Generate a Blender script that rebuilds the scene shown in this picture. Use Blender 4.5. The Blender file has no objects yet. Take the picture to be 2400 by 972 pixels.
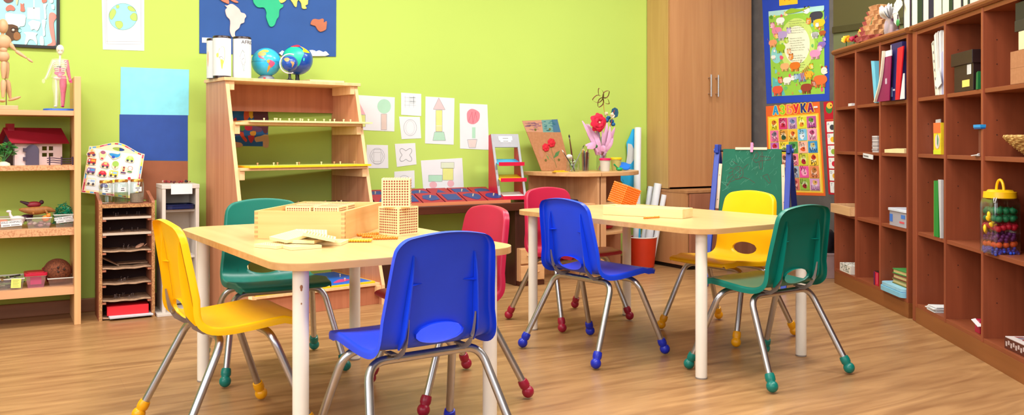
import bpy, bmesh, math, random
from math import sin, cos, pi, radians, sqrt, atan2, hypot
from mathutils import Matrix, Vector, Euler
from mathutils.geometry import tessellate_polygon
random.seed(7)
C = bpy.context.scene.collection
# room frame: green wall is the plane y=0, the room lies at y<0, floor z=0; metres
CAM = Vector((-.382, -5.179, .9)); F_PX, CX, CY = 2060.0, 1200.0, 333.0
FW = Vector((sin(radians(30)), cos(radians(30)), 0)); RT = Vector((cos(radians(30)), -sin(radians(30)), 0))
def ray(x, y): return FW + RT*((x-CX)/F_PX) + Vector((0, 0, -(y-CY)/F_PX))
def on_h(x, y, h=0.0): r = ray(x, y); return CAM + r*((h-CAM.z)/r.z)          # measured point on a level surface
def on_v(x, y, v=0.0): r = ray(x, y); return CAM + r*((-v-CAM.y)/r.y)         # ... on a plane v in front of the green wall
def on_u(x, y, u): r = ray(x, y); return CAM + r*((u-CAM.x)/r.x)              # ... on a plane parallel to the side wall
def at_d(x, y, d): return CAM + ray(x, y)*d

# ---------------------------------------------------------------- materials
def lin(c): c /= 255.0; return c/12.92 if c <= .04045 else ((c+.055)/1.055)**2.4
def rgb(r, g, b): return (lin(r), lin(g), lin(b), 1)
MATS = {}
def _new(name):
    m = bpy.data.materials.new(name); m.use_nodes = True
    nt = m.node_tree; b = nt.nodes['Principled BSDF']; return m, nt, b
def flat(name, col, rough=.55, metal=0.0, noise=.06, scale=18.0, spec=.5, coat=0.0, bump=0.0):
    if name in MATS: return MATS[name]
    m, nt, b = _new(name); c = rgb(*col)
    b.inputs['Roughness'].default_value = rough; b.inputs['Metallic'].default_value = metal
    b.inputs['Specular IOR Level'].default_value = spec; b.inputs['Coat Weight'].default_value = coat
    tc = nt.nodes.new('ShaderNodeTexCoord'); n = nt.nodes.new('ShaderNodeTexNoise'); n.inputs['Scale'].default_value = scale; n.inputs['Detail'].default_value = 3
    nt.links.new(tc.outputs['Object'], n.inputs['Vector'])
    r = nt.nodes.new('ShaderNodeValToRGB'); k = noise
    r.color_ramp.elements[0].position = .3; r.color_ramp.elements[1].position = .7
    r.color_ramp.elements[0].color = (c[0]*(1-k), c[1]*(1-k), c[2]*(1-k), 1)
    r.color_ramp.elements[1].color = (min(1, c[0]*(1+k)), min(1, c[1]*(1+k)), min(1, c[2]*(1+k)), 1)
    nt.links.new(n.outputs['Fac'], r.inputs['Fac']); nt.links.new(r.outputs['Color'], b.inputs['Base Color'])
    if bump:
        bp = nt.nodes.new('ShaderNodeBump'); bp.inputs['Strength'].default_value = bump; bp.inputs['Distance'].default_value = .002
        nt.links.new(n.outputs['Fac'], bp.inputs['Height']); nt.links.new(bp.outputs['Normal'], b.inputs['Normal'])
    MATS[name] = m; return m
def wood(name, c1, c2, axis='x', rough=.4, scale=1.0, coat=0.0, spec=.4, contrast=.5):
    if name in MATS: return MATS[name]
    m, nt, b = _new(name); a = rgb(*c1); d = rgb(*c2)
    tc = nt.nodes.new('ShaderNodeTexCoord'); mp = nt.nodes.new('ShaderNodeMapping')
    s = {'x': (1.2, 26, 26), 'y': (26, 1.2, 26), 'z': (26, 26, 1.2)}[axis]
    mp.inputs['Scale'].default_value = tuple(q*scale for q in s)
    n = nt.nodes.new('ShaderNodeTexNoise'); n.inputs['Scale'].default_value = 1.6; n.inputs['Detail'].default_value = 5; n.inputs['Distortion'].default_value = .6
    r = nt.nodes.new('ShaderNodeValToRGB'); r.color_ramp.elements[0].position = .5-contrast/2; r.color_ramp.elements[1].position = .5+contrast/2
    r.color_ramp.elements[0].color = a; r.color_ramp.elements[1].color = d
    nt.links.new(tc.outputs['Object'], mp.inputs['Vector']); nt.links.new(mp.outputs['Vector'], n.inputs['Vector'])
    nt.links.new(n.outputs['Fac'], r.inputs['Fac']); nt.links.new(r.outputs['Color'], b.inputs['Base Color'])
    b.inputs['Roughness'].default_value = rough; b.inputs['Coat Weight'].default_value = coat; b.inputs['Specular IOR Level'].default_value = spec
    MATS[name] = m; return m
def speckle(name, c1, c2, scale=90.0, rough=.8, lo=.45, hi=.6):
    if name in MATS: return MATS[name]
    m, nt, b = _new(name); tc = nt.nodes.new('ShaderNodeTexCoord')
    v = nt.nodes.new('ShaderNodeTexNoise'); v.inputs['Scale'].default_value = scale; v.inputs['Detail'].default_value = 4
    r = nt.nodes.new('ShaderNodeValToRGB'); r.color_ramp.elements[0].position = lo; r.color_ramp.elements[1].position = hi
    r.color_ramp.elements[0].color = rgb(*c1); r.color_ramp.elements[1].color = rgb(*c2)
    nt.links.new(tc.outputs['Object'], v.inputs['Vector']); nt.links.new(v.outputs['Fac'], r.inputs['Fac']); nt.links.new(r.outputs['Color'], b.inputs['Base Color'])
    b.inputs['Roughness'].default_value = rough; MATS[name] = m; return m
def thin_glass(name, tint=(240, 248, 245), gloss=.12, rough=.03):
    if name in MATS: return MATS[name]
    m = bpy.data.materials.new(name); m.use_nodes = True; nt = m.node_tree; nt.nodes.clear()
    o = nt.nodes.new('ShaderNodeOutputMaterial'); mx = nt.nodes.new('ShaderNodeMixShader'); t = nt.nodes.new('ShaderNodeBsdfTransparent'); g = nt.nodes.new('ShaderNodeBsdfGlossy')
    lw = nt.nodes.new('ShaderNodeLayerWeight'); lw.inputs['Blend'].default_value = .35
    mr = nt.nodes.new('ShaderNodeMapRange'); mr.inputs['To Min'].default_value = gloss*.5; mr.inputs['To Max'].default_value = min(1, gloss*4)
    nt.links.new(lw.outputs['Facing'], mr.inputs['Value'])
    t.inputs['Color'].default_value = rgb(*tint); g.inputs['Roughness'].default_value = rough; g.inputs['Color'].default_value = (.95, .97, .97, 1)
    nt.links.new(mr.outputs['Result'], mx.inputs['Fac']); nt.links.new(t.outputs[0], mx.inputs[1]); nt.links.new(g.outputs[0], mx.inputs[2]); nt.links.new(mx.outputs[0], o.inputs['Surface'])
    MATS[name] = m; return m
def cloudy(name, tint, fac=.5, rough=.3):                    # milky translucent plastic
    if name in MATS: return MATS[name]
    m = bpy.data.materials.new(name); m.use_nodes = True; nt = m.node_tree; b = nt.nodes['Principled BSDF']
    b.inputs['Base Color'].default_value = rgb(*tint); b.inputs['Roughness'].default_value = rough
    t = nt.nodes.new('ShaderNodeBsdfTransparent'); mx = nt.nodes.new('ShaderNodeMixShader'); mx.inputs['Fac'].default_value = fac
    o = nt.nodes['Material Output']; nt.links.new(t.outputs[0], mx.inputs[1]); nt.links.new(b.outputs[0], mx.inputs[2]); nt.links.new(mx.outputs[0], o.inputs['Surface'])
    MATS[name] = m; return m
def col(r, g, b, rough=.7): return flat('print_%d_%d_%d_%d' % (r, g, b, int(rough*100)), (r, g, b), rough, noise=.03)

# ---------------------------------------------------------------- mesh builder
class MB:
    def __init__(s): s.v = []; s.f = []; s.m = []; s.s = []; s.mats = []; s.M = Matrix.Identity(4)
    def mi(s, mat):
        if mat not in s.mats: s.mats.append(mat)
        return s.mats.index(mat)
    def add(s, vs, fs, mat, smooth=False, M=None):
        T = s.M @ M if M is not None else s.M; k = len(s.v); i = s.mi(mat)
        s.v += [tuple(T @ Vector(p)) for p in vs]
        flip = T.to_3x3().determinant() < 0
        for f in fs:
            f = tuple(k+a for a in f); s.f.append(f[::-1] if flip else f); s.m.append(i); s.s.append(smooth)
        return s
    def box(s, a, b, mat, M=None):
        x0, x1 = sorted((a[0], b[0])); y0, y1 = sorted((a[1], b[1])); z0, z1 = sorted((a[2], b[2]))
        return s.add([(x0,y0,z0),(x1,y0,z0),(x1,y1,z0),(x0,y1,z0),(x0,y0,z1),(x1,y0,z1),(x1,y1,z1),(x0,y1,z1)],
              [(0,3,2,1),(4,5,6,7),(0,1,5,4),(1,2,6,5),(2,3,7,6),(3,0,4,7)], mat, False, M)
    def prism(s, poly, a, b, mat, axis='y', smooth=False, M=None):
        # poly in the plane across `axis`: y -> (x,z), x -> (y,z), z -> (x,y)
        area = sum(poly[i][0]*poly[(i+1) % len(poly)][1]-poly[(i+1) % len(poly)][0]*poly[i][1] for i in range(len(poly)))
        if area < 0: poly = poly[::-1]
        n = len(poly); mk = {'y': lambda p, t: (p[0], t, p[1]), 'x': lambda p, t: (t, p[0], p[1]), 'z': lambda p, t: (p[0], p[1], t)}[axis]
        a, b = min(a, b), max(a, b)
        vs = [mk(p, a) for p in poly]+[mk(p, b) for p in poly]
        tri = tessellate_polygon([[Vector((p[0], p[1], 0)) for p in poly]])
        tl = []
        for t in tri:
            q = [poly[i] for i in t]
            ar = (q[1][0]-q[0][0])*(q[2][1]-q[0][1])-(q[2][0]-q[0][0])*(q[1][1]-q[0][1])
            tl.append(tuple(t) if ar > 0 else tuple(t[::-1]))
        fs = [t[::-1] for t in tl]+[tuple(i+n for i in t) for t in tl]
        sd = [(i, (i+1) % n, (i+1) % n+n, i+n) for i in range(n)]
        if axis == 'y': fs = [t[::-1] for t in fs]; sd = [t[::-1] for t in sd]
        s.add(vs, fs, mat, False, M); k = len(s.v)-len(vs); i = s.mi(mat)
        for f in sd: s.f.append(tuple(k+q for q in f)); s.m.append(i); s.s.append(smooth)
        return s
    def lathe(s, prof, mat, n=24, M=None, smooth=True, sx=1, sy=1):
        vs = []; fs = []; rows = []
        for r, z in prof:
            if r < 1e-6: rows.append([len(vs)]); vs.append((0, 0, z))
            else:
                rows.append(list(range(len(vs), len(vs)+n))); vs += [(r*sx*cos(2*pi*i/n), r*sy*sin(2*pi*i/n), z) for i in range(n)]
        for a, b in zip(rows, rows[1:]):
            for i in range(n):
                j = (i+1) % n
                if len(a) == 1 and len(b) == 1: continue
                if len(a) == 1: fs.append((a[0], b[j], b[i]))
                elif len(b) == 1: fs.append((a[i], a[j], b[0]))
                else: fs.append((a[i], a[j], b[j], b[i]))
        return s.add(vs, fs, mat, smooth, M)
    def cyl(s, r, z0, z1, mat, n=20, M=None, x=0, y=0, r2=None):
        T = Matrix.Translation((x, y, 0)); r2 = r if r2 is None else r2
        return s.lathe([(0, z0), (r, z0), (r2, z1), (0, z1)], mat, n, (M @ T) if M is not None else T)
    def ball(s, c, r, mat, n=14, sc=(1, 1, 1), M=None, rot=None):
        T = Matrix.Translation(c)
        if rot is not None: T = T @ rot
        T = T @ Matrix.Diagonal((r*sc[0], r*sc[1], r*sc[2], 1))
        if M is not None: T = M @ T
        h = max(5, n//2+1)
        return s.lathe([(max(0, sin(pi*i/h)) if 0 < i < h else 0, -cos(pi*i/h)) for i in range(h+1)], mat, n, T)
    def tube(s, path, r, mat, n=10, closed=False, caps=True, M=None, flatx=1.0):
        P = [Vector(p) for p in path]; L = len(P); R = r if isinstance(r, (list, tuple)) else [r]*L
        vs = []; fs = []; up = None
        for i in range(L):
            if closed: t = P[(i+1) % L]-P[i-1]
            else: t = P[min(i+1, L-1)]-P[max(i-1, 0)]
            t.normalize()
            if up is None:
                up = Vector((0, 0, 1)) if abs(t.z) < .9 else Vector((1, 0, 0))
            u = (up-t*up.dot(t)).normalized(); w = t.cross(u); up = u
            for k in range(n):
                a = 2*pi*k/n; vs.append(tuple(P[i]+u*(R[i]*cos(a))+w*(R[i]*flatx*sin(a))))
        for i in range(L if closed else L-1):
            j = (i+1) % L
            for k in range(n):
                q = (k+1) % n; fs.append((i*n+k, i*n+q, j*n+q, j*n+k))
        s.add(vs, fs, mat, True, M)
        if caps and not closed:
            s.add(vs[:n], [tuple(range(n))[::-1]], mat, False, M); s.add(vs[-n:], [tuple(range(n))], mat, False, M)
        return s
    def poly(s, pts, mat, M=None):                            # one flat face, any simple outline
        tri = tessellate_polygon([[Vector(p) for p in pts]]); return s.add(pts, [tuple(t) for t in tri], mat, False, M)
    def build(s, name, parent=None, bevel=0.0, seg=2, sharp=35, loc=None):
        me = bpy.data.meshes.new(name); me.from_pydata(s.v, [], s.f)
        for m in s.mats: me.materials.append(m)
        me.polygons.foreach_set('material_index', s.m); me.polygons.foreach_set('use_smooth', s.s)
        me.update()
        if any(s.s): me.set_sharp_from_angle(angle=radians(sharp+15))
        o = bpy.data.objects.new(name, me); C.objects.link(o)
        if parent is not None: o.parent = parent
        if loc is not None: o.location = loc
        if bevel:
            b = o.modifiers.new('edge', 'BEVEL'); b.width = bevel; b.segments = seg; b.limit_method = 'ANGLE'; b.angle_limit = radians(40)
        return o
def B(a, b, mat, M=None): return MB().box(a, b, mat, M)

# ---------------------------------------------------------------- things
def thing(name, label, cat, loc=(0, 0, 0), rz=0.0, group=None):
    o = bpy.data.objects.new(name, None); C.objects.link(o); o.empty_display_size = .05
    o.location = loc; o.rotation_euler = (0, 0, rz); o['label'] = label; o['category'] = cat
    if group: o['group'] = group
    return o
def tag(o, label, cat, group=None, kind=None, loc=None, rz=None):
    o['label'] = label; o['category'] = cat
    if group: o['group'] = group
    if kind: o['kind'] = kind
    if loc is not None: o.location = loc
    if rz is not None: o.rotation_euler = (0, 0, rz)
    return o
def struct(o): o['kind'] = 'structure'; return o
def copy_tree(o, parent=None):
    c = o.copy(); C.objects.link(c)
    if parent is not None: c.parent = parent
    for ch in list(o.children): copy_tree(ch, c)
    return c
def rot(rx=0, ry=0, rz=0): return Euler((rx, ry, rz)).to_matrix().to_4x4()
def T(x, y, z): return Matrix.Translation((x, y, z))
_tx = {}
def _ring(cx, cy, rx, ry, th, n=20): return [[(cx+(rx-d)*cos(a), cy+(ry-d)*sin(a)) for a, d in ((2*pi*k/n, 0), (2*pi*(k+1)/n, 0), (2*pi*(k+1)/n, th), (2*pi*k/n, th))] for k in range(n)]
def _bar(x0, y0, x1, y1): return [(x0, y0), (x1, y0), (x1, y1), (x0, y1)]
_bowl = [_bar(.62, .43, .84, .54), _bar(.62, 0, .84, .11), _bar(.80, .06, .92, .48)]
LETTERS = {'\u0409': [[(-.02, 0), (.10, 0), (.28, 1), (.16, 1)], _bar(.16, .89, .62, 1), _bar(.50, 0, .62, 1)]+_bowl, '\u040a': [_bar(0, 0, .12, 1), _bar(.12, .43, .50, .54), _bar(.50, 0, .62, 1)]+_bowl,
    '\u040f': [_bar(0, 0, .12, 1), _bar(.50, 0, .62, 1), _bar(.12, 0, .50, .11), _bar(.25, -.22, .37, 0)], '\u0424': [_bar(.38, -.06, .50, 1.06)]+_ring(.44, .52, .44, .36, .11)}
def glyphs(txt, size):
    """outline of a word as flat triangles in the XY plane, centred; returns verts and faces"""
    k = (txt, round(size, 5))
    if k in _tx: return _tx[k]
    if txt[0] in LETTERS:                                     # capitals and small letters the built-in font fills badly
        vs = []; fs = []; h = size*.72; x = -.86*h
        for sc_ in (1, .74):
            for q in LETTERS[txt[0]]: n = len(vs); vs += [(x+a*h*sc_, b*h*sc_-h/2, 0) for a, b in q]; fs.append((n, n+1, n+2, n+3))
            x += 1.02*h
        _tx[k] = (vs, fs); return _tx[k]
    cu = bpy.data.curves.new('w', 'FONT'); cu.body = txt; cu.size = size; cu.align_x = 'CENTER'; cu.align_y = 'CENTER'; cu.resolution_u = 3
    o = bpy.data.objects.new('w', cu); me = bpy.data.meshes.new_from_object(o)
    r = ([tuple(v.co) for v in me.vertices], [tuple(p.vertices) for p in me.polygons])
    bpy.data.objects.remove(o); bpy.data.curves.remove(cu); bpy.data.meshes.remove(me)
    _tx[k] = r; return r
def smooth_poly(pts, n=4):
    out = []; L = len(pts)
    for i in range(L):
        p0, p1, p2, p3 = (Vector(pts[(i+k-1) % L]) for k in range(4))
        for j in range(n):
            t = j/n; q = .5*((2*p1)+(p2-p0)*t+(2*p0-5*p1+4*p2-p3)*t*t+(3*p1-p0-3*p2+p3)*t**3); out.append(tuple(q))
    return out
def circ(cx, cy, rx, ry=None, n=24, a0=0, a1=2*pi):
    ry = rx if ry is None else ry; full = abs(a1-a0-2*pi) < 1e-6
    return [(cx+rx*cos(a0+(a1-a0)*i/(n if full else n-1)), cy+ry*sin(a0+(a1-a0)*i/(n if full else n-1))) for i in range(n)]
def rrect(x0, y0, x1, y1, r, n=5):
    o = []
    for cx, cy, a in ((x1-r, y1-r, 0), (x0+r, y1-r, pi/2), (x0+r, y0+r, pi), (x1-r, y0+r, 3*pi/2)):
        o += [(cx+r*cos(a+pi/2*i/(n-1)), cy+r*sin(a+pi/2*i/(n-1))) for i in range(n)]
    return o
def crpath(pts, n=8):
    P = [Vector(p) for p in pts]; out = []
    for i in range(len(P)-1):
        p0, p1, p2, p3 = P[max(i-1, 0)], P[i], P[i+1], P[min(i+2, len(P)-1)]
        for j in range(n):
            t = j/n; out.append(.5*((2*p1)+(p2-p0)*t+(2*p0-5*p1+4*p2-p3)*t*t+(3*p1-p0-3*p2+p3)*t**3))
    out.append(P[-1]); return out
# ---------------------------------------------------------------- palette
BEECH = wood('beech_laminate', (204, 160, 104), (224, 188, 132), 'y', .30, .55, spec=.5, contrast=.7)
BEECH_EDGE = wood('beech_edge', (192, 142, 90), (212, 168, 114), 'x', .45, .8)
PALE = wood('pale_wood', (230, 200, 140), (245, 222, 168), 'x', .5, .7)
OAKP = wood('pink_beech', (190, 126, 92), (214, 154, 116), 'z', .45, .8)
OAKP_EDGE = wood('pale_beech_edge', (226, 178, 126), (240, 200, 150), 'z', .5, .7)
WARD = wood('wardrobe_oak', (172, 116, 74), (200, 148, 100), 'z', .42, .55, contrast=.8)
WARD_D = wood('wardrobe_oak_edge', (160, 108, 66), (186, 136, 92), 'z', .45, .6)
CHERRY = wood('cherry_laminate', (126, 62, 38), (162, 84, 54), 'z', .42, .6, contrast=.75)
CHERRY_X = wood('cherry_laminate_long', (124, 62, 36), (152, 82, 50), 'x', .42, .6, contrast=.75)
CHERRY_K = wood('cherry_plinth', (128, 74, 34), (150, 92, 48), 'x', .4, .5)
DESK = wood('desk_oak', (188, 136, 94), (212, 162, 118), 'z', .42, .7)
DESK_X = wood('desk_oak_long', (196, 146, 98), (220, 172, 122), 'x', .4, .7)
DARK = wood('dark_walnut', (58, 26, 16), (84, 40, 26), 'x', .35, .6)
SHELF_A = wood('shelf_pine', (206, 152, 108), (224, 172, 128), 'x', .5, .8)
CHIP = speckle('chipboard_edge', (142, 92, 54), (192, 144, 92), 190, .8, .38, .62)
CHIP_F = wood('chipboard_face', (150, 88, 62), (176, 108, 78), 'z', .55, .8)
CARD = speckle('cardboard', (168, 134, 106), (192, 158, 128), 40)
KRAFT = speckle('brown_kraft_board', (168, 114, 74), (174, 120, 80), 60)
WHITE = flat('white_paint', (236, 232, 224), .4, noise=.02)
PAPER = flat('white_paper', (218, 219, 222), .8, noise=.015)
LEGW = flat('white_enamel', (240, 234, 222), .3, noise=.02, coat=.2)
STEEL = flat('satin_steel', (196, 196, 200), .33, 1.0, .04, 40)
DSTEEL = flat('bracket_steel', (150, 140, 136), .4, .35, .06, 40)
BLACK = flat('black_plastic', (26, 22, 24), .35)
NAVY = flat('navy_plastic', (24, 30, 74), .25)
GLASS = thin_glass('clear_glass')
CLEAR = thin_glass('clear_plastic', (232, 228, 228), .16, .15)
REDP = flat('red_metal', (200, 16, 58), .4)

# ---------------------------------------------------------------- room shell
def floor_mat():
    m, nt, b = _new('laminate_floor'); tc = nt.nodes.new('ShaderNodeTexCoord'); L = nt.links
    br = nt.nodes.new('ShaderNodeTexBrick'); br.inputs['Scale'].default_value = 1; br.inputs['Brick Width'].default_value = 1.28; br.inputs['Row Height'].default_value = .192
    br.inputs['Mortar Size'].default_value = .0012; br.inputs['Mortar Smooth'].default_value = .4; br.offset = .37
    br.inputs['Color1'].default_value = (.485, .485, .485, 1); br.inputs['Color2'].default_value = (.535, .535, .535, 1); br.inputs['Mortar'].default_value = (.42, .42, .42, 1)
    mp = nt.nodes.new('ShaderNodeMapping'); mp.inputs['Scale'].default_value = (1.1, 9, 9)
    n = nt.nodes.new('ShaderNodeTexNoise'); n.inputs['Scale'].default_value = 1.7; n.inputs['Detail'].default_value = 6; n.inputs['Distortion'].default_value = 1.3
    r = nt.nodes.new('ShaderNodeValToRGB'); e = r.color_ramp.elements
    e[0].position = .28; e[0].color = rgb(138, 98, 62); e[1].position = .72; e[1].color = rgb(182, 140, 94)
    x = nt.nodes.new('ShaderNodeMix'); x.data_type = 'RGBA'; x.blend_type = 'OVERLAY'; x.inputs['Factor'].default_value = .55
    L.new(tc.outputs['Object'], br.inputs['Vector']); L.new(tc.outputs['Object'], mp.inputs['Vector']); L.new(mp.outputs['Vector'], n.inputs['Vector']); L.new(n.outputs['Fac'], r.inputs['Fac'])
    L.new(r.outputs['Color'], x.inputs[6]); L.new(br.outputs['Color'], x.inputs[7]); L.new(x.outputs[2], b.inputs['Base Color'])
    b.inputs['Roughness'].default_value = .34; b.inputs['Specular IOR Level'].default_value = .42
    return m
GREEN = flat('lime_wall_paint', (180, 205, 98), .75, noise=.02, scale=1.2, spec=.2)
GREY = speckle('grey_wall_paint', (92, 88, 88), (99, 95, 94), 14, .6)
OLIVE = flat('olive_slab', (84, 78, 50), .35, noise=.04, scale=3)
OLIVE2 = flat('sage_slab', (104, 110, 78), .4, noise=.04, scale=3)
XW = 4.62
struct(B((-3.4, -8, -.05), (XW+.1, .1, 0), floor_mat()).build('floor'))
struct(B((-3.4, 0, 0), (XW, .12, 2.75), GREEN).build('wall_back'))
struct(B((XW, -8, 0), (XW+.12, .12, 2.75), GREY).build('wall_right'))
struct(B((-3.4, -8, 2.75), (XW+.12, .12, 2.85), flat('ceiling_paint', (238, 236, 228), .9, noise=.01)).build('ceiling'))
struct(B((-3.4, -.016, 0), (3.6, 0, .072), wood('baseboard_oak', (132, 86, 58), (160, 108, 76), 'x', .4, .8)).build('baseboard_back', bevel=.004))
struct(B((XW-.016, -6, 0), (XW, -.02, .075), flat('pinkish_baseboard', (150, 120, 116), .5)).build('baseboard_right', bevel=.004))
# thin glossy olive and sage slabs above and behind the cubbies, darker strip between
p = MB(); p.box((XW-.008, -7, 1.70), (XW, -1.00, 2.74), OLIVE); p.box((XW-.006, -7, .9), (XW, -1.00, 1.66), OLIVE2); struct(p.build('wall_slabs'))
struct(B((XW-.022, -7, 1.655), (XW, -1.00, 1.70), flat('dark_strip', (66, 60, 36), .4)).build('wall_strip', bevel=.003))

# ---------------------------------------------------------------- camera, light
cd = bpy.data.cameras.new('camera'); cam = bpy.data.objects.new('camera', cd); C.objects.link(cam)
cd.sensor_width = 36; cd.lens = F_PX/2400*36; cd.shift_y = -(486-CY)/2400; cd.clip_start = .05
cam.location = CAM; cam.rotation_euler = (pi/2, 0, radians(-30)); bpy.context.scene.camera = cam
def area(name, loc, target, sx, sy, power, colr=(1, 1, 1)):
    l = bpy.data.lights.new(name, 'AREA'); l.shape = 'RECTANGLE'; l.size = sx; l.size_y = sy; l.energy = power; l.color = colr
    o = bpy.data.objects.new(name, l); C.objects.link(o); o.location = loc
    o.rotation_euler = (Vector(target)-Vector(loc)).to_track_quat('-Z', 'Y').to_euler(); return o
area('window_light', (-3.2, -4.2, 1.9), (1.4, -1.6, .5), 3.2, 1.7, 80, (1, .985, .96))
area('window_light', (-.6, -7.6, 2.0), (1.0, -1.0, .5), 4.0, 1.6, 52, (1, .99, .97))
for lx in (-.6, 1.3, 3.2):
    for ly, pw in ((-1.5, 38), (-3.6, 38)): area('ceiling_lamp', (lx, ly, 2.72), (lx, ly, 0), 1.25, .3, pw, (1, .985, .95))
w = bpy.data.worlds.new('world'); bpy.context.scene.world = w; w.use_nodes = True
bg = w.node_tree.nodes['Background']; bg.inputs['Color'].default_value = (.95, .97, 1, 1); bg.inputs['Strength'].default_value = .10
sc = bpy.context.scene; sc.view_settings.view_transform = 'Standard'; sc.view_settings.look = 'None'; sc.view_settings.gamma = 1; sc.view_settings.exposure = .27
sc.view_settings.use_curve_mapping = False

# ---------------------------------------------------------------- tables
def table(name, label, cx, cy, deg, mat_top, rust=False):
    t = thing(name, label, 'table', (cx, cy, 0), radians(deg)); hx, hy = .385, .612
    m = MB(); pts = rrect(-hx, -hy, hx, hy, .11, 9)
    m.prism(pts, .555, .573, BEECH_EDGE, 'z', True); m.prism(pts, .573, .5755, BEECH, 'z', True)
    m.v = [(x, y, z) for x, y, z in m.v]; m.build('tabletop', t, .0)
    for k, (sx, sy) in enumerate(((-1, -1), (1, -1), (1, 1), (-1, 1))):
        l = MB(); l.lathe([(0, .004), (.0215, .004), (.0225, .012), (.0225, .555), (0, .555)], LEGW, 24, T(sx*.305, sy*.535, 0))
        l.lathe([(0, 0), (.022, 0), (.0228, .003), (.0228, .006), (0, .006)], flat('leg_glide', (150, 140, 132), .6), 24, T(sx*.305, sy*.535, 0))
        if rust and k == 0:
            for z, r in ((.505, .0045), (.498, .003), (.46, .002)): l.ball((sx*.305-.006, sy*.535-.0222, z), r, col(176, 120, 78), 8, (1, .15, 1.4))
        l.build('leg', t)
    return t
table('activity_table', 'pale wooden school table with white legs carrying the big box of dotted cubes', .60, -2.245, 3, BEECH, True)
table('activity_table', 'pale wooden school table with white legs carrying the shallow tray and orange bead cube', 2.172, -2.075, 5.5, BEECH)

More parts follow.
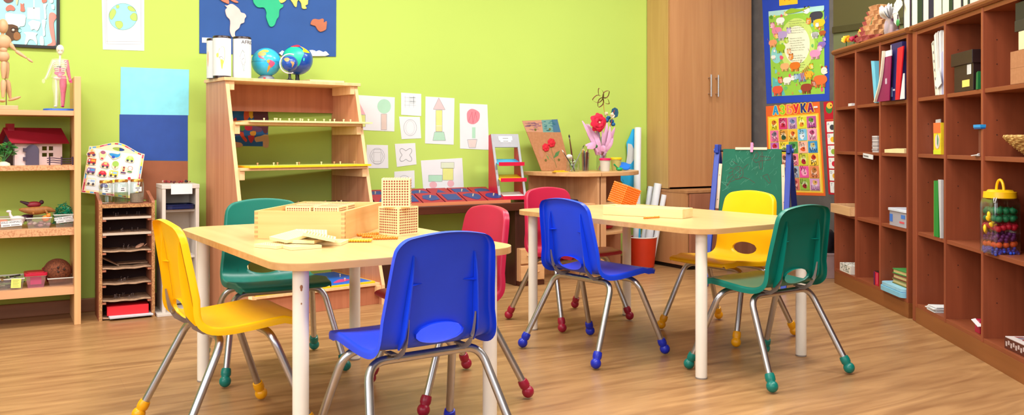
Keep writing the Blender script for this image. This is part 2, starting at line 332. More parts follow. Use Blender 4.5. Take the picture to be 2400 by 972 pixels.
# ---------------------------------------------------------------- school chairs (local: faces +y, feet on z=0)
PROF = [(.197, .336, .150), (.210, .343, .158), (.205, .354, .164), (.172, .360, .170), (.10, .357, .174), (.03, .350, .175), (-.04, .345, .175), (-.088, .349, .174),
        (-.116, .366, .172), (-.129, .395, .169), (-.137, .44, .164), (-.147, .50, .157), (-.1555, .545, .1525), (-.1635, .590, .1475)]
def shell(mat, name, parent):
    P = crpath([Vector(p) for p in PROF], 3); NC = 40; SS = [.35*t_+.65*sin(pi/2*t_) for t_ in [2*j/NC-1 for j in range(NC+1)]]
    bm = bmesh.new(); G = []; HZ, HX, HH = .392, .074, .0285
    z0, y0, w0 = PROF[-1][1], PROF[-1][0], PROF[-1][2]
    def ztop(s): q = min(1, max(0, (abs(s)-.76)/.24)); return .661-.021*s*s-.034*(1-sqrt(max(0, 1-q*q)))
    def row_frame(i):
        a, b = P[max(0, i-1)], P[min(len(P)-1, i+1)]; t = Vector((0, b.x-a.x, b.y-a.y)); L = t.length; t /= L
        bk = Vector((0, -t.z, t.y)); dw = (b.z-a.z)/L; o = Vector((1, 0, 0))-t*dw; o.normalize(); return t, bk, o
    RIM = ((.0035, .0012), (.0062, .0045), (.0074, .010), (.0078, .023))
    def rows():
        for i, (y, z, w) in enumerate(P):
            t, bk, o = row_frame(i); back = min(1, max(0, (z-.36)/.08)) if y < -.06 else 0; k = min(1, .25+i/9)
            def pt(s, y=y, z=z, w=w, back=back):
                e = abs(s)**3; return Vector((w*s, y+back*.014*e, z+(1-back)*(.010*e if -.2 < y < .15 else .002*e)))
            yield pt, t, bk, o, k
        t, bk, o = row_frame(len(P)-1)
        for j in range(1, 11):
            u = j/10
            def pt(s, u=u):
                zt = ztop(s); z = z0+(zt-z0)*u; w = w0-.0020*u; return Vector((w*s, y0-(z-z0)*.18+.014*abs(s)**3, z))
            yield pt, t, bk, o, 1
    for pt, t, bk, o, k in rows():
        row = []
        for u, d in RIM[::-1]: row.append(bm.verts.new(pt(-1)+Vector((-o.x, o.y, o.z))*u*k+bk*d*k))
        for j in range(NC+1): row.append(bm.verts.new(pt(SS[j])))
        for u, d in RIM: row.append(bm.verts.new(pt(1)+o*u*k+bk*d*k))
        G.append(row); last = (pt, t, bk)
    nr = len(G); NT = len(G[0]); pt, t, bk = last
    for ri, (u, d) in enumerate(RIM):
        row = []
        for j in range(NT):
            s_ = SS[max(0, min(NC, j-4))]; e = .006; a, b = pt(max(-1, s_-e)), pt(min(1, s_+e)); tg = (b-a).normalized(); n = Vector((-tg.z, 0, tg.x)); uu, dd = u, d
            if j < 4 or j >= 4+NC+1:
                k = (3-j) if j < 4 else j-(4+NC+1); uu, dd = max(u, RIM[k][0]), max(d, RIM[k][1])
            row.append(bm.verts.new(pt(s_)+n*uu+bk*dd))
        G.append(row)
    for i in range(len(G)-1):
        for j in range(NT-1):
            q = [G[i][j], G[i][j+1], G[i+1][j+1], G[i+1][j]]; c = sum((v.co for v in q), Vector())/4
            if c.y < -.09 and c.z > .34 and 4 <= j < 4+NC and (c.x/HX)**2+((c.z-HZ)/HH)**2 < 1: continue
            bm.faces.new(q)
    for v in [v for v in bm.verts if not v.link_faces]: bm.verts.remove(v)
    inner = [e for e in bm.edges if e.is_boundary and all(abs(v.co.x) < HX+.02 and v.co.y < -.09 and abs(v.co.z-HZ) < HH+.02 for v in e.verts)]
    for v in {v for e in inner for v in e.verts}:
        a = atan2((v.co.z-HZ)/HH, v.co.x/HX); v.co.x = HX*cos(a); nz = HZ+HH*sin(a); v.co.y += (v.co.z-nz)*.30; v.co.z = nz
    for d, k in ((.004, 1.02), (.011, 1.0)):
        r = bmesh.ops.extrude_edge_only(bm, edges=inner); nv = [g for g in r['geom'] if isinstance(g, bmesh.types.BMVert)]; inner = [g for g in r['geom'] if isinstance(g, bmesh.types.BMEdge) and all(v in nv for v in g.verts)]
        for v in nv: v.co.y -= .006; v.co.z += .0
    bmesh.ops.remove_doubles(bm, verts=bm.verts, dist=.00005)
    bmesh.ops.recalc_face_normals(bm, faces=bm.faces)
    for f in bm.faces: f.smooth = True
    def ysurf(z): return next((P[i].x+(P[i+1].x-P[i].x)*(z-P[i].y)/max(1e-6, P[i+1].y-P[i].y) for i in range(len(P)-1) if P[i].x < -.1 and P[i].y <= z <= P[i+1].y), y0-(z-z0)*.18 if z > z0 else -.12)
    def fin(vs): q = [bm.verts.new(v) for v in vs]; bm.faces.new(q)
    for s in (-1, 1):                                 # stiffening fins and little gussets on the rear face
        zs = [.356, .372, .39, .42, .46, .50, .54, .575, .605]; dp = [.004, .018, .024, .024, .022, .019, .014, .008, .0]
        X = lambda z: s*(.116-(z-.365)*.085)
        for off in (0, .004):
            for a, b, da, db in zip(zs, zs[1:], dp, dp[1:]): fin([(X(a)-s*off, ysurf(a)+.002, a), (X(b)-s*off, ysurf(b)+.002, b), (X(b)-s*off, ysurf(b)-db, b), (X(a)-s*off, ysurf(a)-da, a)])
        for a, b, da, db in zip(zs, zs[1:], dp, dp[1:]): fin([(X(a), ysurf(a)-da, a), (X(b), ysurf(b)-db, b), (X(b)-s*.004, ysurf(b)-db, b), (X(a)-s*.004, ysurf(a)-da, a)])
        z = .528; yb = ysurf(z); xr = X(z)-s*.003; A_, B_, U, D = (xr, yb-.014, z), (xr-s*.038, yb-.0005, z+.002), (xr, yb+.001, z+.005), (xr, yb+.001, z-.004)
        fin([A_, B_, U]); fin([A_, B_, D])
    me = bpy.data.meshes.new(name); bm.to_mesh(me); bm.free(); me.materials.append(mat); me.set_sharp_from_angle(angle=radians(75))
    o = bpy.data.objects.new(name, me); C.objects.link(o); o.parent = parent; return o
def u_tube(y_rail, y_foot):
    pts = []; xr, zr, xf = .174, .320, .226
    legL = Vector((-xf, y_foot, .045)); cL = Vector((-xr, y_rail, zr)); d = (legL-cL).normalized()
    a = cL+d*.052; b = cL+Vector((.052, 0, 0)); pts.append(legL); pts.append(legL.lerp(a, .5)); pts.append(a)
    for k in range(1, 8): t = k/8; pts.append(a*(1-t)**2+cL*2*t*(1-t)+b*t*t)
    pts.append(b); pts.append(Vector((0, y_rail, zr)))
    return pts+[Vector((-p.x, p.y, p.z)) for p in pts[:-1][::-1]]
def make_chair(label, plastic, foot):
    t = thing('school_chair', label, 'chair', group='moulded school chairs around the tables')
    shell(plastic, 'seat_shell', t)
    for yr, yf, nm in ((-.062, -.196, 'rear_leg_frame'), (.085, .190, 'front_leg_frame')):
        MB().tube(u_tube(yr, yf), .0122, STEEL, 12).build(nm, t)
        for s in (-1, 1):
            d = (Vector((s*.226, yf, .045))-Vector((s*.174, yr, .320))).normalized(); e = Vector((s*.226, yf, .045)); q = d.to_track_quat('Z', 'Y').to_matrix().to_4x4()
            f = MB(); f.lathe([(.0126, -.024), (.0165, -.023), (.0185, -.012), (.0182, .000), (.0150, .006), (.0160, .012), (.0, .014)], foot, 18, T(*e) @ q)
            f.ball(e+d*.0225, .0215, foot, 18); f.build('ball_foot', t)
    for s in (-1, 1):
        b = MB(); pts = [(-.050, .340), (-.058, .322), (-.098, .326), (-.128, .345), (-.146, .375), (-.153, .41), (-.156, .440), (-.151, .440), (-.144, .41), (-.137, .387), (-.119, .358), (-.095, .340)]
        b.prism(pts, s*.1015, s*.1035, DSTEEL, 'x'); b.box((s*.10, -.085, .334), (s*.118, -.045, .339), DSTEEL); b.build('bracket', t)
        MB().lathe([(0, 0), (.006, 0), (.006, .003), (0, .0045)], flat('bolt_steel', (200, 198, 190), .25, 1), 10, T(s*.1015, -.133, .368) @ rot(0, -s*pi/2, 0)).build('bolt', t)
    return t
PL = {'yellow': ((252, 196, 6), (240, 168, 8)), 'green': ((0, 112, 98), (0, 116, 104)), 'blue': ((24, 72, 238), (24, 44, 186)), 'crimson': ((178, 26, 64), (156, 20, 52))}
PLM = {k: (flat(k+'_plastic', a, .38, noise=.03, scale=9, spec=.45), flat(k+'_ball', b, .35, noise=.03)) for k, (a, b) in PL.items()}
CH = {}
def chair(colour, label, x, y, deg):
    if colour not in CH: CH[colour] = o = make_chair(label, *PLM[colour])
    else: o = copy_tree(CH[colour]); o['label'] = label
    o.location = (x, y, 0); o.rotation_euler = (0, 0, radians(deg-90)); return o
chair('yellow', 'yellow plastic school chair seen from behind beside the low chipboard sorting shelf', .219, -2.331, 5.5)
chair('green', 'green plastic school chair tucked behind the big box of dotted cubes', .548, -1.665, -90)
chair('blue', 'large blue plastic school chair at the end of the table with the dotted cubes', .614, -2.911, 95)
chair('crimson', 'pinkish red plastic school chair facing the table with the stacked dotted cubes', 1.0, -2.308, 181)
chair('crimson', 'dark red plastic school chair in front of the red metal letter rack', 2.095, -1.471, -81)
chair('blue', 'smaller blue plastic school chair beside the table with the orange bead cube', 1.815, -2.075, 8.3)
chair('yellow', 'yellow plastic school chair facing us in front of the green chalkboard easel', 2.572, -2.087, 185)
chair('green', 'green plastic school chair with its back to us near the tall wooden cubbies', 2.212, -2.692, 95)
# ================================================================ left side: open bookshelf and what stands on it
t = thing('open_bookshelf', 'tall open wooden bookshelf at the left edge holding a toy house and toy bins', 'bookshelf', (-.055, -.016, 0))
p = MB(); p.box((-.030, -.338, 0), (0, 0, 1.224), wood('bookshelf_side', (206, 154, 100), (228, 182, 128), 'z', .45, .7)); p.build('side_panel', t, .002)
p = MB(); p.box((-1.02, -.338, 0), (-.99, 0, 1.224), MATS['bookshelf_side']); p.build('side_panel', t, .002)
SZ = [1.055, .787, .478, .188]
for z, th in zip(SZ, (.024, .024, .034, .036)):
    p = MB(); p.box((-.99, -.330, z-th), (-.030, -.002, z), SHELF_A); p.box((-.99, -.3315, z-th), (-.030, -.330, z), speckle('flecked_edge', (184, 128, 88), (214, 160, 116), 120, .7, .4, .55) if z in (.787, .478) else SHELF_A); p.build('shelf', t)
def at_shelf(x, y, v): q = on_v(x, y, v); return q

# jointed wooden artist figure (local x,z in metres, faces the room)
MAN = flat('lime_wood', (206, 162, 122), .5, noise=.06, scale=30)
o = on_v(8, 256, .27); zt = 1.055
t = thing('wooden_mannequin', 'jointed wooden drawing figure with one arm stretched out, on the bookshelf top', 'mannequin', (o.x, -.27, zt))
def mloc(x, y, dv=0.0): q = on_v(x, y, .27-dv); return Vector((q.x-o.x, dv, q.z-zt))
p = MB(); p.box((-.085, -.05, 0), (.062, .06, .022), MAN); p.build('base', t, .003)
MB().tube([(.012, .02, .02), (.012, .02, .11), (.0, .03, .20)], .0022, flat('wire_rod', (120, 84, 70), .4, .5), 6).build('support_rod', t)
def lathe_between(a, b, prof, mat, name, par, n=14):
    d = b-a; L = d.length; M = T(*a) @ d.to_track_quat('Z', 'Y').to_matrix().to_4x4()
    m = MB(); m.lathe([(r, z*L) for r, z in prof], mat, n, M); return m.build(name, par)
LIMB = [(0, -.02), (.6, 0), (1, .15), (.95, .5), (.62, .85), (.5, 1), (0, 1.02)]
def limb(a, b, r, name): return lathe_between(a, b, [(q*r*.88, z) for q, z in LIMB], MAN, name, t)
sh = mloc(19, 98)
limb(sh, mloc(36, 118), .0125, 'upper_arm'); limb(mloc(37, 119), mloc(62, 136, -.01), .0105, 'forearm')
h = MB(); a, b = mloc(63, 136, -.01), mloc(77, 146, -.012); d = (b-a).normalized(); hm = T(*((a+b)/2)) @ d.to_track_quat('X', 'Z').to_matrix().to_4x4(); h.ball((0, 0, 0), .017, MAN, 14, (1, .5, .36), hm); h.build('hand', t)
sl = mloc(-4, 98); limb(sl, mloc(-20, 122), .0125, 'upper_arm'); limb(mloc(-21, 124), mloc(-24, 152), .0105, 'forearm')
h = MB(); h.ball(mloc(-24, 159), .016, MAN, 12, (.4, .5, 1)); h.build('hand', t)
a = mloc(9, 45); b = mloc(5, 78); m = MB(); c = (a+b)/2; m.ball(c, .036, MAN, 18, (.62, .72, 1)); m.build('head', t)
limb(mloc(6, 76), mloc(7, 86), .008, 'neck')
m = MB(); c = mloc(8, 98); m.ball(c, .044, MAN, 18, (.78, .5, .82)); m.build('chest', t)
m = MB(); m.ball(mloc(8, 117), .017, MAN, 14); m.build('waist', t)
m = MB(); c = mloc(8, 132); m.ball(c, .031, MAN, 18, (.85, .65, .92)); m.build('pelvis', t)
limb(mloc(9, 143), mloc(8, 184), .0165, 'thigh'); limb(mloc(8, 187), mloc(7, 228), .0145, 'shin')
m = MB(); m.ball(mloc(5, 236, -.03), .03, MAN, 14, (.5, 1.1, .28)); m.build('foot', t)
limb(mloc(14, 143, .02), mloc(16, 184, .03), .0165, 'thigh'); limb(mloc(17, 187, .03), mloc(24, 230, .05), .0140, 'shin')
m = MB(); q = mloc(34, 231, .05); m.ball(q, .03, MAN, 14, (1.0, .45, .26), None, rot(0, -.35, 0)); m.build('foot', t)

# see-through anatomy figure on a blue stand
o2 = on_v(140, 254, .28)
t = thing('anatomy_model', 'see-through human anatomy figure with red muscles on a blue stand', 'anatomy model', (o2.x, -.28, zt))
def al(x, y, dv=0.0): q = on_v(x, y, .28-dv); return Vector((q.x-o2.x, dv, q.z-zt))
m = MB(); m.lathe([(0, 0), (.074, 0), (.074, .008), (.068, .011), (0, .009)], flat('blue_stand', (34, 92, 190), .35), 28, None, True, 1, .55); m.build('stand', t)
SKIN = cloudy('clear_body_plastic', (246, 244, 238), .16, .15); BONE = flat('bone_ivory', (240, 232, 206), .5); MUS = flat('muscle_red', (206, 44, 104), .4, noise=.2, scale=120); ORG = flat('organ_pink', (222, 92, 140), .4, noise=.25, scale=90)
def taper(pts, rs, mat, mb, n=12): 
    P = crpath(pts, 4); k = len(rs)-1; R = []
    for i in range(len(P)):
        u = i/(len(P)-1)*k; j = min(k-1, int(u)); R.append(rs[j]+(rs[j+1]-rs[j])*(u-j))
    mb.tube(P, R, mat, n)
m = MB()                                                      # clear skin: trunk, arms and legs in one surface
taper([al(140, 138), al(140, 150), al(140, 170), al(139, 184)], [.030, .040, .034, .040], SKIN, m, 16)
taper([al(127, 140), al(119, 158), al(112, 176), al(105, 186)], [.011, .012, .009, .006], SKIN, m)
taper([al(154, 140), al(158, 158), al(161, 174), al(164, 186)], [.011, .012, .009, .006], SKIN, m)
taper([al(133, 182), al(131, 205), al(132, 222), al(131, 248)], [.020, .018, .013, .010], SKIN, m)
taper([al(147, 182), al(147, 205), al(147, 222), al(146, 248)], [.020, .018, .013, .010], SKIN, m)
m.ball(al(102, 190), .010, SKIN, 10, (.8, .5, 1.2)); m.ball(al(141, 117), .027, SKIN, 14, (.72, .85, 1)); m.build('clear_body', t)
m = MB(); m.ball(al(141, 115), .023, BONE, 16, (.76, .9, .95)); m.ball(al(141, 123, -.006), .014, BONE, 12, (.8, .8, .8))
for s in (-1, 1): m.ball(al(141+s*3.5, 117, -.017), .0042, col(196, 178, 150), 8)
m.build('skull', t)
m = MB(); taper([al(141, 127), al(140, 150), al(140, 180)], [.005, .0045, .005], BONE, m, 8); m.build('spine', t)
m = MB()
for i in range(6):
    y = 141+i*4.2; w_ = (14, 15.5, 16, 15.5, 14, 12)[i]
    for s in (-1, 1): m.tube(crpath([al(141+s*.8, y, .012), al(141+s*w_*.8, y+1, .010), al(141+s*w_, y+2, -.004), al(141+s*w_*.7, y+5, -.022), al(141+s*2, y+4, -.026)], 4), .0024, BONE, 6)
m.build('rib_cage', t)
m = MB(); taper([al(131, 184), al(132, 205), al(132, 221), al(132, 246)], [.006, .0045, .0055, .004], BONE, m, 8); m.ball(al(130, 249, -.02), .010, BONE, 10, (.8, 1.8, .5)); m.ball(al(139, 183), .022, BONE, 12, (1.2, .6, .5)); taper([al(126, 142), al(118, 160), al(107, 184)], [.005, .0035, .003], BONE, m, 8); m.build('bones', t)
m = MB(); taper([al(147, 178), al(148, 200), al(148, 220), al(147, 247)], [.0155, .0165, .011, .007], MUS, m, 12); m.ball(al(147, 249, -.018), .010, MUS, 10, (.8, 1.8, .5)); m.build('leg_muscles', t)
m = MB(); taper([al(155, 141), al(158, 158), al(161, 174), al(164, 184)], [.010, .010, .008, .006], MUS, m, 10)
for i in range(4): m.tube([al(163+i*1.2, 184), al(163.5+i*1.6, 190), al(164+i*1.6, 194)], .0022, ORG, 6)
m.ball(al(164, 188), .009, ORG, 10, (.8, .6, 1.1)); m.build('arm_muscles', t)
m = MB()
for i in range(6): m.ball(al(134+(i % 3)*5.5, 162+(i//3)*9, -.012), .0135, ORG, 10, (1, .7, .8))
m.ball(al(140, 176, -.012), .012, ORG, 10); m.ball(al(139, 157, -.016), .010, col(80, 70, 78), 10, (1.2, .6, .5)); m.build('organs', t)

# toy house
ho = on_v(31, 388, .25); hz = .787
t = thing('toy_house', 'white toy house with a dark red roof and arched door on the bookshelf', 'toy house', (ho.x, -.262, hz), .33)
def hl(x, y): q = on_v(x, y, .25); return ((q.x-ho.x)*1.06, q.z-hz)
HW = flat('house_white', (222, 200, 200), .7, noise=.08, scale=14); HR = flat('house_red', (138, 5, 32), .6); HD = flat('house_grey', (72, 62, 84), .6)
x1 = hl(147, 388)[0]; ht = hl(60, 332)[1]; rt_ = hl(80, 302)[1]; dp = .135
# front wall with real openings
dx0, dx1 = hl(60, 0)[0], hl(92, 0)[0]; dz = hl(0, 339)[1]; wx = [hl(v, 0)[0] for v in (99, 111, 115, 126)]; wz = [hl(0, v)[1] for v in (368, 359, 353, 343)]
m = MB()
def wallrect(a, b, c, d): m.box((a, 0, c), (b, .006, d), HW)
wallrect(0, dx0, 0, ht); wallrect(dx0, dx1, dz, ht)
arch = [(dx1, dz-.03), (dx1, dz), (dx0, dz), (dx0, dz-.03)]+circ((dx0+dx1)/2, dz-.03, (dx1-dx0)/2, .03, 12, pi, 0)
m.prism([(dx1, dz-.03)]+[(dx1, dz), (dx0, dz), (dx0, dz-.03)]+circ((dx0+dx1)/2, dz-.03, (dx1-dx0)/2, .03, 12, pi, 0)[1:-1], 0, .006, HW)
xs = [dx1, *wx, x1]; zs = [0, *wz, ht]
for i in range(5):
    for j in range(5):
        if i in (1, 3) and j in (1, 3): continue
        wallrect(xs[i], xs[i+1], zs[j], zs[j+1])
m.box((x1-.006, .006, 0), (x1, dp, ht), HW); m.prism([(0, ht), (dp, ht), (dp/2, rt_-.006)], x1-.006, x1, HW, 'x'); m.build('walls', t)
m = MB(); m.prism([(0, 0), (dp, 0), (dp, ht), (dp/2, rt_-.006), (0, ht)], 0, .006, flat('gable_purple', (58, 26, 58), .6), 'x'); m.build('gable', t)
m = MB(); rx0, rx1 = hl(26, 0)[0]-.002, hl(158, 0)[0]
ez = hl(0, 332)[1]
for s in (0, 1):
    a = (-.028, ez-.010) if s == 0 else (dp+.028, ez-.010); b_ = (dp/2, rt_)
    m.prism([a, b_, (b_[0], b_[1]+.007), (a[0]+(-.004 if s == 0 else .004), a[1]+.004)], rx0-.01, rx1, HR, 'x')
m.build('roof', t)
m = MB(); cx0 = hl(27, 0)[0]+.0; m.box((cx0, dp/2-.02, rt_-.02), (cx0+.030, dp/2+.012, hl(0, 289)[1]), HR); m.build('chimney', t)
m = MB(); m.prism([(0, 0), (dx1-dx0-.004, 0), (dx1-dx0-.004, dz-.03)]+circ((dx1-dx0)/2-.002, dz-.03, (dx1-dx0)/2-.002, .03, 12, 0, pi)[1:-1]+[(0, dz-.03)], -.005, 0, HD, 'y')
m.M = Matrix.Identity(4); d = m.build('door', t); d.location = (dx0, -.002, 0); d.rotation_euler = (0, 0, -.55)
for z in (.022, .066): B((dx0-.012, -.010, z), (dx0+.004, .0, z+.018), HD).build('hinge', t)
# twig fence in front
fo = on_v(111, 388, .31)
t = thing('toy_fence', 'small dark twig fence standing beside the toy house', 'toy fence', (fo.x, -.31, hz), 0)
FE = flat('fence_brown', (66, 44, 66), .7)
def fl(x, y): q = on_v(x, y, .31); return (q.x-fo.x, 0, q.z-hz)
for x in (116, 144, 170):
    m = MB(); m.tube([fl(x, 387.5), fl(x+.5, 376), fl(x, 367)], .0036, FE, 7); m.build('post', t)
for y in (371, 376, 381):
    m = MB(); m.tube(crpath([Vector(fl(110, y)), Vector(fl(124, y-1)), Vector(fl(138, y+.5)), Vector(fl(156, y+1)), Vector(fl(174, y))], 4), .0022, FE, 6); m.build('rail', t)
# plastic plant at the shelf's left
po = on_v(8, 387, .27)
t = thing('toy_plant', 'green leafy toy plant with a pale base at the left of the toy house', 'plant', (po.x, -.29, hz))
m = MB(); m.lathe([(0, 0), (.030, 0), (.028, .010), (.014, .018), (.008, .02), (0, .02)], flat('plant_base', (222, 214, 180), .7), 14); m.build('base', t)
LEAF = flat('leaf_green', (52, 118, 52), .5, noise=.25, scale=40); m = MB(); rnd = random.Random(3)
for i in range(11):
    a = rnd.uniform(0, 2*pi); hh = rnd.uniform(.05, .10); r = rnd.uniform(.012, .045); q = Vector((r*cos(a), r*.6*sin(a), hh))
    m.tube(crpath([Vector((0, 0, .015)), Vector((q.x*.4, q.y*.4, hh*.6)), q], 3), .0016, LEAF, 5)
    for k in range(4):
        b = a+k*1.6+rnd.uniform(-.4, .4); M = T(*(q+Vector((.010*cos(b), .010*sin(b), rnd.uniform(-.012, .012))))) @ rot(rnd.uniform(-.7, .7), rnd.uniform(-.7, .7), b)
        m.ball((.009, 0, 0), .015, LEAF, 8, (1, .62, .14), M)
m.build('foliage', t)

BINC = cloudy('bin_clear', (196, 186, 186), .24, .15)
# three clear bins of toy animals on the third shelf
def bin_box(name, label, x0, x1, y0, y1, v, z, tint, dep=.14, cat='bin'):
    a = on_v(x0, y1, v); b = on_v(x1, y1, v); tp = on_v(x0, y0, v).z
    w_ = b.x-a.x; t = thing(name, label, cat, (a.x+w_/2, -v+dep/2, z)); h = tp-z
    m = MB(); e = .006
    for sx in (-1, 1): m.add([(sx*(w_/2-.010), -dep/2+.010, 0), (sx*(w_/2-.010), dep/2-.010, 0), (sx*w_/2, dep/2, h), (sx*w_/2, -dep/2, h)], [(0, 1, 2, 3)], tint)
    for sy in (-1, 1): m.add([(-w_/2+.010, sy*(dep/2-.010), 0), (w_/2-.010, sy*(dep/2-.010), 0), (w_/2, sy*dep/2, h), (-w_/2, sy*dep/2, h)], [(0, 1, 2, 3)], tint)
    m.add([(-w_/2+.01, -dep/2+.01, .0015), (w_/2-.01, -dep/2+.01, .0015), (w_/2-.01, dep/2-.01, .0015), (-w_/2+.01, dep/2-.01, .0015)], [(0, 1, 2, 3)], tint)
    m.build('tub', t)
    r = MB(); r.tube([(-w_/2, -dep/2, h), (w_/2, -dep/2, h), (w_/2, dep/2, h), (-w_/2, dep/2, h)], .0028, flat('clear_rim', (196, 196, 190), .3), 6, True); r.build('rim', t)
    return t, w_, h, dep
def sticker(parent, txt, w_, h_, x, y, z, size, tilt=0, lean=0.0, bars=False, name='label', ink=(60, 56, 60)):
    m = MB(); M = T(x, y, z) @ rot(0, -tilt, 0) @ rot(-lean, 0, 0); m.box((-w_/2, -.0006, -h_/2), (w_/2, 0, h_/2), PAPER, M)
    if bars:
        for i, (bx, bw) in enumerate(bars): m.box((bx-bw/2, -.0009, -.0016), (bx+bw/2, -.0006, .0016), col(110, 106, 108), M)
    else:
        vs, fs = glyphs(txt, size); m.add([(a, -.0010, b) for a, b, c in vs], fs, col(*ink), False, M)
    return m.build(name, parent)
s3 = SZ[2]
t, w_, h, dp = bin_box('clear_bin', 'clear bin labelled WILD ANIMALS holding a white toy goose', -22, 56, 514, 538, .30, s3, BINC)
sticker(t, 'WILD ANIMALS', .088, .015, w_/2-.054, -dp/2-.004, .036, .0125, .06); sticker(t, '', .088, .012, w_/2-.052, -dp/2-.005, .0225, .01, .06, 0, [(-.022, .03), (.016, .036)])
BX = t.location.copy()
def animal(name, label, loc, mat, L, rz=0, neck=True, kind='toy animal', grp='toy animals in the clear bins'):
    m = MB(); m.ball((0, 0, L*.30), L*.30, mat, 14, (1.5, .75, .85))
    if neck: m.tube([(L*.30, 0, L*.35), (L*.44, 0, L*.62), (L*.46, 0, L*.80)], [L*.12, L*.08, L*.07], mat, 8); m.ball((L*.52, 0, L*.84), L*.11, mat, 10, (1.4, .8, .8))
    for sx in (-.25, .25):
        for sy in (-.1, .1): m.tube([(sx*L, sy*L, L*.2), (sx*L, sy*L*1.2, 0)], [L*.08, L*.06], mat, 6)
    o = m.build(name); return tag(o, label, kind, grp, None, loc, rz)
WG = flat('goose_white', (226, 214, 212), .6)
animal('toy_goose', 'white toy goose in the WILD ANIMALS bin', (BX.x+.045, BX.y-.02, s3+.022), WG, .075, pi)
animal('toy_bear', 'orange brown toy animal left of the white toy goose', (BX.x-.028, BX.y-.02, s3+.012), flat('bear_brown', (196, 110, 66), .6), .075, pi*.9, False)
animal('toy_dinosaur', 'dark purple toy animal right of the white toy goose', (BX.x+.082, BX.y+.03, s3+.026), flat('dino_purple', (72, 26, 56), .5), .07, .4)
t, w_, h, dp = bin_box('clear_bin', 'clear bin with a knotted brown toy crocodile and no label', 61, 121, 512, 537, .305, s3, BINC)
BX = t.location.copy()
m = MB(); m.tube(crpath([Vector(p) for p in ((-.085, 0, .028), (-.05, -.01, .022), (-.01, 0, .018), (.04, .005, .022), (.075, 0, .012))], 5), [.004+.016*sin(pi*min(1, i/20)) for i in range(21)], flat('croc_brown', (150, 96, 40), .6, noise=.2, scale=60), 10)
for sx in (-.03, .03):
    for sy in (-1, 1): m.tube([(sx, sy*.010, .018), (sx+.006, sy*.026, .004)], .005, MATS['croc_brown'], 6)
tag(m.build('toy_crocodile'), 'long brown toy crocodile lying on the middle clear bin', 'toy animal', 'toy animals in the clear bins', None, (BX.x, BX.y-.02, s3+.066), .1)
m = MB(); m.ball((0, 0, .022), .020, flat('bird_red', (140, 28, 44), .5), 12, (1.7, .8, .8)); m.tube([(-.025, 0, .026), (-.06, 0, .040)], [.010, .004], flat('bird_dark', (60, 22, 40), .5), 8); m.ball((.034, 0, .032), .011, flat('bird_dark', (60, 22, 40), .5), 10); m.tube([(0, .005, .008), (0, .006, 0)], .004, MATS['bird_dark'], 6)
tag(m.build('toy_bird'), 'dark red toy bird on top of the brown toy crocodile', 'toy animal', 'toy animals in the clear bins', None, (BX.x-.02, BX.y, s3+.092), .15)
m = MB(); m.ball((0, 0, .016), .016, flat('tiger_orange', (226, 132, 44), .6), 12, (1.1, .9, 1)); m.ball((.012, -.006, .030), .010, MATS['tiger_orange'], 10)
for sx in (-1, 1): m.ball((.012+sx*.006, -.006, .038), .0034, MATS['tiger_orange'], 8)
tag(m.build('toy_tiger'), 'small orange toy animal at the right inside the middle clear bin', 'toy animal', 'toy animals in the clear bins', None, (BX.x+w_*.28, BX.y-.035, s3+.030), 0)
m = MB(); rnd = random.Random(5)
for i in range(16): m.ball((rnd.uniform(-.05, .05), rnd.uniform(-.035, .03), rnd.uniform(.008, .022)), rnd.uniform(.008, .014), flat('toy_heap_a', (150, 110, 110), .6) if i % 2 else flat('toy_heap_b', (190, 168, 156), .6), 8, (1.4, .8, .7), None, rot(0, 0, rnd.uniform(0, 3)))
tag(m.build('small_toys'), 'jumble of small toys at the bottom of the middle clear bin', 'toys', None, 'stuff', (BX.x, BX.y, s3+.002))
t, w_, h, dp = bin_box('clear_bin', 'clear bin labelled WATER ANIMALS overflowing with green tinsel', 127, 175, 504, 533, .30, s3, BINC)
BX = t.location.copy()
sticker(t, 'WATER ANIMALS', .082, .015, -.004, -dp/2-.004, .046, .0112, .12); sticker(t, '', .080, .012, .004, -dp/2-.005, .032, .01, .10, 0, [(-.022, .028), (.018, .034)])
m = MB(); rnd = random.Random(8); TI = flat('tinsel_green', (0, 132, 96), .35, noise=.3, scale=60)
for i in range(420):
    a = rnd.uniform(0, 2*pi); u = rnd.random(); r = .050*sqrt(rnd.random()); z = .012+rnd.random()*(.058+.052*(1-(r/.05)**2)); q = Vector((r*cos(a)*.92, r*sin(a)*.9, z))
    d = Vector((rnd.uniform(-1, 1), rnd.uniform(-1, 1), rnd.uniform(-.6, 1))).normalized()*.011; e = Vector((rnd.uniform(-1, 1), rnd.uniform(-1, 1), rnd.uniform(-1, 1))).normalized()*.0022
    m.add([tuple(q-d-e), tuple(q-d+e), tuple(q+d+e), tuple(q+d-e)], [(0, 1, 2, 3)], TI)
tag(m.build('tinsel'), 'green tinsel heaped in the WATER ANIMALS bin', 'tinsel', None, 'stuff', BX)

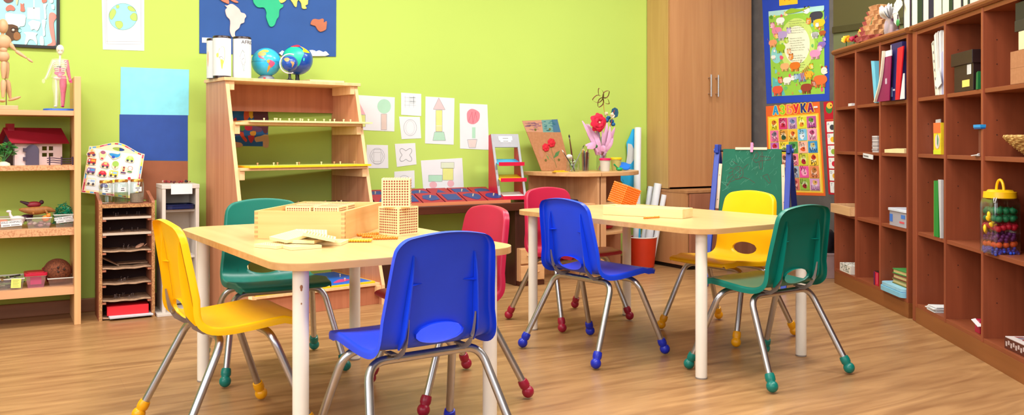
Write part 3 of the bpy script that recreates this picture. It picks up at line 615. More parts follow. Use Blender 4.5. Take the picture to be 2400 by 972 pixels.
# bottom shelf
s4 = SZ[3]
t, w_, h, dp = bin_box('clear_tray', 'low clear tray of odds and ends with a yellow note on the bottom shelf', -16, 57, 657, 677, .31, s4, BINC, .16, 'tray')
BX = t.location.copy()
m = MB(); m.box((-.021, -.0008, -.022), (.021, 0, .022), col(226, 224, 110), rot(0, .06, 0))
for i in range(5):
    m.box((-.014, -.0012, .014-i*.007), (.012-.004*(i % 2), -.0008, .0158-i*.007), col(150, 150, 90), rot(0, .06, 0))
n = m.build('paper_note', t); n.location = (w_/2-.035, -dp/2-.004, .032)
m = MB(); rnd = random.Random(4)
cols = [(70, 60, 50), (150, 150, 120), (90, 110, 60), (200, 196, 190), (60, 50, 66), (130, 100, 60)]
for i in range(46):
    q = Vector((rnd.uniform(-w_/2+.018, w_/2-.02), rnd.uniform(-.06, .06), rnd.uniform(.006, .05))); a = rnd.uniform(0, pi); L = rnd.uniform(.012, .035)
    m.tube([q-Vector((cos(a), sin(a), rnd.uniform(-.3, .3)))*L, q+Vector((cos(a), sin(a), .1))*L], rnd.uniform(.0025, .006), col(*rnd.choice(cols)), 6)
tag(m.build('odds_and_ends'), 'jumble of twigs, string and scraps in the low clear tray', 'scraps', None, 'stuff', (BX.x, BX.y, s4+.003))
t, w_, h, dp = bin_box('lidded_box', 'small clear box with a red lid on the bottom bookshelf shelf', 60, 108, 648, 675, .30, s4, cloudy('pink_clear', (210, 130, 160), .35), .12, 'box')
m = MB(); m.prism(rrect(-w_/2-.006, -.066, w_/2+.006, .066, .012), h, h+.012, flat('red_lid', (186, 10, 50), .4), 'z', True); m.prism(rrect(-w_/2+.006, -.054, w_/2-.006, .054, .012), h+.012, h+.015, MATS['red_lid'], 'z', True); m.build('lid', t, .0015)
m = MB(); m.box((-w_*.26, -.03, .012), (w_*.28, .02, .052), flat('magenta_card', (220, 40, 110), .5)); tag(m.build('magenta_card_box'), 'pink card packet inside the small red lidded box', 'packet', None, None, (t.location.x, t.location.y, s4+.002))
t, w_, h, dp = bin_box('clear_punnet', 'shallow clear fruit punnet holding a coconut at the shelf end', 112, 176, 654, 673, .30, s4, cloudy('smoky_clear', (180, 150, 140), .25), .13, 'punnet')
PX = t.location.copy()
m = MB(); m.ball((0, 0, .066), .064, speckle('coconut_husk', (84, 42, 24), (132, 72, 42), 160, .9, .35, .65), 24, (1, .95, .95), None, rot(.2, .3, 0))
for a in (0, 2.1, 4.2): m.ball((.018*cos(a)+.01, -.058, .078+.012*sin(a)), .006, col(50, 26, 18), 8)
tag(m.build('coconut'), 'brown hairy coconut sitting in the clear punnet', 'coconut', None, None, (PX.x-.015, PX.y+.005, s4+.003))
m = MB(); a, b, c = (on_v(98, 630, .12), on_v(130, 610, .12), on_v(176, 629, .12)); d = on_v(165, 642, .12); e = on_v(104, 640, .12)
pl = [(q.x, q.z) for q in (a, on_v(126, 609, .12), on_v(134, 609.5, .12), c, d, on_v(150, 655, .12), on_v(150, 672, .12), on_v(112, 672, .12), e)]
m.prism(pl, -.10, -.106, flat('red_felt', (160, 8, 36), .8)); tag(m.build('red_cover'), 'red plastic cover standing on edge behind the coconut', 'cover')

# ================================================================ chipboard sorting shelf
t = thing('sorting_shelf', 'low chipboard pigeonhole unit with eight slots under the glass jars', 'shelf unit', (.028, -.105, 0), 0)
W_, D_, Hs = .264, .212, .585
for k, sx in enumerate((0, W_-.016)):
    m = MB(); m.prism([(0, 0), (-D_, 0), (-D_, Hs+.004), (-D_+.005, Hs+.012), (0, Hs+.055)], sx, sx+.016, CHIP_F, 'x'); m.box((sx+.0005, -D_-.0012, 0), (sx+.0155, -D_, Hs+.004), CHIP); m.build('side_panel', t)
m = MB(); m.box((.016, -D_, Hs-.018), (W_-.016, 0, Hs), CHIP_F); m.box((.016, -D_-.001, Hs-.0175), (W_-.016, -D_, Hs-.0005), CHIP); m.build('top_board', t)
m = MB(); m.box((.016, -.006, 0), (W_-.016, 0, Hs), flat('hardboard', (52, 18, 16), .7)); m.build('back_board', t)
def lz(y): q = on_v(300, y, .315); return q.z
sl = [lz(509), lz(546), lz(586), lz(626), lz(662), lz(701), .012]
for i, z in enumerate(sl):
    m = MB()
    if i < 2: m.box((.018, -D_+.002, z-.003), (W_-.018, -.008, z+.002), CARD); m.box((.018, -D_+.001, z-.008), (W_-.018, -D_+.003, z+.004), flat('pale_card_edge', (196, 178, 160), .8))
    else:
        n = 12; vs = []; rnd = random.Random(i); ph = rnd.uniform(0, 2)
        sag = [-.004*sin(pi*k/n)+.0016*sin(k*1.3+ph)*(1 if i < 6 else 0) for k in range(n+1)]
        pt = [(.018+(W_-.036)*k/n, z+sag[k]) for k in range(n+1)]; m.prism(pt+[(x, y-.004) for x, y in pt[::-1]], -D_+.004, -.008, CARD, 'y')
    m.build('cardboard_shelf', t)
    for sx in (.016, W_-.034):
        if i < 6: B((sx, -D_+.004, z-.018), (sx+.018, -.01, z-.008), CHIP_F).build('runner', t)
def bits(label, z, seed, n, x0=.04, x1=.22):
    m = MB(); rnd = random.Random(seed); SI = flat('dull_bits', (120, 104, 100), .4, .6)
    for i in range(n):
        x = rnd.uniform(x0, x1); y = rnd.uniform(-D_+.012, -.06); m.tube([(x-.006, y, 0.002), (x+.006, y+rnd.uniform(-.004, .004), .003)], .0016, SI, 5)
        if rnd.random() < .45: m.tube([(x, y, .002), (x+rnd.uniform(-.003, .003), y, .014)], .0013, SI, 5); m.ball((x, y, .015), .003, SI, 6)
    tag(m.build('metal_bits'), label, 'metal bits', None, 'stuff', (.028, -.105, z))
for i, nm in enumerate(('top', 'second', 'third')): bits('scattered small metal pins in the %s slot of the sorting shelf' % nm, sl[i]+.003, i, (14, 18, 9)[i])
bits('scattered dark metal bits in the sixth slot of the sorting shelf', sl[5]+.001, 9, 24, .08, .19); bits('scattered dark metal bits in the fifth slot of the sorting shelf', sl[4]+.001, 11, 12, .06, .15)
m = MB(); M = T(.045, -.105, sl[3]+.046) @ rot(0, radians(29), 0); m.box((0, -.10, -.003), (.100, .06, .003), CARD, M); e = M @ Vector((.094, 0, 0)); m.box((e.x-.002, -.205, sl[3]+.0035), (W_+.028-.020, -.045, sl[3]+.0085), CARD)
tag(m.build('folded_card'), 'folded cardboard sheet propped up in the fourth slot', 'cardboard')
m = MB(); m.ball((0, 0, .014), .016, flat('dried_leaf', (176, 130, 106), .8), 8, (1.6, .9, .35), None, rot(.3, -.4, .3)); m.tube([(.02, 0, .01), (.034, .0, .022)], .002, MATS['dried_leaf'], 5)
tag(m.build('dried_leaf'), 'pale dried leaf in the third slot of the sorting shelf', 'leaf', None, None, (.225, -.27, sl[2]+.002))
m = MB(); m.box((0, -.150, 0), (.196, 0, .047), flat('red_card', (214, 26, 40), .5)); m.box((.0015, -.1515, .0015), (.1945, -.150, .0455), MATS['red_card']); ob = m.build('red_box', None, .002); tag(ob, 'flat red box in the lowest slot of the sorting shelf', 'box', None, None, (.075, -.145, sl[6]+.006), -.05)
m = MB(); m.box((0, -.20, 0), (.205, 0, .0025), PAPER); m.box((.003, -.198, .0025), (.203, -.002, .0050), PAPER); m.box((.001, -.201, .0050), (.205, -.001, .0066), flat('folder_white', (226, 226, 234), .4)); ob = m.build('paper_folder', None); tag(ob, 'white paper folder sticking out under the flat red box', 'folder', None, None, (.070, -.150, .0125), .03)
ob.location.z = .012
# three glass jars
def jar(label, x, y, z, r, h, fill, fh, bars):
    t = thing('glass_jar', label, 'jar', (x, y, z), 0, 'glass jars on the sorting shelf')
    m = MB(); m.lathe([(0, .001), (r*.92, .001), (r, .008), (r, h*.80), (r*.90, h*.90), (r*.84, h*.93), (r*.84, h)], GLASS, 26); m.build('glass_body', t)
    m = MB(); m.lathe([(r*.86, h-.010), (r*.93, h-.011), (r*.93, h), (r*.88, h+.003), (0, h+.003)], flat('brass_lid', (196, 146, 70), .28, .85), 26); m.build('lid', t)
    if fill: m = MB(); m.lathe([(0, .004), (r*.93, .004), (r*.95, .010), (r*.95, fh), (r*.3, fh+.003), (0, fh)], fill, 22); m.build('contents', t)
    m = MB(); n = 10; a0, a1 = -pi/2-.62, -pi/2+.62
    for k in range(n):
        p, q = a0+(a1-a0)*k/n, a0+(a1-a0)*(k+1)/n; R = r+.0006
        m.add([(R*cos(p), R*sin(p), h*.50), (R*cos(q), R*sin(q), h*.50), (R*cos(q), R*sin(q), h*.70), (R*cos(p), R*sin(p), h*.70)], [(0, 1, 2, 3)], PAPER)
    R = r+.0012
    for zz, (b0, b1) in zip((.63, .55), bars):
        for k in range(4):
            p, q = -pi/2+b0+(b1-b0)*k/4, -pi/2+b0+(b1-b0)*(k+1)/4
            m.add([(R*cos(p), R*sin(p), h*zz), (R*cos(q), R*sin(q), h*zz), (R*cos(q), R*sin(q), h*(zz+.035)), (R*cos(p), R*sin(p), h*(zz+.035))], [(0, 1, 2, 3)], col(90, 88, 92))
    m.build('label', t)
jz = Hs
jar('glass jar with a brass lid and nothing inside, leftmost on the sorting shelf', .066, -.262, jz, .033, .118, None, 0, ((-.3, .3), (-.15, .15)))
jar('glass jar half full of clear water, middle of the three on the sorting shelf', .138, -.258, jz, .034, .121, thin_glass('water', (226, 236, 214), .06), .058, ((-.1, .3), (-.15, .35)))
jar('glass jar with grey sand at the bottom on the sorting shelf', .213, -.25, jz, .034, .121, flat('grey_sand', (150, 128, 112), .9, noise=.15, scale=200), .050, ((-.3, .3), (-.12, .15)))

# magnetic picture board leaning on the wall
BT = [on_v(193, 338, .085), on_v(326, 358, .085), on_v(320, 466, .085), on_v(189, 450, .085)]
c0 = BT[3]; ux = (BT[2]-BT[3]); wB = ux.length; ang = atan2(ux.z, ux.x); hB = (BT[0]-BT[3]).length
t = thing('puzzle_board', 'white vehicle puzzle board with a carry handle leaning behind the glass jars', 'puzzle board', (c0.x, -.112, c0.z))
t.rotation_euler = (radians(-6), -ang, 0)
out = [(0, 0), (wB, 0), (wB, hB*.98)]+[(wB*(1-k/16), hB*.98+.040*(.5-.5*cos(2*pi*k/16))**1.0) for k in range(1, 16)]+[(0, hB*.98)]
BW = flat('board_wood', (240, 226, 190), .5); hc = circ(wB*.52, hB*.98+.006, .030, .0095, 20)
m = MB(); # board outline with hand-hole: split through the hole
k1 = [(0, 0), (wB, 0), (wB, hB*.98)]+out[3:3+7]+[(wB*.52, hB*.98+.0405)]
right = [(wB*.52, 0), (wB, 0), (wB, hB*.98)]+[q for q in out[3:-1] if q[0] > wB*.53]+[(wB*.52, hB*.98+.0400)]+circ(wB*.52, hB*.98+.006, .030, .0095, 11, pi/2, -pi/2)
left = [(wB*.52, 0)]+circ(wB*.52, hB*.98+.006, .030, .0095, 11, -pi/2, -3*pi/2)+[(wB*.52, hB*.98+.0400)]+[q for q in out[3:-1] if q[0] < wB*.515]+[(0, hB*.98), (0, 0)]
m.prism(right, -.006, .006, BW); m.prism(left, -.006, .006, BW)
e = .010; bx = [(200, 50, 90), (240, 210, 60), (90, 170, 230), (180, 30, 60), (250, 230, 120), (60, 110, 190), (230, 120, 150)]
for i in range(14):
    m.box((wB*i/14+.002, -.0068, .003), (wB*(i+1)/14, -.006, .010), col(*bx[i % 7]))
for i in range(11):
    for x in (.004, wB-.011): m.box((x, -.0068, .012+i*hB*.083), (x+.007, -.006, .012+(i+1)*hB*.083), col(*bx[(i*3+int(x*100)) % 7]))
for i in range(3, len(out)-2):
    a, b = out[i], out[i+1]; m.add([(a[0], -.0066, a[1]-.010), (a[0], -.0066, a[1]-.003), (b[0], -.0066, b[1]-.003), (b[0], -.0066, b[1]-.010)], [(0, 1, 2, 3)], col(*bx[i % 7]))
m.build('board', t)
m = MB(); m.box((.018, -.0066, .018), (wB-.018, -.0058, hB-.014), flat('white_laminate', (226, 234, 240), .25)); m.build('white_panel', t)
def piece(name, shapes, x, y):
    m = MB(); shapes = [([(a_*1.22+.006, b_*1.28) for a_, b_ in p_], c_) for p_, c_ in shapes]
    for i, (pts, c) in enumerate(shapes): m.prism(pts, -.0068-(.004 if i == 0 else .004+.0004*i), -.0068 if i == 0 else -.0105, BW if c is None else col(*c), 'y', False, T(x, 0, y))
    m.build(name, t)
def car(c, roof, L=.030): return [(smooth_poly([(-L*.55, -.008), (-L*.6, .004), (-L*.3, .018), (L*.3, .018), (L*.6, .006), (L*.58, -.008), (0, -.011)], 3), None), ([(-L*.5, -.003), (-L*.5, .005), (-L*.25, .014), (L*.25, .014), (L*.5, .006), (L*.5, -.003)], c), (rrect(-L*.2, .005, L*.2, .012, .002, 3), roof), (circ(-L*.28, -.004, .005, None, 10), (70, 66, 80)), (circ(L*.28, -.004, .005, None, 10), (70, 66, 80))]
def van(c, roof, L=.030): return [(rrect(-L*.62, -.012, L*.62, .018, .004), None), ([(-L*.54, -.006), (-L*.54, .006), (-L*.40, .014), (L*.54, .014), (L*.54, -.006)], c), (rrect(-L*.10, .002, L*.46, .011, .001, 3), roof), (rrect(-L*.42, .002, -L*.2, .010, .001, 3), (200, 226, 244)), (circ(-L*.30, -.006, .005, None, 10), (70, 66, 80)), (circ(L*.30, -.006, .005, None, 10), (70, 66, 80))]
def bike(c, roof, L=.030): return [(smooth_poly([(-L*.6, -.010), (-L*.5, .006), (-L*.1, .020), (L*.3, .016), (L*.62, -.002), (L*.5, -.013), (0, -.010)], 3), None), (circ(-L*.32, -.004, .0065, None, 12), (90, 60, 110)), (circ(L*.32, -.004, .0065, None, 12), (90, 60, 110)), (smooth_poly([(-L*.4, .0), (-L*.1, .006), (L*.3, .008), (L*.36, .0), (0, -.003)], 2), c), (circ(-L*.02, .013, .0045, None, 10), roof)]
def fx(px, py): # board coordinates from the photo
    q = on_v(px, py, .112); dx, dz = q.x-c0.x, q.z-c0.z; return (dx*cos(ang)+dz*sin(ang), -dx*sin(ang)+dz*cos(ang))
for nm, px_, py_, c, r_ in (('fire_engine_piece', 212, 379, (206, 40, 60), (250, 180, 60)), ('racing_car_piece', 244, 388, (232, 90, 110), (250, 220, 120)), ('lorry_piece', 210, 401, (150, 90, 170), (80, 160, 230)), ('tractor_piece', 237, 408, (214, 30, 60), (230, 90, 110)), ('bus_piece', 263, 408, (248, 214, 40), (150, 200, 240)), ('ambulance_piece', 210, 427, (244, 244, 244), (170, 200, 240)), ('blue_car_piece', 240, 437, (60, 70, 150), (130, 130, 190)), ('boat_piece', 302, 374, (176, 214, 90), (210, 230, 140)), ('motorbike_piece', 212, 359, (200, 90, 60), (244, 210, 120))):
    a, b = fx(px_, py_); piece(nm, (van if nm.split('_')[0] in ('fire', 'lorry', 'bus', 'ambulance') else bike if 'motorbike' in nm else car)(c, r_), a, b)
a, b = fx(238, 364); piece('balloon_piece', [(smooth_poly([(-.012, .0), (-.014, .012), (0, .022), (.014, .012), (.012, 0), (.006, -.016), (-.006, -.016)], 3), None), (circ(0, .008, .0115, .012, 16), (250, 240, 170)), (circ(0, .013, .010, .007, 14), (170, 90, 130)), (rrect(-.005, -.015, .005, -.009, .001, 3), (200, 60, 80))], a, b)
a, b = fx(266, 366); piece('aeroplane_piece', [(smooth_poly([(-.026, .008), (-.014, .014), (.010, .014), (.022, .020), (.024, .004), (.010, -.008), (-.002, -.013), (-.012, -.006)], 3), None), (smooth_poly([(-.023, .008), (-.012, .012), (.012, .011), (.020, .016), (.021, .005), (.008, -.004), (-.014, .0)], 3), (40, 150, 220)), (circ(-.004, -.003, .007, .006, 10), (40, 80, 190))], a, b)
a, b = fx(268, 386); piece('tree_piece', [(circ(0, 0, .015, .018, 16), None), (circ(0, .004, .013, .012, 16), (160, 206, 90)), (rrect(-.002, -.014, .002, -.005, .001, 3), (150, 100, 60))], a, b)
a, b = fx(287, 398); piece('traffic_light_piece', [(rrect(-.012, -.016, .012, .016, .005), None), (rrect(-.004, -.006, .004, .014, .001, 3), (150, 40, 60)), (circ(0, .004, .0025, None, 8), (250, 220, 80)), (rrect(-.010, -.014, .010, -.008, .001, 3), (90, 60, 120))], a, b)
a, b = fx(305, 397)
m = MB(); M = T(a, 0, b); m.prism(rrect(-.013, -.018, .013, .018, .006), -.0108, -.0068, BW, 'y', False, M); m.prism([(.0125*cos(pi/8+k*pi/4), .006+.0125*sin(pi/8+k*pi/4)) for k in range(8)], -.0112, -.0105, col(176, 40, 56), 'y', False, M)
m.prism([(.0105*cos(pi/8+k*pi/4), .006+.0105*sin(pi/8+k*pi/4)) for k in range(8)], -.0115, -.0105, col(246, 244, 240), 'y', False, M); vs, fs = glyphs('STOP', .0065); m.add([(x, -.0117, z+.006) for x, z, _ in vs], fs, col(180, 60, 70), False, M); m.prism(rrect(-.011, -.016, .011, -.009, .003), -.0112, -.0105, col(50, 120, 60), 'y', False, M); m.build('stop_sign_piece', t)
for k, (px_, py_, c) in enumerate(((300, 418, (214, 50, 70)), (263, 424, (238, 226, 70)))):
    a, b = fx(px_, py_); piece('disc_piece', [(circ(0, 0, .008, None, 14), None), (circ(0, 0, .0065, None, 14), c)], a, b)

# ================================================================ white cabinet
a0, a1 = on_v(380, 432, .31), on_v(467, 432, .31)
t = thing('white_cabinet', 'narrow off-white open cabinet with a white sheet taped on its front', 'cabinet', (a0.x, -.31, 0), 0)
Wc = a1.x-a0.x; Hc = .678; Dc = .20; OW = flat('offwhite_paint', (206, 196, 186), .6, noise=.05)
for sx in (0, Wc-.018): B((sx, 0, 0), (sx+.018, Dc, Hc-.022), OW).build('side_panel', t, .0015)
B((-.002, -.002, Hc-.022), (Wc+.002, Dc, Hc), OW).build('top_board', t, .002)
B((.018, Dc-.006, .02), (Wc-.018, Dc, Hc-.022), OW).build('back_board', t)
B((-.03, -.045, 0), (Wc+.01, Dc, .014), OW).build('base_board', t, .002)
for z in (.545, .30): B((.018, .03, z-.012), (Wc-.018, Dc-.006, z), OW).build('shelf', t)
q0, q1 = on_v(401, 428, .315), on_v(451, 454, .315)
m = MB(); m.box((q0.x-a0.x, -.0035, q1.z), (q1.x-a0.x, -.0025, Hc), PAPER); m.box((q0.x-a0.x, -.0035, Hc), (q1.x-a0.x, .05, Hc+.001), PAPER); m.build('taped_sheet', t)
m = MB(); m.prism(rrect(.02, .012, Wc-.020, .17, .03), .002, .005, NAVY, 'z'); 
loop = rrect(.020, .012, Wc-.020, .17, .03); m.tube([(x, y, .024) for x, y in loop], .003, NAVY, 6, True)
for i in range(len(loop)):
    a, b = loop[i], loop[(i+1) % len(loop)]; m.add([(a[0], a[1], .003), (b[0], b[1], .003), (b[0], b[1], .024), (a[0], a[1], .024)], [(0, 1, 2, 3)], NAVY)
tag(m.build('tray'), 'dark blue plastic tray on the white cabinet shelf', 'tray', None, None, (a0.x, -.322, .545))
for sx in (-.014, Wc+.001): pass
m = MB(); rnd = random.Random(2)
for i in range(26):
    m.ball((rnd.uniform(.03, Wc-.03), rnd.uniform(.09, .18), rnd.uniform(.006, .012)), rnd.uniform(.004, .008), col(*rnd.choice([(90, 30, 30), (60, 50, 50), (190, 150, 130), (40, 40, 50), (150, 40, 40)])), 8)
tag(m.build('beads'), 'scatter of dark little beads on top of the white cabinet', 'beads', None, 'stuff', (a0.x, -.31, Hc))
# ================================================================ papers and pictures on the lime wall
def WP(x, y): q = on_v(x, y, 0); return (q.x, q.z)
def sheet(name, label, cat, pts, mat, th=.0012, group=None, v0=.0006):
    """a paper sheet on the wall given by its corners; returns the mesh builder, kept open for the drawing on it"""
    P = [WP(*p) for p in pts]; cx = sum(p[0] for p in P)/len(P); cz = sum(p[1] for p in P)/len(P)
    m = MB(); m.M = T(0, 0, 0); m.prism([(x-cx, z-cz) for x, z in P], -v0-th, -v0, mat, 'y')
    m.c = (cx, cz); m.y = -v0-th; m.meta = (name, label, cat, group); return m
def done(m):
    n, l, c, g = m.meta; o = m.build(n); return tag(o, l, c, g, None, (m.c[0], 0, m.c[1]))
def ink(m, pts, mat, k=1): # filled flat mark from photo points
    P = [WP(*p) for p in pts]; m.poly([(x-m.c[0], m.y-.0004*k, z-m.c[1]) for x, z in P], mat)
def line(m, pts, w, mat, k=1, closed=False):
    P = [Vector(WP(*p)) for p in pts]; 
    if closed: P.append(P[0])
    for a, b in zip(P, P[1:]):
        d = (b-a); L = d.length
        if L < 1e-6: continue
        n = Vector((-d.y, d.x))/L*w/2; q = [a-n, b-n, b+n, a+n]; m.add([(p.x-m.c[0], m.y-.0004*k, p.y-m.c[1]) for p in q], [(0, 1, 2, 3)], mat)
PENC = col(150, 150, 156); PINKP = col(222, 168, 176); YELP = col(210, 214, 128); GRNP = col(166, 208, 182); REDP2 = col(218, 130, 142)
def el(cx, cy, rx, ry=None, n=22): return circ(cx, cy, rx, ry, n)
def rc(x0, y0, x1, y1): return [(x0, y0), (x1, y0), (x1, y1), (x0, y1)]
GD = 'shape drawings taped to the lime wall'
m = sheet('shape_drawing', 'drawing of a house and a round tree, largest sheet beside the slanted display shelf', 'drawing', [(812, 221), (925, 228), (924, 308), (812, 303)], PAPER, group=GD)
ink(m, [(826, 268), (842, 240), (856, 268)], PINKP); ink(m, rc(827, 269, 856, 297), YELP); ink(m, el(900, 249, 16, 17), GRNP); ink(m, rc(893, 267, 906, 304), col(206, 186, 176)); line(m, rc(893, 267, 906, 304), .002, PENC, 2, True); line(m, rc(827, 269, 856, 297), .002, PENC, 2, True); done(m)
m = sheet('shape_drawing', 'small sheet with faint squared lines, topmost of the small drawings', 'drawing', [(940, 217), (987, 220), (987, 272), (940, 269)], PAPER, group=GD)
for k in range(3): line(m, [(947, 228+k*9), (975, 229+k*9)], .0018, col(172, 184, 190)); line(m, [(949+k*10, 224), (949+k*10, 252)], .0018, col(172, 184, 190))
ink(m, rc(960, 226, 973, 243), col(198, 206, 210)); done(m)
m = sheet('shape_drawing', 'small tilted sheet with a faint pencil egg shape', 'drawing', [(935, 273), (984, 274), (987, 324), (941, 326)], PAPER, group=GD); line(m, el(961, 299, 15, 19), .002, PENC, 1, True); line(m, el(961, 299, 10, 16), .0016, col(180, 180, 184), 1, True); done(m)
m = sheet('shape_drawing', 'tall drawing of a yellow tower with a pointed roof', 'drawing', [(997, 226), (1065, 230), (1063, 339), (996, 336)], PAPER, group=GD)
ink(m, [(1015, 256), (1028, 229), (1043, 257)], col(214, 184, 186)); line(m, [(1015, 256), (1028, 229), (1043, 257)], .002, PENC, 2, True); ink(m, rc(1021, 258, 1036, 294), YELP); ink(m, rc(1021, 295, 1036, 308), col(208, 208, 146)); ink(m, [(1018, 309), (1040, 309), (1044, 329), (1014, 329)], GRNP); line(m, [(1018, 309), (1040, 309), (1044, 329), (1014, 329)], .002, PENC, 2, True); line(m, rc(1021, 258, 1036, 308), .0018, PENC, 2, True)
for k in range(3): line(m, [(1017-k, 314+k*5), (1041+k, 314+k*5)], .0014, col(180, 206, 196), 2)
done(m)
m = sheet('shape_drawing', 'tall drawing of a pink flower in a pot', 'drawing', [(1077, 242), (1142, 245), (1146, 351), (1078, 348)], PAPER, group=GD)
ink(m, smooth_poly([(1095, 262), (1104, 255), (1116, 258), (1124, 266), (1122, 282), (1110, 291), (1097, 287), (1094, 274)], 3), REDP2); line(m, [(1098, 284), (1106, 262), (1108, 288), (1114, 262), (1118, 284)], .002, col(196, 80, 100), 2); ink(m, rc(1106, 298, 1114, 324), GRNP); line(m, [(1095, 327), (1118, 326), (1114, 346), (1099, 346)], .002, PENC, 2, True); ink(m, [(1096, 328), (1117, 327), (1114, 345), (1100, 345)], col(212, 196, 190)); done(m)
m = sheet('shape_drawing', 'small sheet with a pencil circle around a barrel shape', 'drawing', [(859, 339), (909, 340), (910, 394), (858, 394)], PAPER, group=GD); line(m, el(884, 366, 17, 19), .002, PENC, 1, True); line(m, [(877, 350), (891, 350), (898, 366), (891, 383), (877, 383), (870, 366)], .002, PENC, 1, True); line(m, rc(876, 357, 892, 378), .0018, PENC, 1, True); done(m)
m = sheet('shape_drawing', 'small tilted sheet with a bold four-lobed clover outline', 'drawing', [(925, 337), (973, 335), (976, 385), (930, 391)], PAPER, group=GD)
clover = [(951+ (13+4.5*cos(4*a+pi))*cos(a)*1.05, 363+(14+4.5*cos(4*a+pi))*sin(a)*1.05) for a in [2*pi*k/48 for k in range(48)]]
line(m, clover, .0026, col(120, 120, 124), 1, True); done(m)
m = sheet('shape_drawing', 'wide drawing of a cart with pink wheels above the red tray', 'drawing', [(986, 376), (1083, 370), (1087, 444), (992, 446)], PAPER, group=GD)
ink(m, rc(1004, 410, 1036, 425), GRNP); ink(m, rc(1037, 394, 1062, 422), YELP); ink(m, rc(1033, 380, 1064, 394), col(204, 214, 188)); ink(m, el(1015, 433, 9, 8), PINKP); ink(m, el(1056, 430, 8, 8), PINKP)
for q in (rc(1004, 410, 1036, 425), rc(1037, 394, 1062, 422), rc(1033, 380, 1064, 394)): line(m, q, .0018, PENC, 2, True)
done(m)
m = sheet('shape_drawing', 'small sheet with faint grey scribble, lowest of the small drawings', 'drawing', [(924, 402), (971, 399), (972, 440), (924, 444)], PAPER, group=GD); line(m, el(947, 425, 14, 14), .0018, PENC, 1, True); line(m, [(936, 428), (942, 416), (950, 430), (956, 417)], .0016, PENC); done(m)
m = sheet('shape_drawing', 'sheet half hidden by the display shelf, upper of two', 'drawing', [(826, 343), (846, 345), (847, 398), (828, 399)], PAPER, group=GD); line(m, [(838, 358), (841, 370), (839, 380)], .003, col(110, 110, 114)); done(m)
m = sheet('shape_drawing', 'sheet half hidden by the display shelf, lower of two', 'drawing', [(828, 408), (845, 408), (846, 462), (828, 462)], PAPER, group=GD); done(m)
# earth drawing
m = sheet('earth_drawing', 'white sheet with a hand-drawn blue and green planet Earth', 'drawing', [(238, -14), (338, -14), (338, 119), (241, 116)], PAPER)
OC = col(150, 228, 240); LA = col(176, 206, 104)
ink(m, el(288, 39, 33, 31, 36), OC); line(m, el(288, 39, 33, 31, 36), .0018, col(120, 170, 160), 3, True)
for q in ([(257, 30), (266, 20), (272, 28), (268, 38), (262, 46), (257, 42)], [(272, 50), (284, 50), (288, 60), (280, 68), (272, 62), (270, 54)], [(302, 14), (312, 18), (318, 26), (306, 26), (299, 19)], [(306, 36), (314, 30), (321, 36), (321, 48), (311, 48), (305, 42)], [(272, 14), (278, 12), (279, 18), (274, 20)]): ink(m, smooth_poly(q, 3), LA, 2); line(m, smooth_poly(q, 3), .0012, col(140, 160, 90), 3, True)
for y in (-4, 97, 103): line(m, [(248, y), (330, y+1)], .0015, col(160, 160, 168))
for x in (246, 250, 330): line(m, [(x, -6), (x+1, 102)], .0015, col(160, 160, 168))
done(m)
# coloured card sheets
m = sheet('card_sheet', 'light blue card sheet, topmost of three stacked on the lime wall', 'card', [(283, 157), (443, 163), (442, 270), (282, 268)], flat('card_sky', (134, 222, 240), .7), group='card sheets showing sky, sea and soil'); done(m)
m = sheet('card_sheet', 'dark blue card sheet between the light blue and the brown sheet', 'card', [(280, 268), (440, 270), (440, 377), (280, 375)], flat('card_navy', (38, 76, 160), .7), group='card sheets showing sky, sea and soil'); done(m)
m = sheet('card_sheet', 'brown card sheet partly behind the vehicle puzzle board', 'card', [(280, 375.5), (440, 377.5), (440, 469), (280, 466)], flat('card_brown', (158, 92, 60), .7), group='card sheets showing sky, sea and soil'); done(m)

# framed anatomy poster
a = WP(140, 116); b = WP(30, 112)
t = thing('anatomy_poster', 'black framed pale blue poster of bones and body parts behind the wooden drawing figure', 'poster', (a[0], -.001, a[1]))
Wf, Hf = .50, .62; BK = flat('black_frame', (22, 20, 22), .35); m = MB()
m.box((-Wf, -.018, 0), (0, 0, .016), BK); m.box((-Wf, -.018, Hf-.016), (0, 0, Hf), BK); m.box((-.016, -.018, .016), (0, 0, Hf-.016), BK); m.box((-Wf, -.018, .016), (-Wf+.016, 0, Hf-.016), BK); m.build('frame', t, .002)
m = MB(); m.box((-Wf+.016, -.008, .016), (-.016, -.002, Hf-.016), flat('poster_aqua', (158, 232, 232), .6)); m.c = a; m.y = -.0085
def pk(x, y): q = on_v(x, y, .01); return (q.x-a[0], q.z-a[1])
def pm(pts, c, k=1, mat=None): m.poly([(*((pk(*p)[0],)), m.y-.0006*k, pk(*p)[1]) for p in pts], mat or col(*c))
def blob(pts, c, n=3):
    pm([(x+1.2, y+1.2) for x, y in smooth_poly(pts, n)], (84, 120, 122), 1); pm(smooth_poly(pts, n), c, 2)
RB = (232, 116, 100); WB = (246, 246, 246)
blob([(13, 20), (17, 14), (24, 11), (31, 14), (35, 20), (32, 25), (24, 24), (16, 26)], RB); blob([(48, 7), (52, 10), (56, 7), (56, 14), (58, 26), (48, 26), (48, 18)], RB)
blob([(115, 34), (122, 29), (130, 33), (132, 42), (126, 52), (127, 72), (129, 92), (130, 106), (112, 107), (112, 104), (122, 98), (118, 80), (115, 60)], (232, 140, 130))
blob([(102, 10), (110, 9), (107, 20), (109, 42), (104, 43), (103, 25)], WB); blob([(98, 48), (107, 48), (105, 66), (106, 82), (101, 84), (100, 68)], WB); blob([(94, 86), (100, 85), (103, 96), (102, 106), (96, 106), (93, 98)], WB); blob([(121, 12), (127, 12), (127, 22), (121, 20)], WB)
pm([(64, 18), (93, 18), (94, 46), (64, 44)], WB, 2); pm([(78, -30), (81, -30), (81, 20), (78, 20)], (240, 232, 210), 2)
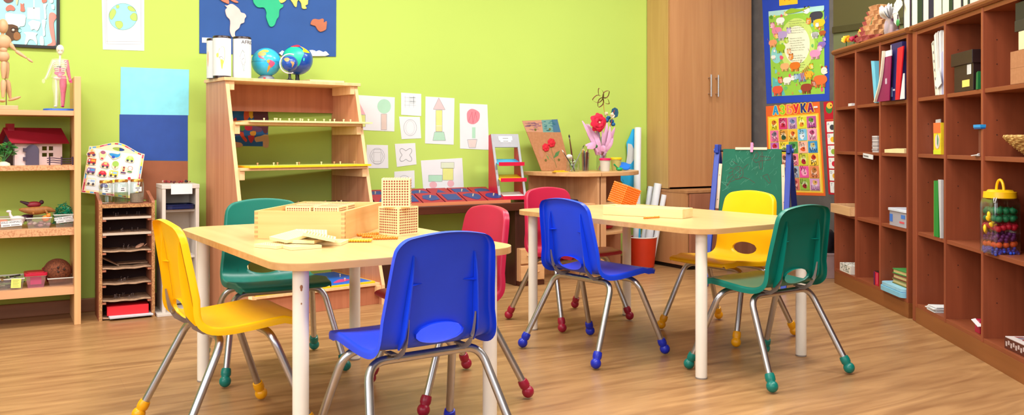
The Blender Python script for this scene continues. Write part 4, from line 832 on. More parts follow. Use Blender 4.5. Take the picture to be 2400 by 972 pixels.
for k in range(5): pm([(78.6, 21+k*5), (79.6, 21+k*5), (79.6, 24+k*5), (78.6, 24+k*5)], (150, 170, 170), 3)
blob([(66, 54), (76, 47), (84, 49), (94, 52), (93, 62), (87, 72), (80, 68), (73, 70), (71, 62)], WB)
blob([(56, 76), (70, 75), (87, 78), (84, 84), (87, 96), (86, 105), (81, 97), (76, 93), (68, 93), (62, 104), (58, 103), (60, 90), (61, 82)], WB)
blob([(98, -2), (108, -3), (109, 4), (100, 7)], RB); blob([(8, -6), (28, -8), (30, 2), (18, 7), (9, 2)], (120, 70, 60)); blob([(37, -6), (43, -6), (41, 10), (38, 10)], (214, 200, 160)); blob([(117, -6), (124, -6), (124, 6), (117, 6)], WB)
blob([(14, 31), (36, 33), (58, 35), (60, 46), (57, 60), (48, 62), (43, 65), (41, 61), (18, 56), (13, 44)], WB, 2)
m.build('print', t)
m = MB(); m.y = -.0092                                   # brown ape cut-out with glasses stuck on the poster
pm(smooth_poly([(14, 62), (26, 57), (38, 60), (43, 66), (43, 74), (48, 80), (48, 90), (40, 95), (32, 94), (25, 97), (14, 88)], 3), (92, 62, 36), 4); pm(smooth_poly([(33, 78), (41, 75), (48, 82), (47, 91), (38, 94), (32, 88)], 3), (148, 100, 58), 5)
for q in (el(31, 70, 6, 5, 14), el(46, 71, 4.5, 5, 14)): 
    for u, v_ in zip(q, q[1:]+q[:1]): pm([u, v_, (v_[0]+.01, v_[1]+1.3), (u[0]+.01, u[1]+1.3)], (24, 22, 24), 6)
pm(el(31, 70, 3, 2.6, 12), (216, 200, 190), 5); pm([(36, 67), (42, 67), (42, 68.4), (36, 68.4)], (24, 22, 24), 6); m.build('ape_cutout', t)

# world map on blue felt with raised continents
P = [WP(467, -25), WP(788, -25), WP(787, 133), WP(467, 125)]
t = thing('world_map', 'big dark blue felt world map with raised coloured continents', 'wall map', ((P[2][0]+P[3][0])/2, 0, P[2][1]))
ox, oz = t.location.x, t.location.z
m = MB(); m.prism([(x-ox, z-oz) for x, z in P], -.004, -.0006, flat('map_blue', (40, 82, 150), .8, noise=.05, scale=8), 'y'); m.build('sea_sheet', t)
def cont(name, zpts, c, n=3, clip=None):
    pts = smooth_poly([(460+x/6.944, y/6.944) for x, y in zpts], n); Q = [WP(x, y) for x, y in pts]; 
    m = MB(); m.prism([(x-ox, z-oz) for x, z in Q], -.013, -.004, flat('continent_%d_%d_%d' % c, tuple(int(x*.92) for x in c), .6, noise=.05), 'y'); m.build(name, t, .002)
cont('south_america', [(458, 92), (500, 95), (545, 70), (600, 78), (690, 150), (720, 205), (780, 225), (805, 270), (780, 310), (770, 370), (715, 395), (690, 460), (630, 510), (620, 560), (625, 600), (580, 605), (555, 560), (540, 490), (545, 340), (490, 270), (465, 170), (495, 130)], (250, 214, 206))
cont('africa', [(920, -90), (1290, -90), (1330, 0), (1370, 70), (1405, 75), (1400, 120), (1345, 165), (1335, 270), (1300, 320), (1265, 410), (1215, 440), (1175, 410), (1130, 280), (1135, 210), (1095, 130), (1000, 125), (940, 70), (915, 0)], (30, 196, 140))
cont('australia', [(1850, 400), (1880, 325), (1930, 310), (1985, 322), (2040, 305), (2070, 325), (2065, 370), (2115, 345), (2110, 440), (2095, 490), (2010, 522), (1960, 480), (1925, 425)], (196, 112, 78), 2)
cont('arabia', [(1325, -60), (1450, -60), (1455, 10), (1385, 55), (1345, 30)], (240, 226, 110), 2)
cont('south_asia', [(1500, -90), (1830, -90), (1810, 15), (1805, 75), (1765, 95), (1790, 140), (1740, 150), (1710, 130), (1700, 60), (1660, 5), (1635, 30), (1625, 110), (1600, 115), (1560, 50)], (240, 230, 110), 2)
cont('central_america', [(330, -60), (480, -60), (520, 0), (525, 68), (470, 50), (410, 20)], (224, 128, 96), 2); cont('caribbean', [(535, -10), (580, -5), (650, 15), (680, 45), (640, 50), (580, 25)], (224, 128, 96), 2)
cont('antarctica', [(1380, 905), (1385, 830), (1395, 825), (1500, 850), (1880, 815), (1935, 840), (1990, 820), (2060, 850), (2090, 835), (2130, 865), (2090, 915)], (246, 246, 250), 2)
m = MB(); q = [WP(473, 88), WP(496, 89), WP(496, 101), WP(473, 100)]; m.prism([(x-ox, z-oz) for x, z in q], -.006, -.004, PAPER, 'y'); m.build('name_strip', t)

# Europe map seen behind the display shelf
m = sheet('europe_map', 'hand-painted map of Europe on the wall behind the display shelf', 'map', [(518, 250), (628, 252), (628, 343), (518, 341)], flat('europe_sea', (24, 92, 164), .7, noise=.12, scale=20))
def ez_(x, y): return (460+x/5.714, 170+y/5.714)
for k, (pts, c) in enumerate((([(640, 510), (720, 515), (740, 560), (690, 620), (660, 690), (640, 640)], (222, 84, 50)), ([(705, 515), (760, 520), (770, 580), (740, 620), (710, 590)], (232, 172, 30)), ([(760, 515), (955, 520), (955, 800), (900, 800), (870, 740), (800, 720), (780, 640)], (98, 44, 64)), ([(490, 720), (600, 720), (640, 780), (590, 840), (500, 830)], (84, 60, 110)), ([(575, 700), (640, 690), (650, 760), (600, 780)], (90, 140, 40)), ([(650, 700), (740, 690), (740, 770), (660, 770)], (196, 24, 60)), ([(735, 715), (880, 720), (870, 790), (760, 790)], (110, 70, 110)), ([(570, 800), (630, 800), (640, 850), (680, 900), (660, 930), (600, 860)], (214, 70, 40)), ([(720, 790), (795, 785), (790, 840), (730, 840)], (220, 150, 40)), ([(690, 845), (780, 845), (750, 930), (720, 935)], (190, 40, 60)), ([(400, 830), (430, 805), (525, 850), (450, 912), (390, 890)], (224, 160, 30)), ([(335, 965), (410, 920), (600, 940), (595, 1000), (335, 1000)], (206, 160, 120)), ([(780, 870), (860, 850), (960, 830), (965, 1000), (890, 990), (890, 920), (800, 930)], (206, 164, 124)), ([(490, 640), (530, 600), (540, 650)], (200, 40, 60)), ([(480, 690), (540, 690), (530, 730), (490, 720)], (200, 40, 60)))):
    ink(m, smooth_poly([ez_(*p) for p in pts], 2), col(*c), 1+k % 3)
done(m)

# ================================================================ slanted display shelf (turned a little off the wall)
th = radians(9); rb = Vector((1.357, -.008, 0)); Wd = .785
t = thing('display_shelf', 'tall beech display shelf with sloping sides carrying globes and peg puzzles', 'display shelf', (rb.x-Wd*cos(th), rb.y-Wd*sin(th), 0), th)
DM = T(*t.location) @ rot(0, 0, th)
DI = DM.inverted()
def dl(x, y, v): q = DI @ on_v(x, y, v); return q
PROFS = [(0, 0), (-.592, 0), (-.592, .108), (-.545, .25), (-.281, 1.225), (0, 1.225)]
for sx in (0, Wd-.020):
    m = MB(); m.prism(PROFS, sx, sx+.020, OAKP, 'x')
    for a, b in zip(PROFS[1:4], PROFS[2:5]): m.add([(sx, a[0]-.0006, a[1]), (sx+.020, a[0]-.0006, a[1]), (sx+.020, b[0]-.0006, b[1]), (sx, b[0]-.0006, b[1])], [(0, 1, 2, 3)], OAKP_EDGE)
    m.build('side_panel', t)
def dep(z): # front edge depth of the side at height z
    for a, b in zip(PROFS[1:4], PROFS[2:5]):
        if a[1] <= z <= b[1]: return a[0]+(b[0]-a[0])*(z-a[1])/(b[1]-a[1])
    return -.28
m = MB(); m.box((-.012, -.300, 1.225), (Wd+.012, 0, 1.243), OAKP_EDGE); m.build('top_board', t, .002)
B((.020, -.018, 1.075), (Wd-.020, 0, 1.225), wood('pink_beech_wide', (170, 102, 72), (190, 120, 86), 'z', .5, .8)).build('back_panel', t)
SH = [(1.005, 1.0), (.765, 1.0), (.545, 1.0), (.085, 1.0)]
for z, _ in SH[:3]:
    d = dep(z)-.03
    m = MB(); m.box((.020, d, z-.014), (Wd-.020, -.05, z), OAKP_EDGE); m.build('shelf', t, .0015)
for z in (1.225, 1.005-.014, .765-.014, .545-.014):
    for sx in (.020, Wd-.048): B((sx, dep(z-.03)+.003 if z > 1.2 else dep(z-.02)-.012, z-.048), (sx+.028, -.06, z), OAKP_EDGE).build('cleat', t, .0015)
m = MB(); m.box((.020, -.575, .105), (Wd-.020, -.03, .120), OAKP_EDGE); m.box((.020, -.560, .0), (Wd-.020, -.545, .105), MATS['pink_beech_wide']); m.build('bottom_shelf', t, .0015)
for sx in (.020, Wd-.048): B((sx, -.590, .055), (sx+.028, -.56, .105), OAKP_EDGE).build('cleat', t, .0015)
PEG = flat('peg_cream', (236, 214, 170), .5); PEG2 = flat('peg_rose', (206, 150, 110), .5)
def tray(label, x0, x1, y0, y1, z, edge, face, pegs, name='peg_puzzle', tilt=0.0):
    tt = thing(name, label, 'puzzle', DM @ Vector(((x0+x1)/2, (y0+y1)/2, z+.0005)), th, 'peg puzzles on the display shelf'); w_, d_ = x1-x0, y1-y0
    m = MB(); m.box((-w_/2, -d_/2, 0), (w_/2, d_/2, .010), edge); m.box((-w_/2+.012, -d_/2+.012, .010), (w_/2-.012, d_/2-.012, .0106), face); m.build('puzzle_board', tt, .0015)
    for x, y, mt in pegs: 
        p_ = MB(); p_.lathe([(0, .010), (.0034, .010), (.0028, .018), (.0052, .021), (.0052, .025), (0, .026)], mt, 10, T(x, y, 0)); p_.build('peg', tt)
    return tt
rnd = random.Random(12)
tray('wooden peg puzzle with a dense row of cream pegs, highest on the display shelf', .09, Wd+.035, dep(1.005)-.055, -.10, 1.005, PALE, flat('map_paper', (226, 206, 160), .6), [(-.24+.52*k/15+rnd.uniform(-.01, .01), rnd.uniform(-.10, .0), PEG) for k in range(16)])
tray('peg puzzle with a yellow rim and scattered pegs on the middle display shelf', .065, Wd-.004, dep(.765)-.045, -.14, .765, flat('puzzle_yellow', (250, 200, 20), .5), flat('puzzle_field', (180, 190, 90), .6), [(-.345+.69*((x-.2)/.8), -.08+.01*(i % 3), PEG if i % 2 else PEG2) for i, x in enumerate((.27, .38, .41, .53, .55, .71, .79, .84, .95))])
tray('dark peg puzzle with rosy pegs low behind the big box of cubes', .03, Wd-.04, dep(.545)-.02, -.14, .545, flat('puzzle_brown', (96, 52, 34), .6), flat('puzzle_dark', (70, 40, 60), .6), [(-.30+.56*k/12+rnd.uniform(-.015, .015), rnd.uniform(-.13, .05), PEG2 if k % 3 else PEG) for k in range(13)])
tt = tray('blue world-map peg puzzle with a yellow rim at the foot of the display shelf', .045, Wd-.05, -.572, -.10, .120, MATS['puzzle_yellow'], flat('puzzle_sea', (20, 110, 214), .4), [(.22, -.12, PEG), (.12, -.05, PEG2), (-.05, -.14, PEG), (-.2, -.04, PEG2), (.27, .03, PEG)])
for pts in ([(.13, -.16), (.20, -.15), (.26, -.10), (.22, -.07), (.17, -.11)], [(-.1, -.18), (.0, -.16), (.02, -.08), (-.08, -.06)], [(-.28, -.1), (-.2, -.14), (-.15, .05), (-.25, .1)], [(.05, .02), (.2, .05), (.18, .14), (.06, .12)]): MB().prism(smooth_poly(pts, 3), .0106, .0125, col(196, 60, 120), 'z').build('land_piece', tt)

# things on top of the display shelf
TZ = 1.243
def top_loc(x, v): q = on_v(x, 190, v); return (q.x, -v, TZ)
def map_tube(label, x0, x1, yt, v, marks, word=None, dark_foot=.0):
    a, b = on_v(x0, 150, v), on_v(x1, 150, v); r = (b.x-a.x)/2*.93; c = Vector(((a.x+b.x)/2, -v, TZ)); h = on_v((x0+x1)/2, yt, v).z-TZ
    t = thing('map_tube', label, 'tube', c, 0, 'map tubes on the display shelf'); f0 = -pi/2-.78
    m = MB(); m.lathe([(0, 0), (r*.985, 0), (r*.985, .016), (r*.975, .016), (r*.975, h-.016), (r*.99, h-.016), (r*.99, h-.004), (r*.93, h), (0, h)], flat('tin_brown', (44, 20, 22), .3), 28); m.build('tin', t)
    m = MB(); m.lathe([(r, .012 if dark_foot else .002), (r, h-.013)], PAPER, 32)
    def on(u, z, k=1): a_ = f0+u; R = r+.0005*k; return (R*cos(a_), R*sin(a_), z)
    for pts, cc, k in marks:
        q = smooth_poly(pts, 2); m.add([on(u, .016+z*(h-.04), k) for u, z in q], [tuple(tr) for tr in tessellate_polygon([[Vector((u, z, 0)) for u, z in q]])], col(*cc))
    if word:
        vs, fs = glyphs(word, .027); w0 = max(v[0] for v in vs); m.add([on(.48+(x+w0)/r, h-.032+y, 2) for x, y, z in vs], fs, col(70, 66, 70))
    m.build('map_paper', t); return t
LN = (96, 104, 102)
def outline(pts, w=.012):
    out = []; L = len(pts)
    for i in range(L):
        a, b = Vector(pts[i]), Vector(pts[(i+1) % L]); d = b-a; n = Vector((-d.y, d.x)).normalized()*w
        out.append(([tuple(a), tuple(b), tuple(b+n), tuple(a+n)], LN, 2))
    return out
map_tube('paper-wrapped tin with a faint orange map, half hidden at the far left', 483, 520, 91, .245, [([(-.55, .55), (-.3, .75), (-.2, .5), (-.35, .25), (-.45, .4)], (228, 176, 130), 1)])
map_tube('paper-wrapped tin with a yellow map of Asia beside the AFRICA one', 497, 543, 85, .305, [([(.1, .55), (.3, .75), (.8, .8), (.9, .5), (.6, .25), (.4, .45)], (222, 222, 110), 1), ([(.45, .42), (.7, .42), (.62, .18), (.52, .2)], (226, 222, 80), 2), ([(-.05, .6), (.2, .62), (.2, .52), (0, .5)], (224, 216, 100), 1)]+outline([(.3, .5), (.55, .52), (.75, .45), (.62, .17), (.5, .3)], .008), None, 1)
map_tube('paper-wrapped tin lettered AFRICA beside the light blue globe', 544, 590, 87, .300, [([(.2, .5), (.5, .7), (.85, .62), (.95, .4), (.75, .12), (.6, .3)], (196, 218, 210), 1)]+outline([(.35, .55), (.6, .72), (.8, .66), (.9, .42), (.75, .14), (.62, .32), (.45, .42)], .010)+outline([(.55, .45), (.75, .5), (.85, .38), (.7, .3)], .008), 'AFRICA')
def globe_map(m, r, patches, M0, zc):
    for pts, c in patches:
        q = smooth_poly(pts, 4); R = r*1.006; n = len(q); K = 6
        cu = sum(p[0] for p in q)/n; cv = sum(p[1] for p in q)/n; S = lambda u, v: (R*cos(v)*sin(u), -R*cos(v)*cos(u), zc+R*sin(v))
        vs = [S(cu+(u-cu)*(1-k/K), cv+(v-cv)*(1-k/K)) for k in range(K) for u, v in q]+[S(cu, cv)]
        fs = [(k*n+i, k*n+(i+1) % n, (k+1)*n+(i+1) % n, (k+1)*n+i) for k in range(K-1) for i in range(n)]+[((K-1)*n+i, (K-1)*n+(i+1) % n, K*n) for i in range(n)]
        m.add(vs, fs, col(*c, rough=.35), True, M0)
# light blue globe lamp
p0 = on_v(624, 146, .215); R = (on_v(660, 146, .215).x-on_v(588, 146, .215).x)/2*.94
t = thing('globe', 'light blue lit-style globe on a grey base beside the AFRICA tin', 'globe', (p0.x, -.215, TZ), -.45, 'globes on the display shelf'); zc = p0.z-TZ
m = MB(); m.lathe([(0, 0), (.046, 0), (.048, .006), (.044, .020), (.034, .028), (.030, .034), (0, .034)], flat('globe_grey', (134, 140, 150), .4), 26); m.build('base', t)
B((-.006, -.0485, .007), (.006, -.046, .017), col(220, 30, 50)).build('switch', t)
m = MB(); m.ball((0, 0, zc), R, flat('globe_sky', (44, 176, 220), .3, coat=.3), 32)
globe_map(m, R, [([(-.5, .62), (-.1, .95), (.45, .85), (.25, .66), (-.1, .7)], (238, 226, 90)), ([(-.52, .6), (0, .66), (.2, .52), (.0, .36), (-.35, .4)], (190, 176, 110)), ([(-.42, .4), (-.1, .3), (.05, .18), (.16, .06), (.02, .14), (-.25, .22)], (222, 96, 120)), ([(.26, .04), (.45, .10), (.8, -.08), (.72, -.3), (.5, -.45), (.36, -.18)], (226, 84, 124)), ([(.25, .06), (.42, .08), (.42, -.08), (.28, -.1)], (240, 160, 40)), ([(.36, -.3), (.52, -.36), (.44, -.6), (.3, -.85), (.3, -.6)], (236, 150, 40))], Matrix.Identity(4), zc)
m.lathe([(R*1.003*cos(.012), zc-.0012), (R*1.003, zc+.0012)], col(60, 120, 160), 48); m.build('sphere', t)
# large dark blue globe
p1 = on_v(697, 140, .185); R1 = (on_v(735, 140, .2).x-on_v(660, 140, .2).x)/2*.94
t = thing('globe', 'larger dark blue globe with a green continent on a black stand', 'globe', (p1.x, -.185, TZ), -.5, 'globes on the display shelf'); zc = p1.z-TZ
m = MB(); m.lathe([(0, 0), (.032, 0), (.030, .004), (.014, .010), (.011, .030), (.012, zc-R1+.004), (0, zc-R1+.004)], BLACK, 22); m.build('stand', t)
m = MB(); m.ball((0, 0, zc), R1, flat('globe_blue', (16, 74, 170), .3, coat=.3), 32)
globe_map(m, R1, [([(-.95, .62), (-.35, .92), (.35, .82), (.68, .42), (.52, .05), (.34, -.45), (.12, -.5), (-.02, -.05), (-.55, .05), (-.95, .3)], (24, 196, 160)), ([(-.6, .95), (.2, 1.25), (.6, 1.0), (.1, .88)], (200, 30, 70)), ([(.55, .98), (1.0, .7), (1.25, .45), (.9, .42), (.62, .5), (.7, .72)], (244, 226, 30)), ([(.62, .05), (.7, .0), (.66, -.16), (.58, -.1)], (60, 200, 190))], Matrix.Identity(4), zc); m.build('sphere', t)
# small globe with a white meridian arm
p2 = on_v(679, 149, .325); R2 = .0445
t = thing('globe', 'smallest globe, dark blue with tan land in a white half ring', 'globe', (p2.x, -.325, TZ), -.5, 'globes on the display shelf'); zc = p2.z-TZ
m = MB(); m.lathe([(0, 0), (.026, 0), (.024, .004), (.010, .009), (.007, .02), (.008, zc-R2-.012), (0, zc-R2-.012)], BLACK, 20); m.build('stand', t)
m = MB(); m.tube([((R2+.009)*cos(a), .0, zc+(R2+.009)*sin(a)) for a in [radians(66)+radians(225)*k/24 for k in range(25)]], .0042, flat('ring_white', (236, 232, 226), .4), 8); m.build('meridian_ring', t)
m = MB(); m.ball((0, 0, zc), R2, flat('globe_blue', (16, 74, 170), .3, coat=.3), 28)
globe_map(m, R2, [([(-.7, .6), (-.2, .75), (.2, .55), (.05, .2), (-.3, .2)], (190, 162, 110)), ([(.3, .2), (.75, .15), (.8, -.1), (.55, -.6), (.5, -.2)], (190, 150, 100))], Matrix.Identity(4), zc); m.build('sphere', t)
# small flat wooden tray
a, b = on_v(713, 192, .23), on_v(802, 192, .23); t = thing('wooden_tray', 'small pale wooden tray lying on the right end of the display shelf top', 'tray', ((a.x+b.x)/2, -.185, TZ), th)
w_ = b.x-a.x; m = MB(); m.box((-w_/2, -.08, 0), (w_/2, .08, .004), PALE)
for s in (-1, 1): m.box((-w_/2, s*.08, 0), (w_/2, s*.074, .014), PALE); m.box((s*w_/2, -.08, 0), (s*(w_/2-.006), .08, .014), PALE)
m.build('tray_body', t, .001)
# ================================================================ dark bench along the wall
bt = .522
t = thing('dark_bench', 'low dark brown bench along the wall carrying the red shape tray', 'bench', (1.47, -.02, 0))
L = 1.09
m = MB(); m.box((0, -.42, bt-.05), (L, 0, bt), DARK); m.build('top', t, .004)
for x in (.02, L-.17): B((x, -.40, 0), (x+.15, -.02, bt-.05), wood('dark_walnut_v', (50, 22, 16), (74, 36, 26), 'z', .4, .7)).build('side_panel', t, .003)
B((.05, -.10, .02), (L-.05, -.08, .10), DARK).build('rail', t)
# wooden drawers under the bench end
t = thing('drawer_box', 'low wooden two-drawer chest at the foot of the desk', 'drawers', (2.40, -.46, 0), 0)
B((0, 0, .0), (.18, .26, .03), DARK).build('plinth', t, .002); B((0, .004, .03), (.18, .26, .235), DESK).build('carcass', t, .002)
for z in (.036, .140):
    m = MB(); m.box((.004, -.008, z), (.176, .004, z+.092), DESK_X); d = m.build('drawer', t, .003); m = MB(); m.tube(crpath([Vector((.05, -.008, z+.055)), Vector((.055, -.018, z+.05)), Vector((.125, -.018, z+.05)), Vector((.13, -.008, z+.055))], 3), .004, DESK, 6); m.build('handle', d)

# red sloping tray of blue geometric insets
a = on_v(877, 474, .40); t = thing('shape_tray', 'sloping red wooden tray of blue geometric shapes on the dark bench', 'shape tray', (1.475, -.40, bt)); L = 2.36-1.475
RD = flat('inset_red', (150, 22, 44), .5); BLU = flat('inset_blue', (26, 50, 116), .45); DKB = flat('tray_navy', (30, 28, 52), .6)
sA, hA = .155, .060
m = MB(); m.prism([(0, 0), (sA, 0), (sA, hA), (0, .010)], 0, L, DKB, 'x'); m.prism([(sA, 0), (.38, 0), (.31, hA+.020), (sA, .034)], 0, L, DKB, 'x'); m.box((0, -.014, 0), (L, 0, .018), wood('tray_lip', (190, 110, 70), (210, 130, 90), 'x', .5)); m.build('stand', t)
def inset(x, row, shape, kb):
    y0, z0, y1, z1 = ((.004, .0105, sA-.004, hA+.0005), (sA+.004, .0355, .306, hA+.0205))[row]; an = atan2(z1-z0, y1-y0); M = T(x, y0, z0) @ rot(an, 0, 0); w_ = .141; l_ = hypot(y1-y0, z1-z0)
    m = MB(); m.box((0, 0, 0), (w_-.004, l_, .006), RD, M); f = m.build('frame', t)
    m = MB(); m.prism([(w_/2+px_*.052, l_/2+py_*.052) for px_, py_ in shape], .006, .008, BLU, 'z', False, M); s_ = m.build('inset', f)
    if kb:
        k = MB(); k.cyl(.004, .008, .022, PEG, 10, M, w_/2, l_/2); k.build('knob', s_)
C6 = circ(0, 0, 1, 1, 20)
shp = [[(-1, -.8), (1, -.8), (0, .9)], [(-1, -1), (1, -1), (1, 1), (-1, 1)], smooth_poly([(-1, -.2), (-.2, -.9), (1, -.6), (1.05, .5), (.3, .9), (-.7, .7)], 1), [(-.95, -.9), (.95, -.9), (.95, .9), (-.95, .9)], smooth_poly([(-1.1, .4), (0, -1), (.9, -.4), (1, .5), (.2, .95), (-.7, .8)], 3), circ(0, 0, 1.05, .85, 20)]
for k in range(6): inset(.01+k*.146, 0, shp[k], k != 3); inset(.01+k*.146, 1, shp[(k+3) % 6], k % 2 == 0)

# red and grey leaning letter rack
a, b = on_v(1163, 471, .30), on_v(1240, 471, .30)
t = thing('letter_rack', 'red and grey metal rack with blue, yellow and white sloping shelves', 'rack', (a.x+.005, -.335, bt), radians(-8))
W_, Hh, lean = .185, .430, .15; GF = flat('rack_grey', (150, 150, 156), .35, .3)
def ry(z): return lean*z/Hh
for sx in (0, W_-.005):
    m = MB(); m.prism([(.006, 0), (.20, 0), (.20, Hh*.98), (ry(Hh)+.006, Hh)], sx, sx+.005, REDP, 'x'); m.build('side', t)
m = MB()
M = rot(-atan2(lean, Hh), 0, 0); LH = hypot(lean, Hh)
for x in (-.003, W_-.013): m.box((x, -.004, 0), (x+.016, .004, LH), GF, M)
m.box((.012, -.004, LH*.80), (W_-.012, .004, LH), GF, M); m.build('front_frame', t, .001)
for z, c, nm in ((.235, (34, 160, 220), 'blue'), (.135, (244, 190, 20), 'yellow'), (.024, (228, 226, 230), 'white')):
    y = ry(z); m = MB(); m.prism([(y-.055, z-.004), (y+.10, z+.030), (y+.10, z+.033), (y-.055, z-.001)], .008, W_-.006, flat('rack_'+nm, c, .4), 'x'); sh_ = m.build('shelf', t)
    m = MB(); m.box((.006, y-.058, z-.008), (W_-.004, y-.052, z+.016), REDP); m.build('lip', sh_)
m = MB(); m.box((.045, -.006, LH*.90), (W_-.045, -.0045, LH*.965), PAPER, M); m.box((.055, -.006, LH*.872), (W_-.055, -.0045, LH*.90), PAPER, M)
for k, w2 in ((.93, .04), (.885, .035)): m.box((W_/2-w2/2, -.0066, LH*k), (W_/2+w2/2, -.006, LH*k+.004), col(120, 120, 124), M)
m.build('label', t)

# ================================================================ round-ended desk unit
dz = .705; xc, xr, yb, yf = 2.945, 3.50, -.10, -.56
def quarter(cx, cy, rx, ry, s, n=14): return [(cx+s*rx*cos(a), cy-ry*sin(a)) for a in [pi/2*k/n for k in range(n+1)]]
t = thing('corner_desk', 'light oak shelf unit with a curved top below the cardboard flower picture', 'shelf unit', (0, 0, 0))
m = MB(); q = [(xc+.002, yb)]+quarter(xc, yb, .305, .47, -1); m.prism([(xc, yb)]+q[1:], dz-.026, dz, DESK_X, 'z', True); m.build('curved_top', t, .002)
B((xc-.018, yf+.012, 0), (xc, yb, dz-.026), DESK).build('divider', t, .001); B((xc-.27, yb-.016, 0), (xc-.018, yb, dz-.026), DESK).build('back_panel', t)
for z in (.505, .31): m = MB(); m.prism([(xc-.018, yb-.016)]+quarter(xc-.018, yb-.016, .262, .41, -1), z-.020, z, DESK_X, 'z', True); m.build('shelf', t, .001)
t2 = thing('end_shelf', 'narrow light oak end shelf with a rounded top beside the red bucket', 'shelf unit', (0, 0, 0))
m = MB(); m.prism([(xc+.004, yb)]+[(x, y) for x, y in quarter(xc+.004, yb, .555, .47, 1)], dz-.026, dz, DESK_X, 'z', True); m.build('rounded_top', t2, .002)
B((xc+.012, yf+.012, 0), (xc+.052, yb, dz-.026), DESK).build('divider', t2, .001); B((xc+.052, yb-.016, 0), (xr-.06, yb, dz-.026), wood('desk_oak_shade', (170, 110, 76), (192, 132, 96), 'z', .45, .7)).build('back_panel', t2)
for z in (.505, .31): m = MB(); m.prism([(xc+.052, yb-.016)]+quarter(xc+.052, yb-.016, .40, .40, 1), z-.016, z, DESK_X, 'z', True); m.build('shelf', t2, .001)
m = MB(); m.lathe([(0, 0), (.075, 0), (.09, .012), (.085, .016), (0, .014)], flat('dish_red', (190, 20, 40), .4), 22); tag(m.build('red_dish'), 'shallow red dish on the lower end shelf by the bucket', 'dish', None, None, (3.15, -.27, .311))
m = MB(); m.prism(rrect(-.11, -.08, .11, .08, .01), 0, .010, flat('folder_navy', (42, 38, 66), .5, noise=.3, scale=60), 'z'); m.box((-.10, -.07, .010), (.10, .07, .013), flat('folder_mauve', (90, 80, 110), .6, noise=.3, scale=80)); tag(m.build('dark_folder'), 'dark patterned folder on the shelf below the curved desk top', 'folder', None, None, (2.82, -.28, .506), .3)

# ---- things on the desk top
def desk(x, v): q = on_v(x, 400, v); return Vector((q.x, -v, dz))
# cardboard panel with paper flowers
P = [on_v(1225, 276, .13), on_v(1308, 272, .13), on_v(1330, 394, .13), on_v(1262, 394, .13)]
oc = P[3]; t = thing('cardboard_picture', 'brown cardboard panel with two red paper flowers leaning on the wall', 'picture', (oc.x, -.19, dz)); t.rotation_euler = (radians(-8), 0, 0)
m = MB()
def cp(x, y): q = on_v(x, y, .15); return (q.x-oc.x, q.z-oc.z+.002)
corner = [cp(1225, 276), cp(1308, 272), cp(1330, 394), cp(1262, 394)]
m.prism(corner, -.002, .002, KRAFT); m.build('panel', t)
def cm(name, items):
    m = MB()
    for pts, c, k in items: m.poly([(cp(*p)[0], -.0024-.0004*k, cp(*p)[1]) for p in pts], col(*c))
    return m.build(name, t)
rnd = random.Random(9); it = [([(1224.5, 277), (1270, 274.2), (1272, 303), (1233, 302)], (186, 134, 104), 0), ([(1270, 274.2), (1307.5, 272.4), (1313, 303), (1272, 303)], (104, 146, 138), 0), ([(1294, 273), (1307.5, 272.4), (1313, 302.5), (1296, 302.5)], (60, 104, 132), 1)]
for k in range(16):
    x = rnd.uniform(1230, 1266); y = rnd.uniform(279, 299); it.append(([(x, y), (x+rnd.uniform(6, 16), y+rnd.uniform(-4, 4)), (x+12, y+1.2), (x, y+1)], (140, 96, 110), 2))
for k in range(16):
    x = rnd.uniform(1274, 1300); y = rnd.uniform(276, 299); it.append(([(x, y), (x+rnd.uniform(4, 9), y+rnd.uniform(-4, 4)), (x+6, y+1.3), (x, y+1)], (40, 110, 120), 2))
cm('crayon_band', it)
cm('eye_holes', [(el(1254, 297, 2.6, 3), (96, 96, 30), 3), (el(1288, 296, 2.6, 3), (96, 96, 30), 3), (el(1273, 369, 2.6, 3), (96, 90, 30), 3), (el(1304, 368, 2.6, 3), (96, 90, 30), 3)])
cm('stems', [([(1286, 336), (1287.5, 336), (1298, 386), (1296.5, 387)], (130, 110, 60), 1), ([(1276, 352), (1281, 352), (1294, 372), (1292.5, 372)], (150, 120, 80), 1), ([(1291, 364), (1298, 351), (1308, 346), (1303, 358), (1294, 363)], (70, 116, 62), 2), ([(1278, 366), (1274, 355), (1280, 361), (1281, 368)], (110, 130, 70), 1), ([(1262, 338), (1270, 356), (1264, 366), (1258, 350)], (176, 118, 88), 1)])
FR = flat('felt_red', (196, 16, 40), .8)
for nm, cx_, cy_, r in (('red_flower', 1289, 328, .031), ('red_flower', 1275, 339, .028)):
    m = MB(); c = cp(cx_, cy_)
    for k in range(7): a = 2*pi*k/7; m.ball((c[0]+r*.62*cos(a), -.006, c[1]+r*.62*sin(a)), r*.42, FR, 10, (1, .35, 1))
    m.ball((c[0], -.008, c[1]), r*.5, FR, 10, (1, .4, 1)); m.build(nm, t)
# folded yellow thing
q = desk(1312, .38); m = MB(); YC = flat('clip_yellow', (240, 176, 30), .5)
for k in range(7): m.box((-.05+k*.014, -.012+.004*(k % 2), 0), (-.035+k*.014, .010+.004*(k % 2), .006+.006*(k % 2)), YC)
m.box((-.056, -.014, 0), (.062, .012, .004), YC); tag(m.build('yellow_comb'), 'flat yellow plastic comb strip on the curved desk top', 'plastic strip', None, None, (q.x, q.y, dz), .1)
